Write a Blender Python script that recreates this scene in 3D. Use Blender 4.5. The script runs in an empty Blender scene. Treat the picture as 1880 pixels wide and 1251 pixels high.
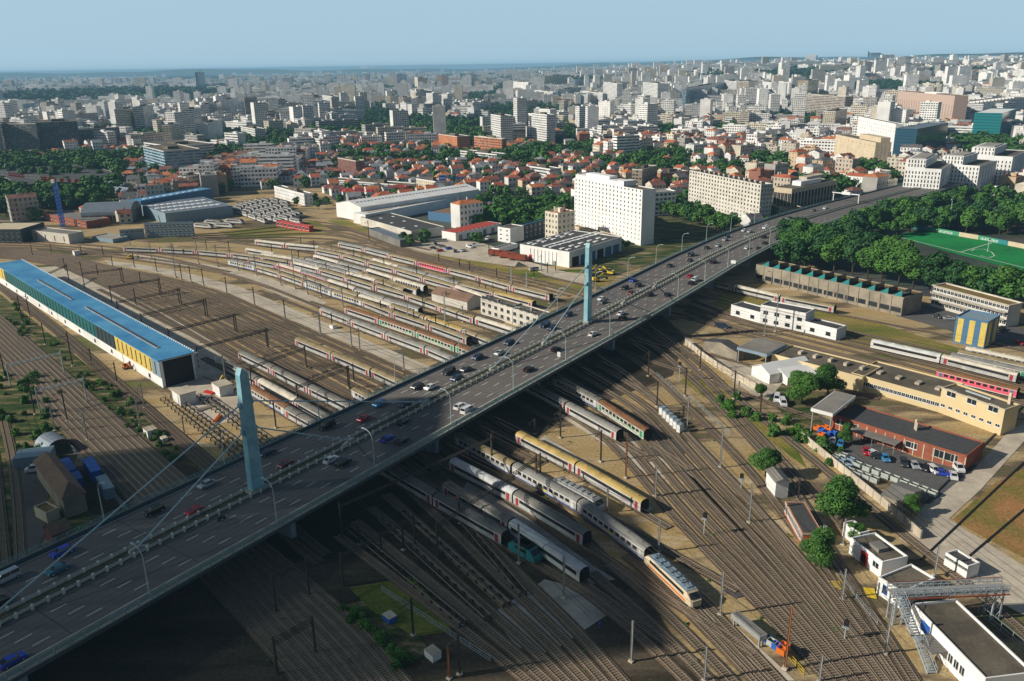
# Rail yard and motorway viaduct seen from a tower: built object by object, units in metres
SKY_STRENGTH=.05; SUN_STRENGTH=5.0; HAZE_D=1/13500; HAZE_C=(.21,.39,.52); BANK=(.42,.62,.76); SHADE_T=.36
import bpy, math, random
from mathutils import Vector
random.seed(7)
R=math.radians
sc=bpy.context.scene
col=sc.collection
# ---------------------------------------------------------------- camera model (metres, z=0 at rail level)
CH=103.0; FPX=1504.0; W0,H0=1880,1251
_p=R(18.6); _r=R(0.9)
cF=Vector((0,math.cos(_p),-math.sin(_p))); _R=Vector((1,0,0)); _U=_R.cross(cF)
cR=_R*math.cos(_r)-_U*math.sin(_r); cU=_U*math.cos(_r)+_R*math.sin(_r)
def P(x,y,z=0.0):
    """world point at height z that stands where the survey sight line (x,y) meets it"""
    d=cF*FPX+cR*(x-W0/2)-cU*(y-H0/2)
    t=(z-CH)/d.z
    return Vector((d.x*t,d.y*t,z))
def PX(p):
    v=Vector(p)-Vector((0,0,CH)); w=v.dot(cF)
    return (W0/2+FPX*v.dot(cR)/w, H0/2-FPX*v.dot(cU)/w, w)
def hgt(b,ytop):
    """height above point b whose top is seen at row ytop"""
    lo,hi=0.0,400.0
    for _ in range(40):
        m=(lo+hi)/2
        if PX((b[0],b[1],b[2]+m))[1]>ytop: lo=m
        else: hi=m
    return lo
# ---------------------------------------------------------------- objects
def tag(o,label=None,cat=None,group=None,kind=None):
    if label: o['label']=label
    if cat: o['category']=cat
    if group: o['group']=group
    if kind: o['kind']=kind
    return o
def empty(name,loc=(0,0,0),rz=0.0,label=None,cat=None,group=None,kind=None):
    o=bpy.data.objects.new(name,None); col.objects.link(o); o.location=loc; o.rotation_euler=(0,0,rz)
    o.empty_display_size=.5
    return tag(o,label,cat,group,kind)
class MB:
    def __init__(s): s.v=[];s.f=[];s.m=[];s.c=[];s.uv=[];s.cur=0;s.color=None
    def face(s,pts,m=None,uv=None):
        n=len(s.v); s.v+= [tuple(p) for p in pts]; s.f.append(tuple(range(n,n+len(pts)))); s.m.append(s.cur if m is None else m)
        s.c.append(s.color); s.uv.append(uv)
    def mesh_face(s,idx,m=None):
        s.f.append(tuple(idx)); s.m.append(s.cur if m is None else m); s.c.append(s.color); s.uv.append(None)
    def box(s,x0,x1,y0,y1,z0,z1,m=None,T=None,bottom=True):
        c=[(x0,y0,z0),(x1,y0,z0),(x1,y1,z0),(x0,y1,z0),(x0,y0,z1),(x1,y0,z1),(x1,y1,z1),(x0,y1,z1)]
        if T: c=[T(p) for p in c]
        n=len(s.v); s.v+=[tuple(p) for p in c]
        F=[(4,5,6,7),(0,1,5,4),(1,2,6,5),(2,3,7,6),(3,0,4,7)]
        if bottom: F.append((3,2,1,0))
        for f in F: s.mesh_face([n+i for i in f],m)
    def prism(s,poly,z0,z1,m=None,mtop=None,bottom=False):
        """vertical prism over a counter-clockwise plan polygon"""
        n=len(s.v); k=len(poly)
        s.v+=[(p[0],p[1],z0) for p in poly]+[(p[0],p[1],z1) for p in poly]
        for i in range(k):
            j=(i+1)%k; s.mesh_face((n+i,n+j,n+k+j,n+k+i),m)
        s.mesh_face([n+k+i for i in range(k)],m if mtop is None else mtop)
        if bottom: s.mesh_face([n+k-1-i for i in range(k)],m)
    def bar(s,a,b,w,h=None,m=None,up=(0,0,1)):
        a=Vector(a);b=Vector(b);d=(b-a)
        if d.length<1e-6: return
        d.normalize(); u=Vector(up)
        if abs(d.dot(u))>.98: u=Vector((1,0,0))
        x=d.cross(u).normalized(); y=x.cross(d); h=h or w
        n=len(s.v)
        for p in (a,b):
            for sx,sy in ((-1,-1),(1,-1),(1,1),(-1,1)):
                s.v.append(tuple(p+x*(sx*w/2)+y*(sy*h/2)))
        for i in range(4):
            j=(i+1)%4; s.mesh_face((n+i,n+j,n+4+j,n+4+i),m)
        s.mesh_face((n+3,n+2,n+1,n),m); s.mesh_face((n+4,n+5,n+6,n+7),m)
    def tube(s,pts,r,seg=6,m=None,cap=True):
        pts=[Vector(p) for p in pts]; n0=len(s.v); k=len(pts)
        rr=r if isinstance(r,(list,tuple)) else [r]*k
        for i,p in enumerate(pts):
            d=(pts[min(i+1,k-1)]-pts[max(i-1,0)]).normalized()
            u=Vector((0,0,1)) if abs(d.z)<.95 else Vector((1,0,0))
            x=d.cross(u).normalized(); y=x.cross(d)
            for q in range(seg):
                a=2*math.pi*q/seg; s.v.append(tuple(p+x*(math.cos(a)*rr[i])+y*(math.sin(a)*rr[i])))
        for i in range(k-1):
            for q in range(seg):
                a=n0+i*seg+q; b=n0+i*seg+(q+1)%seg
                s.mesh_face((a,a+seg,b+seg,b),m)
        if cap:
            s.mesh_face([n0+q for q in range(seg)],m); s.mesh_face([n0+(k-1)*seg+seg-1-q for q in range(seg)],m)
    def cyl(s,cx,cy,z0,z1,r,seg=12,m=None,r1=None):
        r1=r if r1 is None else r1; n=len(s.v)
        for z,q in ((z0,r),(z1,r1)):
            for i in range(seg):
                a=2*math.pi*i/seg; s.v.append((cx+q*math.cos(a),cy+q*math.sin(a),z))
        for i in range(seg):
            j=(i+1)%seg; s.mesh_face((n+i,n+j,n+seg+j,n+seg+i),m)
        s.mesh_face([n+seg+i for i in range(seg)],m); s.mesh_face([n+seg-1-i for i in range(seg)],m)
    def mesh(s,name,mats,smooth=False):
        me=bpy.data.meshes.new(name); me.from_pydata(s.v,[],s.f)
        if not isinstance(mats,(list,tuple)): mats=[mats]
        for m in mats: me.materials.append(m)
        me.polygons.foreach_set('material_index',s.m)
        if smooth: me.polygons.foreach_set('use_smooth',[True]*len(s.f))
        if any(c is not None for c in s.c):
            at=me.color_attributes.new('Col','FLOAT_COLOR','CORNER'); buf=[]
            for f,c in zip(s.f,s.c):
                c=c or (1,1,1); 
                for _ in f: buf+= [c[0],c[1],c[2],c[3] if len(c)>3 else 1.0]
            at.data.foreach_set('color',buf)
        if any(u is not None for u in s.uv):
            ul=me.uv_layers.new(name='UVMap'); buf=[]
            for f,u in zip(s.f,s.uv):
                if u is None: buf+=[0.0,0.0]*len(f)
                else:
                    for q in u: buf+=[q[0],q[1]]
            ul.data.foreach_set('uv',buf)
        me.update(); return me
    def build(s,name,mats,parent=None,smooth=False,**kw):
        return obj(name,s.mesh(name,mats,smooth),parent,**kw)
def obj(name,me,parent=None,loc=None,rz=None,label=None,cat=None,group=None,kind=None):
    o=bpy.data.objects.new(name,me); col.objects.link(o)
    if parent: o.parent=parent
    if loc is not None: o.location=loc
    if rz is not None: o.rotation_euler=(0,0,rz)
    return tag(o,label,cat,group,kind)
_kids={}
def copy_tree(o,parent=None):
    c=o.copy(); col.objects.link(c); c.parent=parent
    for ch in kids(o): copy_tree(ch,c)
    return c
def kids(o):
    return [x for x in o.children]
def remember(o):
    """snapshot of a thing's tree so that copying it stays quick"""
    def rec(x): return (x,[rec(y) for y in x.children])
    return rec(o)
def stamp(tree,parent=None):
    o,ch=tree; c=o.copy(); col.objects.link(c); c.parent=parent
    for t in ch: stamp(t,c)
    return c
# ---------------------------------------------------------------- materials
def srgb(h):
    def l(c): c/=255; return c/12.92 if c<=.04045 else ((c+.055)/1.055)**2.4
    return tuple(l(int(h[i:i+2],16)) for i in (0,2,4))
def mat(name,c,rough=.8,metal=0.0,var=.15,scale=1.0,var2=0.0,scale2=.05,c2=None,spec=.3,bump=0.0,stretch=None):
    """painted / mineral surface: base colour broken up by two scales of world-space noise"""
    m=bpy.data.materials.new(name); m.use_nodes=True; nt=m.node_tree; N=nt.nodes; L=nt.links
    b=N['Principled BSDF']; b.inputs['Roughness'].default_value=rough; b.inputs['Metallic'].default_value=metal
    b.inputs['Specular IOR Level'].default_value=spec
    if isinstance(c,str): c=srgb(c)
    if isinstance(c2,str): c2=srgb(c2)
    if var==0 and var2==0:
        b.inputs['Base Color'].default_value=(*c,1); return m
    g=N.new('ShaderNodeNewGeometry'); src=g.outputs['Position']
    if stretch:
        mp=N.new('ShaderNodeMapping'); mp.vector_type='POINT'; mp.inputs['Rotation'].default_value=(0,0,stretch[0]); mp.inputs['Scale'].default_value=(stretch[1],stretch[2],1)
        L.new(src,mp.inputs['Vector']); src=mp.outputs['Vector']
    n=N.new('ShaderNodeTexNoise'); n.inputs['Scale'].default_value=scale; n.inputs['Detail'].default_value=5; n.inputs['Roughness'].default_value=.65
    L.new(src,n.inputs['Vector'])
    r=N.new('ShaderNodeMapRange'); r.inputs['From Min'].default_value=.3; r.inputs['From Max'].default_value=.7
    r.inputs['To Min'].default_value=1-var; r.inputs['To Max'].default_value=1+var; L.new(n.outputs['Fac'],r.inputs['Value'])
    mx=N.new('ShaderNodeMix'); mx.data_type='RGBA'
    mx.inputs[6].default_value=(*c,1); mx.inputs[7].default_value=(*(c2 or tuple(x*.6 for x in c)),1)
    n2=N.new('ShaderNodeTexNoise'); n2.inputs['Scale'].default_value=scale2; n2.inputs['Detail'].default_value=6; n2.inputs['Roughness'].default_value=.6
    L.new(src,n2.inputs['Vector'])
    r2=N.new('ShaderNodeMapRange'); r2.inputs['From Min'].default_value=.42; r2.inputs['From Max'].default_value=.62
    r2.inputs['To Min'].default_value=0; r2.inputs['To Max'].default_value=var2; L.new(n2.outputs['Fac'],r2.inputs['Value'])
    L.new(r2.outputs['Result'],mx.inputs[0])
    mu=N.new('ShaderNodeVectorMath'); mu.operation='SCALE'; L.new(mx.outputs[2],mu.inputs[0]); L.new(r.outputs['Result'],mu.inputs['Scale'])
    L.new(mu.outputs[0],b.inputs['Base Color'])
    if bump:
        bp=N.new('ShaderNodeBump'); bp.inputs['Strength'].default_value=bump; bp.inputs['Distance'].default_value=.1
        L.new(n.outputs['Fac'],bp.inputs['Height']); L.new(bp.outputs['Normal'],b.inputs['Normal'])
    return m
def glassm(name,c=(.02,.03,.04),rough=.08,metal=0.0,spec=.8):
    m=bpy.data.materials.new(name); m.use_nodes=True; b=m.node_tree.nodes['Principled BSDF']
    b.inputs['Base Color'].default_value=(*c,1); b.inputs['Roughness'].default_value=rough; b.inputs['Metallic'].default_value=metal; b.inputs['Specular IOR Level'].default_value=spec
    return m
class LazyM(dict):
    def __missing__(s,k): raise KeyError('material '+k)
M=LazyM()
def addm(k,*a,**kw): M[k]=mat(k,*a,**kw)
addm('white_paint',(.78,.78,.76),.6,var=.06,scale=.5,var2=.5,scale2=.25,c2=(.6,.59,.55))
addm('white_wall',(.84,.84,.82),.8,var=.05,scale=.3,var2=.5,scale2=.15,c2=(.62,.61,.58))
addm('pink_wall',(.5,.37,.3),.85,var=.08,scale=.4)
addm('offwhite_wall',(.66,.62,.54),.85,var=.1,scale=.4,var2=.6,scale2=.12,c2=(.45,.42,.36))
addm('beige_wall',(.62,.52,.36),.85,var=.08,scale=.4,var2=.6,scale2=.12,c2=(.5,.41,.28))
addm('yellow_wall',(.66,.53,.3),.85,var=.06,scale=.4,var2=.5,scale2=.2,c2=(.55,.44,.26))
addm('concrete',(.34,.32,.28),.9,var=.15,scale=.6,var2=.7,scale2=.12,c2=(.22,.2,.17))
addm('concrete_light',(.56,.49,.38),.9,var=.14,scale=.6,var2=.8,scale2=.1,c2=(.4,.34,.26))
addm('old_concrete',(.33,.29,.22),.9,var=.2,scale=.8,var2=.8,scale2=.2,c2=(.18,.16,.13))
addm('brick',(.33,.1,.055),.9,var=.15,scale=1.5,var2=.7,scale2=.2,c2=(.24,.075,.045))
addm('orange_brick',(.5,.18,.07),.9,var=.12,scale=1.0,var2=.5,scale2=.1,c2=(.38,.13,.06))
addm('dark_brick',(.17,.06,.05),.9,var=.15,scale=1.0)
addm('roof_gravel',(.16,.135,.1),.95,var=.2,scale=1.5,var2=.8,scale2=.1,c2=(.07,.06,.045))
addm('roof_dark',(.065,.066,.068),.9,var=.2,scale=.8,var2=.8,scale2=.08,c2=(.075,.075,.075))
addm('roof_moss',(.2,.16,.05),.95,var=.3,scale=1.0,var2=.9,scale2=.12,c2=(.2,.1,.05))
addm('roof_grey',(.22,.21,.19),.9,var=.15,scale=.8,var2=.7,scale2=.1,c2=(.14,.13,.12))
addm('roof_brown',(.24,.15,.1),.9,var=.15,scale=1,var2=.6,scale2=.15,c2=(.17,.11,.08))
addm('roof_tile',(.42,.11,.045),.9,var=.25,scale=1.0,var2=.6,scale2=.1,c2=(.26,.07,.04))
addm('roof_red',(.3,.05,.035),.8,var=.15,scale=1.0)
addm('roof_zinc',(.2,.24,.28),.5,metal=.3,var=.15,scale=.5)
addm('blue_roof',(.04,.22,.44),.5,metal=.0,var=.1,scale=.5,var2=.9,scale2=.06,c2=(.1,.34,.55),spec=.5)
addm('green_clad',(.012,.12,.125),.6,var=.1,scale=.8)
addm('dark_clad',(.03,.05,.06),.6,var=.1,scale=.8)
addm('yellow_clad',(.62,.47,.1),.7,var=.1,scale=.6,var2=.5,scale2=.3,c2=(.66,.5,.18))
addm('blue_clad',(.07,.17,.3),.6,var=.1,scale=.8)
addm('slate_clad',(.22,.3,.36),.6,var=.1,scale=.5)
addm('asphalt',(.12,.11,.1),.9,var=.12,scale=.9,var2=.6,scale2=.05,c2=(.06,.056,.054))
addm('road_deck',(.165,.15,.136),.85,var=.07,scale=.7,var2=.8,scale2=.9,c2=(.125,.115,.107),stretch=(R(-56),.012,.35))
addm('asphalt_yard',(.1,.1,.1),.9,var=.15,scale=.7,var2=.7,scale2=.08,c2=(.14,.13,.12))
addm('mark_white',(.75,.75,.72),.7,var=.15,scale=2)
addm('pylon_paint',(.28,.5,.56),.5,var=.08,scale=.6,var2=.8,scale2=.35,c2=(.16,.37,.45),spec=.4,stretch=(0,1,1))
addm('cable_paint',(.36,.5,.54),.5,var=.05)
addm('road_wear',(.125,.114,.104),.85,var=.12,scale=.5,var2=.7,scale2=.1,c2=(.155,.14,.13))
addm('rail_paint',(.2,.33,.33),.6,var=.12,scale=1)
addm('post_concrete',(.62,.62,.55),.9,var=.15,scale=1)
addm('guard_metal',(.5,.54,.5),.5,metal=.2,var=.15,scale=1.5)
addm('parapet_concrete',(.42,.42,.36),.9,var=.2,scale=1.2,var2=.7,scale2=.3,c2=(.26,.25,.2))
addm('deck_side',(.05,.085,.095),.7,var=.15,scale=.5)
addm('median_soil',(.1,.09,.06),.95,var=.3,scale=1.5,var2=.9,scale2=.3,c2=(.05,.06,.03))
addm('rail_far',(.2,.15,.11),.6,metal=.2,var=.2,scale=.3)
addm('sleeper_far',(.17,.13,.09),.9,var=.3,scale=2)
addm('rail_steel',(.32,.26,.2),.4,metal=.4,var=.2,scale=.3)
addm('sleeper',(.25,.195,.135),.9,var=.3,scale=2)
addm('ballast',(.12,.085,.058),.95,var=.45,scale=1.2,var2=.9,scale2=.035,c2=(.085,.075,.045))
addm('ballast_dark',(.1,.075,.05),.95,var=.45,scale=1.2,var2=.9,scale2=.045,c2=(.2,.14,.08))
addm('mast_dark',(.07,.06,.05),.7,metal=.3,var=.2,scale=1)
addm('mast_grey',(.36,.37,.36),.6,metal=.3,var=.15,scale=1)
addm('mast_rust',(.28,.12,.05),.8,var=.3,scale=1.5)
addm('galv',(.45,.5,.52),.5,metal=.3,var=.12,scale=1.5)
addm('lamp_paint',(.45,.55,.54),.5,metal=.2,var=.08,scale=1)
addm('black',(.012,.012,.013),.7,var=.2,scale=1)
addm('tyre',(.02,.02,.02),.85,var=.1,scale=4)
addm('door_red',(.34,.035,.04),.6,var=.2,scale=1)
addm('red_paint',(.5,.03,.025),.5,var=.1,scale=1)
addm('blue_paint',(.03,.12,.45),.5,var=.1,scale=1)
addm('orange_paint',(.65,.15,.02),.5,var=.1,scale=1)
addm('yellow_paint',(.72,.5,.03),.5,var=.1,scale=1)
addm('green_paint',(.05,.28,.15),.5,var=.1,scale=1)
addm('teal_paint',(.03,.22,.22),.5,var=.1,scale=1)
addm('rust',(.27,.06,.03),.85,var=.25,scale=1.2,var2=.6,scale2=.4,c2=(.16,.05,.03))
addm('bark',(.06,.045,.03),.95,var=.2,scale=3)
M['glass_dark']=glassm('glass_dark')
M['glass_blue']=glassm('glass_blue',(.03,.09,.14),.1)
M['glass_teal']=glassm('glass_teal',(.02,.2,.22),.12)
M['car_glass']=glassm('car_glass',(.012,.016,.02),.1)
def leafm(name,c,c2):
    m=bpy.data.materials.new(name); m.use_nodes=True; nt=m.node_tree; N=nt.nodes; L=nt.links; b=N['Principled BSDF']
    b.inputs['Roughness'].default_value=.7; b.inputs['Specular IOR Level'].default_value=.2
    g=N.new('ShaderNodeNewGeometry'); n=N.new('ShaderNodeTexNoise'); n.inputs['Scale'].default_value=.45; n.inputs['Detail'].default_value=3
    L.new(g.outputs['Position'],n.inputs['Vector']); oi=N.new('ShaderNodeObjectInfo')
    ad=N.new('ShaderNodeMath'); ad.operation='MULTIPLY_ADD'; ad.inputs[1].default_value=.75; L.new(oi.outputs['Random'],ad.inputs[0])
    r=N.new('ShaderNodeMapRange'); r.inputs['From Min'].default_value=.35; r.inputs['From Max'].default_value=.7; L.new(n.outputs['Fac'],r.inputs['Value'])
    L.new(r.outputs['Result'],ad.inputs[2])
    mx=N.new('ShaderNodeMix'); mx.data_type='RGBA'; mx.inputs[6].default_value=(*c,1); mx.inputs[7].default_value=(*c2,1); L.new(ad.outputs[0],mx.inputs[0])
    L.new(mx.outputs[2],b.inputs['Base Color'])
    b.inputs['Transmission Weight'].default_value=0
    return m
M['leaf']=leafm('leaf',(.02,.075,.018),(.075,.185,.03))
M['leaf_dark']=leafm('leaf_dark',(.014,.052,.018),(.035,.105,.03))
M['leaf_bright']=leafm('leaf_bright',(.04,.12,.015),(.09,.22,.03))
M['grass']=leafm('grass',(.04,.085,.015),(.12,.12,.035))
# generic facade: wall colour from the mesh, bays and floors from its uv (1 unit = one bay / one storey)
def facade(name,wx=(.28,.72),wy=(.3,.78),glass=(.035,.045,.055),strip=False):
    m=bpy.data.materials.new(name); m.use_nodes=True; nt=m.node_tree; N=nt.nodes; L=nt.links; b=N['Principled BSDF']
    at=N.new('ShaderNodeVertexColor'); at.layer_name='Col'; uv=N.new('ShaderNodeUVMap'); uv.uv_map='UVMap'
    sp=N.new('ShaderNodeSeparateXYZ'); L.new(uv.outputs['UV'],sp.inputs[0])
    def mth(op,a,bv=None):
        x=N.new('ShaderNodeMath'); x.operation=op
        for i,q in enumerate((a,bv)):
            if q is None: continue
            if isinstance(q,(int,float)): x.inputs[i].default_value=q
            else: L.new(q,x.inputs[i])
        return x.outputs[0]
    u=mth('FRACT',sp.outputs['X']); v=mth('FRACT',sp.outputs['Y'])
    iu=mth('MULTIPLY',mth('GREATER_THAN',u,wx[0]),mth('LESS_THAN',u,wx[1]))
    iv=mth('MULTIPLY',mth('GREATER_THAN',v,wy[0]),mth('LESS_THAN',v,wy[1]))
    w=iv if strip else mth('MULTIPLY',iu,iv)
    w=mth('MULTIPLY',w,mth('GREATER_THAN',sp.outputs['Y'],.001))
    # per-window variation: blinds and reflections
    fu=mth('FLOOR',sp.outputs['X']); fv=mth('FLOOR',sp.outputs['Y'])
    cb=N.new('ShaderNodeCombineXYZ'); L.new(fu,cb.inputs[0]); L.new(fv,cb.inputs[1])
    wn=N.new('ShaderNodeTexWhiteNoise'); L.new(cb.outputs[0],wn.inputs['Vector'])
    gl=N.new('ShaderNodeMix'); gl.data_type='RGBA'; gl.inputs[6].default_value=(*glass,1); gl.inputs[7].default_value=(.3,.3,.28,1)
    L.new(mth('MULTIPLY',mth('GREATER_THAN',wn.outputs['Value'],.72),.7),gl.inputs[0])
    g=N.new('ShaderNodeNewGeometry'); ns=N.new('ShaderNodeTexNoise'); ns.inputs['Scale'].default_value=.08; ns.inputs['Detail'].default_value=4; L.new(g.outputs['Position'],ns.inputs['Vector'])
    r=N.new('ShaderNodeMapRange'); r.inputs['From Min'].default_value=.3; r.inputs['From Max'].default_value=.7; r.inputs['To Min'].default_value=.82; r.inputs['To Max'].default_value=1.1; L.new(ns.outputs['Fac'],r.inputs['Value'])
    sl=mth('MULTIPLY',mth('LESS_THAN',v,.06),.12) 
    rr=mth('SUBTRACT',r.outputs['Result'],sl)
    vm=N.new('ShaderNodeVectorMath'); vm.operation='SCALE'; L.new(at.outputs['Color'],vm.inputs[0]); L.new(rr,vm.inputs['Scale'])
    mx=N.new('ShaderNodeMix'); mx.data_type='RGBA'; L.new(w,mx.inputs[0]); L.new(vm.outputs[0],mx.inputs[6]); L.new(gl.outputs[2],mx.inputs[7])
    L.new(mx.outputs[2],b.inputs['Base Color'])
    ro=N.new('ShaderNodeMapRange'); ro.inputs['To Min'].default_value=.85; ro.inputs['To Max'].default_value=.2; L.new(w,ro.inputs['Value']); L.new(ro.outputs['Result'],b.inputs['Roughness'])
    return m
M['facade']=facade('facade_windows')
M['facade_tight']=facade('facade_tight',(.15,.85),(.32,.8))
M['facade_strip']=facade('facade_strip',(.0,1.),(.38,.82),strip=True)
M['facade_small']=facade('facade_small',(.36,.64),(.38,.72))
# plain surface whose colour comes from the mesh (roofs of the town)
def colm(name,rough=.9):
    m=bpy.data.materials.new(name); m.use_nodes=True; nt=m.node_tree; N=nt.nodes; L=nt.links; b=N['Principled BSDF']; b.inputs['Roughness'].default_value=rough
    at=N.new('ShaderNodeVertexColor'); at.layer_name='Col'
    g=N.new('ShaderNodeNewGeometry'); ns=N.new('ShaderNodeTexNoise'); ns.inputs['Scale'].default_value=.3; ns.inputs['Detail'].default_value=5; L.new(g.outputs['Position'],ns.inputs['Vector'])
    r=N.new('ShaderNodeMapRange'); r.inputs['From Min'].default_value=.3; r.inputs['From Max'].default_value=.7; r.inputs['To Min'].default_value=.7; r.inputs['To Max'].default_value=1.2; L.new(ns.outputs['Fac'],r.inputs['Value'])
    vm=N.new('ShaderNodeVectorMath'); vm.operation='SCALE'; L.new(at.outputs['Color'],vm.inputs[0]); L.new(r.outputs['Result'],vm.inputs['Scale'])
    L.new(vm.outputs[0],b.inputs['Base Color']); return m
M['col']=colm('town_roof')
# ---------------------------------------------------------------- curves in plan
def dist(a,b): return math.hypot(a[0]-b[0],a[1]-b[1])
def resample(pts,step=4.0,smooth=3,extend=(0,0)):
    pts=[Vector((p[0],p[1],0)) for p in pts]
    if extend[0]: pts.insert(0,pts[0]+(pts[0]-pts[1]).normalized()*extend[0])
    if extend[1]: pts.append(pts[-1]+(pts[-1]-pts[-2]).normalized()*extend[1])
    cum=[0]
    for a,b in zip(pts,pts[1:]): cum.append(cum[-1]+(b-a).length)
    n=max(2,int(cum[-1]/step)+1); out=[]; j=0
    for i in range(n):
        s=cum[-1]*i/(n-1)
        while j<len(pts)-2 and cum[j+1]<s: j+=1
        t=(s-cum[j])/max(1e-6,cum[j+1]-cum[j]); out.append(pts[j].lerp(pts[j+1],t))
    for _ in range(smooth*3):
        out=[out[0]]+[out[i-1]*.25+out[i]*.5+out[i+1]*.25 for i in range(1,len(out)-1)]+[out[-1]]
    return out
class Path:
    def __init__(s,pts):
        s.p=pts; s.cum=[0]
        for a,b in zip(pts,pts[1:]): s.cum.append(s.cum[-1]+(b-a).length)
        s.L=s.cum[-1]
    def at(s,d):
        import bisect
        d=min(max(d,0),s.L); j=min(max(bisect.bisect_right(s.cum,d)-1,0),len(s.p)-2)
        t=(d-s.cum[j])/max(1e-6,s.cum[j+1]-s.cum[j]); p=s.p[j].lerp(s.p[j+1],t); u=(s.p[j+1]-s.p[j]).normalized()
        return p,u
def pxpath(pts,z=0,**kw): return resample([P(x,y,z) for x,y in pts],**kw)
def offset(pts,d):
    out=[]
    for i,p in enumerate(pts):
        u=(pts[min(i+1,len(pts)-1)]-pts[max(i-1,0)]).normalized(); out.append(p+Vector((-u.y,u.x,0))*d)
    return out
def ribbon(mb,pts,w,z,m=None,w0=None):
    a=offset(pts,-w/2 if w0 is None else w0); b=offset(pts,w/2 if w0 is None else w)
    for i in range(len(pts)-1):
        mb.face([(a[i].x,a[i].y,z),(a[i+1].x,a[i+1].y,z),(b[i+1].x,b[i+1].y,z),(b[i].x,b[i].y,z)],m)
def sweep(mb,pts,off,w,z0,z1,m=None):
    a=offset(pts,off-w/2); b=offset(pts,off+w/2)
    for i in range(len(pts)-1):
        for q,r,zz in ((a,a,1),(b,b,2)):
            pass
        A0,A1,B0,B1=a[i],a[i+1],b[i],b[i+1]
        mb.face([(A0.x,A0.y,z1),(A1.x,A1.y,z1),(B1.x,B1.y,z1),(B0.x,B0.y,z1)],m)
        mb.face([(A0.x,A0.y,z0),(A1.x,A1.y,z0),(A1.x,A1.y,z1),(A0.x,A0.y,z1)],m)
        mb.face([(B1.x,B1.y,z0),(B0.x,B0.y,z0),(B0.x,B0.y,z1),(B1.x,B1.y,z1)],m)
    for k in (0,-1):
        mb.face([(a[k].x,a[k].y,z0),(a[k].x,a[k].y,z1),(b[k].x,b[k].y,z1),(b[k].x,b[k].y,z0)],m)
def inpoly(x,y,poly):
    c=False; n=len(poly); j=n-1
    for i in range(n):
        xi,yi=poly[i][0],poly[i][1]; xj,yj=poly[j][0],poly[j][1]
        if (yi>y)!=(yj>y) and x<(xj-xi)*(y-yi)/(yj-yi)+xi: c=not c
        j=i
    return c
def poly_px(pts,z=0): return [P(x,y,z) for x,y in pts]
def sheet(name,pts,z,m,kind='structure',px=True,**kw):
    q=poly_px(pts) if px else pts
    a=sum(q[i][0]*q[(i+1)%len(q)][1]-q[(i+1)%len(q)][0]*q[i][1] for i in range(len(q)))
    if a<0: q=q[::-1]
    mb=MB(); mb.face([(p[0],p[1],z) for p in q]); 
    return mb.build(name,m,kind=kind,**kw)
# ================================================================ SETTING: ground, hills, yard surfaces
def ss(t): t=min(max(t,0),1); return t*t*(3-2*t)
def gz(x,y):
    r=math.hypot(x,y)
    return 62*ss((r-1700)/2600)*ss((x/max(y,1)+.12)/.45)+14*ss((r-2500)/3000)*(.5+.5*math.sin(x*.0011+1)*math.cos(y*.0009))
def ground_mat():
    m=bpy.data.materials.new('ground_city'); m.use_nodes=True; nt=m.node_tree; N=nt.nodes; L=nt.links; b=N['Principled BSDF']; b.inputs['Roughness'].default_value=.95
    g=N.new('ShaderNodeNewGeometry')
    n1=N.new('ShaderNodeTexNoise'); n1.inputs['Scale'].default_value=.012; n1.inputs['Detail'].default_value=8; n1.inputs['Roughness'].default_value=.7; L.new(g.outputs['Position'],n1.inputs['Vector'])
    cr=N.new('ShaderNodeValToRGB'); L.new(n1.outputs['Fac'],cr.inputs[0]); e=cr.color_ramp.elements
    e[0].position=.36; e[0].color=(.02,.045,.018,1); e[1].position=.62; e[1].color=(.11,.105,.095,1)
    q=cr.color_ramp.elements.new(.5); q.color=(.055,.06,.045,1)
    n2=N.new('ShaderNodeTexVoronoi'); n2.inputs['Scale'].default_value=.06; L.new(g.outputs['Position'],n2.inputs['Vector'])
    mx=N.new('ShaderNodeMix'); mx.data_type='RGBA'; mx.blend_type='MULTIPLY'; mx.inputs[0].default_value=.4; L.new(cr.outputs[0],mx.inputs[6]); L.new(n2.outputs['Color'],mx.inputs[7])
    L.new(mx.outputs[2],b.inputs['Base Color']); return m
M['ground_city']=ground_mat()
def PG(x,y):
    """sight line (x,y) brought down onto the rising ground"""
    z=0.0
    for _ in range(30):
        p=P(x,y,z); z+=.5*(gz(p.x,p.y)-z)
    p=P(x,y,z); p.z=gz(p.x,p.y); return p
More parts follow.
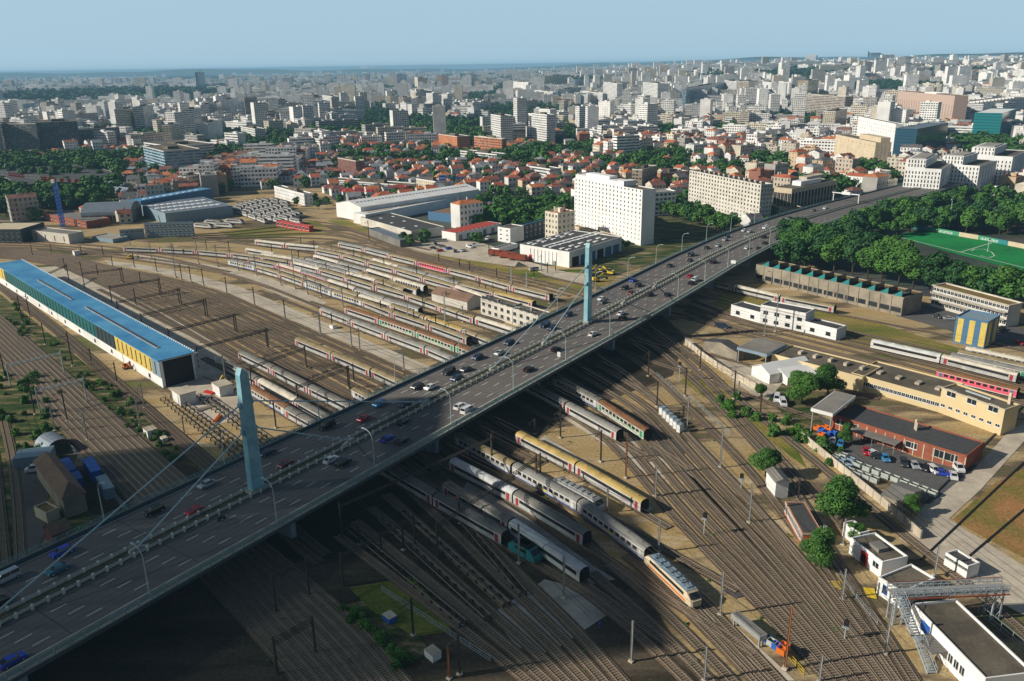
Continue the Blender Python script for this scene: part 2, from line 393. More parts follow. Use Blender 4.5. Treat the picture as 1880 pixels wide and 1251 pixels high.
def yard_mat(name,cols,scale=.05,rot=R(45),st=(.25,1.0)):
    m=bpy.data.materials.new(name); m.use_nodes=True; nt=m.node_tree; N=nt.nodes; L=nt.links; b=N['Principled BSDF']; b.inputs['Roughness'].default_value=.97; b.inputs['Specular IOR Level'].default_value=.1
    g=N.new('ShaderNodeNewGeometry'); mp=N.new('ShaderNodeMapping'); mp.inputs['Rotation'].default_value=(0,0,rot); mp.inputs['Scale'].default_value=(st[0],st[1],1); L.new(g.outputs['Position'],mp.inputs['Vector'])
    n1=N.new('ShaderNodeTexNoise'); n1.inputs['Scale'].default_value=scale; n1.inputs['Detail'].default_value=9; n1.inputs['Roughness'].default_value=.62; L.new(mp.outputs['Vector'],n1.inputs['Vector'])
    cr=N.new('ShaderNodeValToRGB'); L.new(n1.outputs['Fac'],cr.inputs[0]); els=cr.color_ramp.elements
    while len(els)>2: els.remove(els[-1])
    for i,(p,c) in enumerate(cols):
        e=els[i] if i<2 else els.new(p)
        e.position=p; e.color=(*c,1)
    n2=N.new('ShaderNodeTexNoise'); n2.inputs['Scale'].default_value=1.3; n2.inputs['Detail'].default_value=6; n2.inputs['Roughness'].default_value=.75; L.new(g.outputs['Position'],n2.inputs['Vector'])
    r=N.new('ShaderNodeMapRange'); r.inputs['From Min'].default_value=.3; r.inputs['From Max'].default_value=.7; r.inputs['To Min'].default_value=.55; r.inputs['To Max'].default_value=1.35; L.new(n2.outputs['Fac'],r.inputs['Value'])
    vm=N.new('ShaderNodeVectorMath'); vm.operation='SCALE'; L.new(cr.outputs[0],vm.inputs[0]); L.new(r.outputs['Result'],vm.inputs['Scale']); L.new(vm.outputs[0],b.inputs['Base Color']); return m
DIRT=(.45,.34,.185); OCH=(.4,.28,.12); GR=(.13,.15,.04); DK=(.14,.105,.068)
M['yard']=yard_mat('yard_soil',[(.34,GR),(.66,(.58,.46,.31)),(.43,DK),(.5,DIRT),(.58,OCH)])
M['yard_green']=yard_mat('yard_grass',[(.33,(.08,.13,.02)),(.68,(.42,.31,.14)),(.46,(.19,.19,.04)),(.57,(.3,.23,.07))],scale=.06)
M['scrub']=yard_mat('yard_scrub',[(.33,(.02,.045,.012)),(.66,(.33,.25,.14)),(.46,(.045,.075,.02)),(.55,(.15,.13,.06))],scale=.25)
M['brownfield']=yard_mat('brown_field',[(.33,(.15,.16,.035)),(.66,(.4,.2,.08)),(.48,(.27,.18,.06)),(.58,(.36,.19,.075))],scale=.08,st=(1,1))
M['pitch']=yard_mat('pitch_turf',[(.4,(.015,.19,.055)),(.6,(.02,.26,.07))],scale=.03,st=(1,1))
# ground: one sheet to the horizon, gently rising on the plateau to the right
mb=MB(); xs=[-26000,-14000,-9000]+[-7000+500*i for i in range(29)]+[9000,14000,26000]; ys=[-3000,0]+[700+450*i for i in range(20)]+[11000,14000,20000,30000]
for y in ys:
    for x in xs: mb.v.append((x,y,gz(x,y)-.02 if y>700 else -.02))
for j in range(len(ys)-1):
    for i in range(len(xs)-1):
        a=j*len(xs)+i; mb.mesh_face((a,a+1,a+1+len(xs),a+len(xs)))
mb.build('ground',M['ground_city'],kind='structure')
# low wooded hills on the horizon
mb=MB(); rnd=random.Random(3); n=160
prof=[]
for i in range(n+1):
    t=i/n; x=-14500+29000*t
    h=100+30*math.sin(t*9+1)+22*math.sin(t*23)+12*math.sin(t*61)+7*math.sin(t*140)+(60*ss((t-.55)/.3))+20*ss((.25-t)/.2)
    prof.append((x,14500-abs(x)*.15,h))
for i in range(n):
    (x0,y0,h0),(x1,y1,h1)=prof[i],prof[i+1]
    mb.face([(x0,y0-900,40),(x1,y1-900,40),(x1,y1,h1),(x0,y0,h0)]); mb.face([(x0,y0,h0),(x1,y1,h1),(x1,y1+2500,0),(x0,y0+2500,0)])
addm('hill_wood',(.03,.06,.035),.95,var=.3,scale=.004)
mb.build('hills',M['hill_wood'],kind='structure')
YARD=poly_px([(-500,470),(0,405),(240,412),(420,352),(590,345),(650,400),(700,425),(800,452),(950,490),(1150,485),(1300,447),(1440,470),(1650,540),(1900,560),(2400,640)])+[Vector((420,60,0)),Vector((-420,60,0))]
sheet('yard_ground',YARD,.0,M['yard'],px=False)
def area(name,pts,m,z=.03): return sheet(name,pts,z,M[m])
_zc=[.03]
M['yard_shade']=yard_mat('yard_shade_soil',[(.34,(.03,.035,.015)),(.66,(.16,.125,.085)),(.44,(.05,.042,.03)),(.55,(.1,.08,.055))])  # darkened soil: shade around the viaduct put into the ground colour
sheet('shaded_yard_sheet',[(q.x,q.y) for q in poly_px([(-20,1000),(280,900),(560,780),(860,640),(1040,560),(1190,560),(1260,615),(1235,690),(1120,735),(1010,770),(960,850),(1080,980),(1200,1110),(1290,1262)])]+[(30,60),(-110,60)],.02,M['yard_shade'],px=False)
sheet('shaded_yard_sheet',[(q.x,q.y) for q in poly_px([(-40,560),(100,650),(200,740),(300,820),(420,900),(480,950),(300,1000),(0,1040),(-60,800)])],.022,M['yard_shade'],px=False)
def A_(name,m,*pts):
    _zc[0]+=.004; return area(name,pts,m,_zc[0])
# left of the blue-roofed depot: scrub between the tracks
A_('verge','scrub',(0,540),(100,620),(200,705),(300,790),(380,850),(400,885),(330,840),(230,770),(120,680),(0,590))
A_('verge','scrub',(-60,640),(40,690),(110,760),(130,850),(170,960),(120,1000),(0,1050),(-60,900))
A_('yard_path','concrete_light',(110,489),(200,521),(277,560),(353,604),(430,650),(452,672),(400,700),(370,690),(250,600),(130,520),(60,492))
A_('yard_path','concrete_light',(200,486),(267,497),(334,512),(411,535),(488,568),(587,610),(673,645),(769,688),(795,676),(700,636),(610,598),(520,560),(440,527),(350,503),(267,487),(190,478))
A_('yard_path','concrete_light',(240,466),(363,483),(430,494),(500,513),(560,536),(600,556),(580,566),(520,545),(450,515),(363,492),(240,474))
A_('depot_forecourt','concrete_light',(300,705),(365,690),(440,720),(470,760),(400,780),(350,755))
# upper part of the yard, between coaches and warehouses
A_('verge','yard_green',(600,405),(700,440),(800,470),(950,505),(1060,540),(1120,520),(1140,495),(950,495),(800,455),(690,430),(640,405))
A_('verge','yard_green',(400,425),(520,415),(580,405),(620,430),(560,432),(430,440))
A_('car_park','concrete_light',(735,452),(800,440),(880,445),(960,470),(945,490),(860,478),(790,466))
A_('service_road','concrete_light',(930,470),(1000,505),(1075,525),(1130,505),(1200,470),(1180,462),(1100,505),(1040,500))
# right side
A_('verge','yard_green',(1340,520),(1480,560),(1600,590),(1760,640),(1760,670),(1640,655),(1500,620),(1380,590),(1310,560))
A_('car_park','asphalt_yard',(1645,580),(1700,560),(1760,570),(1900,610),(1900,640),(1790,632),(1740,606))
A_('car_park','asphalt_yard',(1545,868),(1500,822),(1475,795),(1500,760),(1560,790),(1680,840),(1790,870),(1735,905),(1700,930),(1640,880),(1600,880))
A_('depot_apron','concrete_light',(1290,640),(1330,665),(1400,705),(1440,740),(1400,720),(1340,690),(1270,640),(1250,610))
A_('depot_apron','concrete_light',(1350,665),(1440,700),(1440,745),(1405,738),(1350,705),(1295,650))
A_('footpath','concrete_light',(1790,860),(1850,795),(1890,770),(1890,800),(1800,900),(1735,960),(1690,940))
A_('footpath','concrete_light',(1650,990),(1700,925),(1760,965),(1880,1040),(1900,1100),(1880,1130),(1800,1090),(1710,1020))
A_('fenced_plot','brownfield',(1748,955),(1830,885),(1900,850),(1900,1035),(1830,1000))
A_('gravel_verge','yard_green',(1270,680),(1330,720),(1400,770),(1460,820),(1480,860),(1400,800),(1330,755),(1250,700))
A_('platform','concrete_light',(1180,800),(1240,850),(1310,905),(1350,950),(1390,1000),(1440,1060),(1490,1100),(1455,1065),(1410,1010),(1370,960),(1290,900),(1225,855),(1170,812))
A_('platform','concrete_light',(1060,745),(1110,780),(1180,830),(1240,880),(1200,880),(1130,830),(1060,785),(1020,760))
A_('platform','concrete_light',(1130,770),(1190,805),(1240,845),(1205,845),(1140,800))
A_('platform','concrete_light',(1000,800),(1100,865),(1200,935),(1180,945),(1080,875),(980,815))
A_('yard_path','concrete',(860,880),(980,960),(1090,1040),(1130,1065),(1080,1075),(960,980),(850,900))
A_('yard_path','concrete_light',(1290,1100),(1340,1140),(1400,1195),(1460,1251),(1410,1251),(1350,1190),(1290,1130),(1260,1105))
A_('apron','concrete',(900,1130),(1000,1065),(1080,1085),(1130,1120),(1010,1200),(950,1190))
A_('verge','scrub',(600,1120),(680,1100),(760,1150),(790,1200),(700,1251),(640,1220),(600,1170))
A_('verge','scrub',(1440,700),(1500,760),(1540,830),(1590,880),(1560,860),(1480,800),(1410,735))
A_('verge','yard_green',(640,1080),(760,1060),(800,1110),(830,1160),(760,1170),(680,1120))
A_('crossing','asphalt',(1230,800),(1262,830),(1225,850),(1190,825))
A_('crossing','asphalt',(1325,1085),(1420,1062),(1440,1075),(1350,1100))
A_('lane','asphalt',(20,870),(50,850),(90,900),(80,990),(60,1020),(30,1010))
A_('verge','scrub',(1080,520),(1250,470),(1400,425),(1330,395),(1205,380),(1160,440),(1080,480))
A_('park_ground','scrub',(-30,292),(222,290),(232,345),(200,395),(-30,402))
# ---------------------------------------------------------------- tracks
ROWS=dict(
R1=[(623,444),(673,454),(719,466),(765,477),(819,490),(876,504),(938,522),(1009,539)],
R1b=[(470,440),(526,447),(588,452),(641,461.6),(689,475),(737,489),(791,503),(849,520),(913,536),(985,554)],
R2=[(580,456),(631,466),(676,479),(725,491),(778,507),(836,523),(889,541)],
R3=[(578,468),(626,481),(677,494),(725,509),(786,526)],
R4a=[(453,455.5),(510,465),(564,473),(610,484),(657,497),(706,513),(765,530)],
R5a=[(480,465),(540,473),(601,489),(649,501.6),(708,517.6),(755,535)],
R4b=[(227,451.6),(288,453.5),(365,457.4),(426,463),(476,469),(540,480),(586,492),(626,503),(677,519),(732,533.5),(789,552),(853,575),(927,597),(1000,622)],
R6=[(457,473),(507,482),(560,498),(599,511),(650,527),(705,546),(768,564)],
R7a=[(515,492),(545,501),(589,516),(637,533.5),(695,549.5),(756,571),(823,593.5),(898,621),(960,650)],
R7b=[(421,476),(468,486),(514,499),(567,517.6),(613,533),(666,549),(725,572),(794,594),(865,620),(930,650)],
R8=[(636,562),(695,581),(761,603),(833,629),(900,655),(950,680)],
R9=[(591,564),(649,586),(713,610),(783,635),(850,662),(900,690)],
R10=[(546,619.5),(608,644),(677,673),(737,698),(800,730)],
R11=[(442,643),(503,672),(567,705),(645,742),(700,770)],
R12=[(416,663),(476,694),(539,728),(602,763),(660,795)],
R13=[(462,707),(505,731),(526,745),(576,773),(640,805)],
R14=[(651,711),(681,727),(740,755)],
S1=[(1000,680),(1093,727),(1190,789)],
S2=[(960,695),(1042,738),(1139,790)],
S3=[(900,765),(973,803),(1060,846),(1185,918)],
S4=[(940,832),(1022,874),(1103,918)],
S5=[(850,800),(917,836),(985,870),(1060,912),(1125,955),(1188,1002),(1235,1045),(1278,1090)],
S6=[(760,800),(832,843),(881,866),(950,902),(1010,936),(1078,978)],
S7=[(809,880),(880,918),(937,951),(1005,996),(1074,1044)],
S8=[(755,878),(799,904),(865,940),(929,976)],
T1=[(1290,508),(1350,523),(1438,543),(1535,561)],
T2=[(1601,623),(1727,650),(1869,685)],
T3=[(1722,677),(1871,713)],
T4=[(1747,648),(1880,677),(1960,695)],
T5=[(1760,642),(1880,668),(1960,686)],
T6=[(1774,636),(1880,658),(1960,675)],
)
ROWP={k:[P(x,y,3.9) for x,y in v] for k,v in ROWS.items()}
for k in ROWP: ROWP[k]=[Vector((p.x,p.y,0)) for p in ROWP[k]]
tracks=[]
EXT={'R1':(30,130),'R1b':(60,150),'R2':(20,170),'R3':(25,60),'R4a':(20,60),'R5a':(20,60),'R4b':(60,40),'R6':(10,70),'R7a':(15,40),'R7b':(60,40),'R8':(30,40),'R9':(60,40),'R10':(110,50),'R11':(150,50),'R12':(20,40),'R13':(20,30),'R14':(110,30),
 'S1':(10,20),'S2':(10,14),'S3':(50,8),'S4':(70,40),'S5':(50,60),'S6':(60,45),'S7':(60,30),'S8':(60,30),'T1':(60,120),'T2':(170,40),'T3':(160,40),'T4':(60,20),'T5':(60,20),'T6':(60,20)}
for k,e in EXT.items(): tracks.append(resample(ROWP[k],4,3,extend=e))
def fam(A,B,n,i0=0,i1=None):
    a=Path(pxpath(A,step=4)); b=Path(pxpath(B,step=4)); i1=n if i1 is None else i1
    for i in range(i0,i1):
        t=i/(n-1) if n>1 else 0; k=int(max(a.L,b.L)/4)
        tracks.append([a.at(a.L*j/k)[0].lerp(b.at(b.L*j/k)[0],t) for j in range(k+1)])
fam([(-60,470),(20,474),(112,489),(200,529),(277,570),(353,614),(430,662),(502,712),(590,765),(680,822),(765,884)],[(-60,456),(20,456),(110,466),(200,490),(267,502),(334,517),(411,540),(488,573),(587,616),(673,651),(790,704),(870,748),(940,795)],11)
fam([(-60,438),(120,440),(227,449),(300,452)],[(-60,452),(110,458),(250,478),(363,494),(430,506),(500,530),(588,566)],5,1,5)
fam([(300,434),(420,428),(560,412),(640,422),(740,458),(860,488),(1010,520),(1100,545)],[(380,440),(520,436),(620,440),(760,474),(880,506),(1020,544)],4)
fam([(430,412),(520,418),(600,425),(690,448)],[(560,405),(620,412),(700,440),(790,460)],2)
fam([(-40,548),(100,670),(200,760),(300,850),(400,935),(480,1000),(570,1075),(660,1155),(750,1262)],[(-40,620),(60,720),(120,790),(180,850),(270,945),(350,1035),(440,1125),(560,1262)],9)
fam([(-40,487),(110,605),(240,722),(330,800),(430,885),(520,955),(600,1020)],[(-40,497),(110,615),(240,735),(320,812),(415,893),(500,965),(585,1035)],2)
fam([(5,760),(25,850),(35,950),(40,1060)],[(-25,760),(-10,850),(0,950),(10,1060)],2)
fam([(1050,645),(1130,690),(1215,742),(1266,805),(1335,880),(1385,930),(1438,990),(1498,1060),(1570,1150),(1650,1260)],[(960,712),(1040,758),(1120,810),(1180,880),(1240,955),(1290,1005),(1340,1055),(1390,1110),(1450,1170),(1530,1260)],7)
fam([(1080,612),(1150,652),(1205,690),(1260,745),(1330,815),(1390,880),(1440,945),(1490,1010),(1530,1075),(1600,1170),(1655,1260)],[(1060,625),(1130,672),(1190,720),(1240,775),(1300,840),(1365,905),(1420,970),(1470,1040),(1515,1100),(1580,1190),(1630,1260)],2)
fam([(1120,585),(1175,618),(1225,655),(1290,715),(1345,772),(1405,835),(1465,905),(1505,975),(1535,1032),(1619,1158),(1690,1270)],[(1140,585),(1195,615),(1245,650),(1305,708),(1360,765),(1425,835),(1485,900),(1540,960),(1610,1030),(1700,1120),(1830,1251)],2)
fam([(1150,570),(1200,600),(1240,630),(1290,672),(1350,730),(1425,790),(1500,850),(1560,903),(1639,965),(1693,1014),(1768,1064),(1900,1180)],[(1150,570),(1240,630)],1)
fam([(1180,1005),(1235,1045),(1290,1105),(1360,1175),(1440,1262)],[(1050,1070),(1130,1130),(1200,1190),(1270,1262)],5)
fam([(760,865),(860,960),(960,1065),(1010,1110),(1080,1180),(1150,1262)],[(620,985),(720,1060),(840,1150),(920,1210),(980,1262)],6)
fam([(1270,552),(1360,586),(1500,620),(1640,654),(1737,680),(1900,722)],[(1250,580),(1334,606),(1480,646),(1620,682),(1725,707),(1900,750)],4)
for i,pts in enumerate(tracks):
    mb=MB(); dz=.003*(i%23)
    near=[p for p in pts if p.length<430]
    bedm=M['ballast'] if i%3 else M['ballast_dark']
    ribbon(mb,pts,2.7 if i%2 else 3.0,.16+dz)
    o=mb.build('railway_track',bedm,kind='structure')
    rb=MB()
    for s in (-.75,.75): sweep(rb,pts,s,.09 if pts[0].y<330 else .14,.2,.38+dz)
    rb.build('rails',M['rail_steel' if pts[len(pts)//2].y<250 else 'rail_far'],o)
    pa=Path(pts); sb=MB(); d=.3; cnt=0
    while d<pa.L:
        p,u=pa.at(d); d+=.62 if p.y<300 else 1.24
        if p.y>400: continue
        q=PX((p.x,p.y,.2))
        if q[0]<-20 or q[0]>1900 or q[1]>1262: continue
        nx,ny=-u.y*1.2,u.x*1.2; hx,hy=u.x*.14,u.y*.14; z=.225+dz
        if p.y>300: hx*=1.4;hy*=1.4
        sb.face([(p.x+nx+hx,p.y+ny+hy,z),(p.x+nx-hx,p.y+ny-hy,z),(p.x-nx-hx,p.y-ny-hy,z),(p.x-nx+hx,p.y-ny+hy,z)]); cnt+=1
    if cnt: sb.build('sleepers',M['sleeper' if pts[len(pts)//2].y<250 else 'sleeper_far'],o)
# ================================================================ COACHES AND LOCOMOTIVES
roofm={'t':('tan dusty',(.3,.235,.125)),'g':('grey',(.27,.265,.24)),'w':('pale cream',(.66,.6,.48)),'r':('rusty brown',(.24,.115,.05)),'o':('golden ochre',(.5,.36,.12)),'s':('silver',(.6,.61,.6)),'b':('weathered grey',(.2,.19,.165))}  # b is a plain darker grey
for k,(n,c) in roofm.items(): addm('coach_roof_'+k,c,.75,var=.15,scale=.7,var2=.8,scale2=.35,c2=tuple(x*.62 for x in c))
addm('coach_side',(.5,.5,.48),.5,var=.14,scale=.9,var2=.7,scale2=.3,c2=(.34,.33,.31))
addm('coach_white',(.66,.65,.61),.5,var=.08,scale=.8)
addm('coach_pink',(.72,.12,.17),.5,var=.15,scale=.8)
addm('coach_green',(.33,.5,.3),.5,var=.3,scale=.8,var2=1,scale2=.35,c2=(.6,.42,.52))
addm('coach_under',(.05,.045,.04),.9,var=.2,scale=1)
addm('coach_band',(.028,.028,.032),.25,var=.4,scale=1.6,spec=.6)
PROF=[(1.40,1.0),(1.43,1.5),(1.42,2.4),(1.37,3.25)]; RPROF=[(1.37,3.25),(1.22,3.62),(.85,3.9),(.4,4.03),(0,4.06)]
CL=24.4
def shell(mb,prof,L,close=False):
    h=L/2; full=[(-y,z) for y,z in prof]+[(y,z) for y,z in reversed(prof)]
    return full
def coach(kind,roof):
    root=empty('railway_coach')
    h=CL/2
    bm={'B':'coach_side','W':'coach_side','K':'coach_pink','G':'coach_green','P':'coach_white'}[kind]
    b=MB()
    for s in (-1,1):
        for (y0,z0),(y1,z1) in zip(PROF,PROF[1:]):
            q=[(-h,s*y0,z0),(h,s*y0,z0),(h,s*y1,z1),(-h,s*y1,z1)]
            b.face(q if s<0 else q[::-1])
    for e in (-h,h):
        q=[(e,-y,z) for y,z in PROF]+[(e,y,z) for y,z in reversed(PROF)]; b.face(q if e<0 else q[::-1],1)
    b.face([(-h,-1.4,1.0),(-h,1.4,1.0),(h,1.4,1.0),(h,-1.4,1.0)],1)
    b.build('body',[M[bm],M['black']],root)
    b=MB(); hr=h+.02
    pr=[(y,z) for y,z in RPROF]+[(-y,z) for y,z in reversed(RPROF[:-1])]
    for (y0,z0),(y1,z1) in zip(pr,pr[1:]): b.face([(-hr,y0,z0),(-hr,y1,z1),(hr,y1,z1),(hr,y0,z0)][::-1])
    for e in (-hr,hr):
        q=[(e,y,z) for y,z in pr]; b.face(q if e>0 else q[::-1],1)
    for x in [-9.5,-4.5,0,5,9.7]:
        b.box(x-.5,x+.5,-.25,.25,4.0,4.16)
    for s in (-1,1): b.box(-hr,hr,s*1.39-.05,s*1.39+.05,3.2,3.32,2)
    ro=b.build('roof',[M['coach_roof_'+roof],M['black'],M['coach_white']],root)
    if kind in 'B':
        for s in (-1,1):
            b=MB(); b.box(-h+2.4,h-2.4,s*1.42-.03,s*1.42+.03,2.2,3.02); 
            wb=b.build('window_band',M['coach_band'],root)
            for e in (-1,1):
                b=MB(); b.box(e*(h-1.5)-.5,e*(h-1.5)+.5,s*1.43-.03,s*1.43+.03,1.15,3.1); b.build('door',M['door_red'],root)
    elif kind=='P':
        for s in (-1,1):
            b=MB(); b.box(-h+1.0,h-1.0,s*1.42-.03,s*1.42+.03,2.15,3.05); b.build('window_band',M['coach_band'],root)
    else:
        wm=MB(); wm.box(-.68,.68,-.03,.03,2.15,3.0); me=wm.mesh('window',M['coach_band'])
        for s in (-1,1):
            for i in range(10):
                obj('window',me,root,loc=(-h+3.1+i*2.02,s*1.42,0))
            b=MB(); b.box(-h+.1,h-.1,s*1.43-.02,s*1.43+.02,1.02,1.22); b.build('side_stripe',M['blue_paint' if kind=='W' else 'coach_white'],root)
            if kind=='W':
                b=MB(); b.box(-2.2,1.2,s*1.43-.02,s*1.43+.02,1.45,1.9); b.build('side_panel',M['yellow_paint'],root)
            for e in (-1,1):
                b=MB(); b.box(e*(h-1.4)-.5,e*(h-1.4)+.5,s*1.43-.03,s*1.43+.03,1.15,3.1); b.build('door',M['green_paint' if kind=='G' else ('blue_clad' if kind=='K' else 'coach_white')],root)
    for e in (-1,1):
        b=MB(); x=e*(h-3.4); b.box(x-1.7,x+1.7,-1.15,1.15,.62,.98)
        for dx in (-1.2,1.2):
            for s in (-1,1): 
                n=len(b.v); pts=[]
                b.tube([(x+dx,s*.68,.8),(x+dx,s*.82,.8)],.44,10)
        b.build('bogie',M['coach_under'],root)
    b=MB(); b.box(-4.5,4.5,-1.2,1.2,.55,1.0); b.build('underframe',M['coach_under'],root)
    for e in (-1,1): b=MB(); b.box(e*(h+.14)-.14,e*(h+.14)+.14,-.75,.75,1.2,3.5); b.build('gangway',M['black'],root)
    return root
COACH={}
def get_coach(code):
    if code not in COACH:
        COACH[code]=remember(coach(code[1],code[0])); 
        return COACH[code][0]
    return stamp(COACH[code])
bodyw={'B':'grey railway coach with dark window band and red doors','W':'silver railway coach with square windows and blue side stripe','K':'pink painted railway coach','G':'graffiti covered green and pink coach','P':'white railway coach with a long dark window band'}
TR={ # row: (anchor end, codes from the anchor)
'R1':('a','gB gB tB rK tB tB tB'),'R1b':('a','wB wB tB tB wB gB gB tB oB'),'R2':('a','tB tB tB tB tB wB'),'R3':('a','wB gB wB wW'),
'R4a':('a','wB tB gB gB tB tW'),'R5a':('a','wB gW gB wB tB'),'R4b':('a','tB tB tB tB tB wB tB tB tB tB tB wB tB'),
'R6':('a','tB wK gK wB gW gW'),'R7a':('a','tB tB tB wB tB oB tB'),'R7b':('a','gW tB tB gW tW tB tB tB'),
'R8':('a','rB rG rG rG'),'R9':('a','gB gB gB gB'),'R10':('a','tB tB tB'),'R11':('a','bB bB bB'),'R12':('a','bB wB bB'),'R13':('a','rW bB'),'R14':('a','tW'),
'S1':('b','rG bW'),'S2':('b','gB bB'),'S3':('b','oB oB'),'S5':('x','gW gW tW'),'S6':('b','bB sB'),'S7':('b','sP bB'),'S8':('b','bB bB'),
'T1':('b','tB wB tB'),'T2':('a','sP wB'),'T3':('a','rK'),'T4':('a','gG'),'T5':('a','tW'),'T6':('a','wW')}
ROWWHERE={'R1':'in the row nearest the warehouses','R1b':'in the second row from the warehouses','R2':'in the row behind the office block','R3':'in the row of pale roofs','R4a':'in the row ending at black buffers','R5a':'in the row beside the cream roofs','R4b':'in the longest curved row','R6':'in the row with pink graffiti','R7a':'in the row with the golden roof','R7b':'in the row led by a silver coach','R8':'in the row with rusty roofs','R9':'in the row beside the concrete path','R10':'in the lone row across the open tracks','R11':'in the row with orange graffiti by the viaduct','R12':'in the row with a white roof by the viaduct','R13':'in the nearest row to the blue pylon','R14':'tucked against the viaduct parapet','S1':'in the row nearest the junction','S2':'beside the graffiti coach','S3':'in the golden roofed pair past the viaduct','S5':'behind the orange locomotive','S6':'beside the blue shaded path','S7':'in the white roofed row by the shunter','S8':'behind the green shunter','T1':'beside the saw-tooth shed','T2':'on the grassy siding by the striped shed','T3':'on the siding behind the yellow office','T4':'in the row behind the striped shed','T5':'in the middle row behind the striped shed','T6':'in the row under the striped shed'}
ORD=['first','second','third','fourth','fifth','sixth','seventh','eighth','ninth','tenth','eleventh','twelfth','thirteenth']
nc=0
for k,(end,codes) in TR.items():
    codes=codes.split(); pa=Path(resample(ROWP[k],4,3))
    for i,c in enumerate(codes):
        if end=='a': d=12.4+i*24.95
        elif end=='b': d=pa.L-12.4-i*24.95
        else: d=pa.L-17.2-12.8-i*24.95
        if d>pa.L or d<-14:
            continue
        if 0<d<pa.L: p,u=pa.at(d)
        elif d<=0: p,u=pa.at(.1); p=p+u*d
        o=get_coach(c); o.location=(p.x,p.y,0); o.rotation_euler=(0,0,math.atan2(u.y,u.x))
        tag(o,f"{roofm[c[0]][0]} roofed coach, {ORD[i]} {'along' if end=='a' else 'from the end'}, {ROWWHERE[k]}",'railway coach','passenger coaches stabled in the yard')
        nc+=1
# locomotives
def loco(name,L,side,roofc,stripe,label,group=None,panto=True):
    root=empty(name,label=label,cat='locomotive',group=group); h=L/2
    b=MB(); secs=[(-h,.95,2.2),(-h+.25,1.3,2.3),(-h+1.7,1.42,3.45),(h-1.7,1.42,3.45),(h-.25,1.3,2.3),(h,.95,2.2)]
    def ring(x,w,top): return [(x,-w,.95),(x,-w,min(top,2.3)),(x,-w*.93,top),(x,w*.93,top),(x,w,min(top,2.3)),(x,w,.95)]
    rs=[ring(*s) for s in secs]
    for A,B in zip(rs,rs[1:]):
        for i in range(6):
            j=(i+1)%6; b.face([A[i],B[i],B[j],A[j]][::-1],0)
    b.face(rs[0][::1]); b.face(rs[-1][::-1])
    b.build('body',M[side],root)
    b=MB(); b.box(-h+1.9,h-1.9,-1.25,1.25,3.44,3.62)
    for i in range(7): x=-h+3+i*(L-6)/6; b.box(x-.5,x+.5,-.7,.7,3.6,3.9)
    for i in range(5): x=-h+3.6+i*(L-7)/4; b.cyl(x,.95,3.6,4.05,.09,6); b.cyl(x,-.95,3.6,4.05,.09,6)
    b.tube([(-h+2.5,-.95,4.05),(h-2.5,-.95,4.05)],.04,5)
    b.build('roof',M[roofc],root)
    for s in (-1,1):
        b=MB(); b.box(-h+2.6,h-2.6,s*1.44-.03,s*1.44+.03,2.35,3.0); b.build('side_grille',M['black'],root)
        b=MB(); b.box(-h+1.8,h-1.8,s*1.44-.02,s*1.44+.02,1.25,1.65); b.build('side_stripe',M[stripe],root)
    for e in (-1,1):
        b=MB(); b.face([(e*(h-.35),-1.15,2.45),(e*(h-.35),1.15,2.45),(e*(h-1.35),1.15,3.3),(e*(h-1.35),-1.15,3.3)]) ; 
        for i in range(4): b.v[i]=(b.v[i][0]+e*.06,b.v[i][1],b.v[i][2]+.06)
        b.build('windscreen',M['car_glass'],root)
        b=MB(); x=e*(h-3.2); b.box(x-1.6,x+1.6,-1.15,1.15,.3,.95); b.build('bogie',M['coach_under'],root)
    if panto:
        for e in (-1,1):
            b=MB(); x=e*(h-4)
            for s in (-1,1): b.bar((x+.9,s*.5,3.7),(x-.6,s*.4,4.4),.07); b.bar((x-.6,s*.4,4.4),(x+.3,s*.5,4.9),.06)
            b.bar((x+.3,-.9,4.9),(x+.3,.9,4.9),.1); b.build('pantograph',M['mast_dark'],root)
    return root
def put(o,path,d):
    p,u=path.at(d); o.location=(p.x,p.y,0); o.rotation_euler=(0,0,math.atan2(u.y,u.x))
pa=Path(resample(ROWP['S4'],4,1)); l1=loco('electric_locomotive',17.5,'coach_side','mast_grey','coach_white','pale grey electric locomotive standing alone between two rows of coaches'); put(l1,pa,pa.L-8.5)
pa=Path(resample(ROWP['S5'],4,3)); l2=loco('electric_locomotive',17.5,'beige_wall','slate_clad','orange_paint','beige and orange electric locomotive at the head of the silver coaches'); put(l2,pa,pa.L-8.6)
pa=Path(resample(ROWP['S8'],4,1)); l3=loco('shunting_locomotive',8.5,'teal_paint','black','teal_paint','small green shunting locomotive coupled to a grey coach',panto=False); p,u=pa.at(pa.L); l3.location=(p.x+u.x*6,p.y+u.y*6,0); l3.rotation_euler=(0,0,math.atan2(u.y,u.x))
# depot fleet beyond the yard throat
flt=[((426,382),(497,407)),((433,375),(557,406)),((448,371),(566,399)),((468,366),(556,389)),((497,364),(540,375)),((430,379),(527,407)),((440,373),(562,402)),((458,369),(560,394)),((480,365),(550,383))]
proto=remember(loco('electric_locomotive',16,'coach_side','coach_roof_g','coach_white','x')); first=True; n=0
nm=['closest','second closest','third closest','fourth closest','fifth closest','sixth closest','seventh closest','eighth closest','farthest']
flt.sort(key=lambda q:-(q[0][1]+q[1][1]))
for i,(a,b) in enumerate(flt):
    pa=Path(resample([P(a[0],a[1],3),P(b[0],b[1],3)],5,0)); k=int(pa.L/17.5)
    for j in range(k):
        o=proto[0] if first else stamp(proto); first=False
        put(o,pa,8.5+17.5*j); tag(o,f"grey and white locomotive, {ORD[min(j,12)]} in the {nm[i]} row of the depot sidings",'locomotive','locomotives packed in the depot sidings')
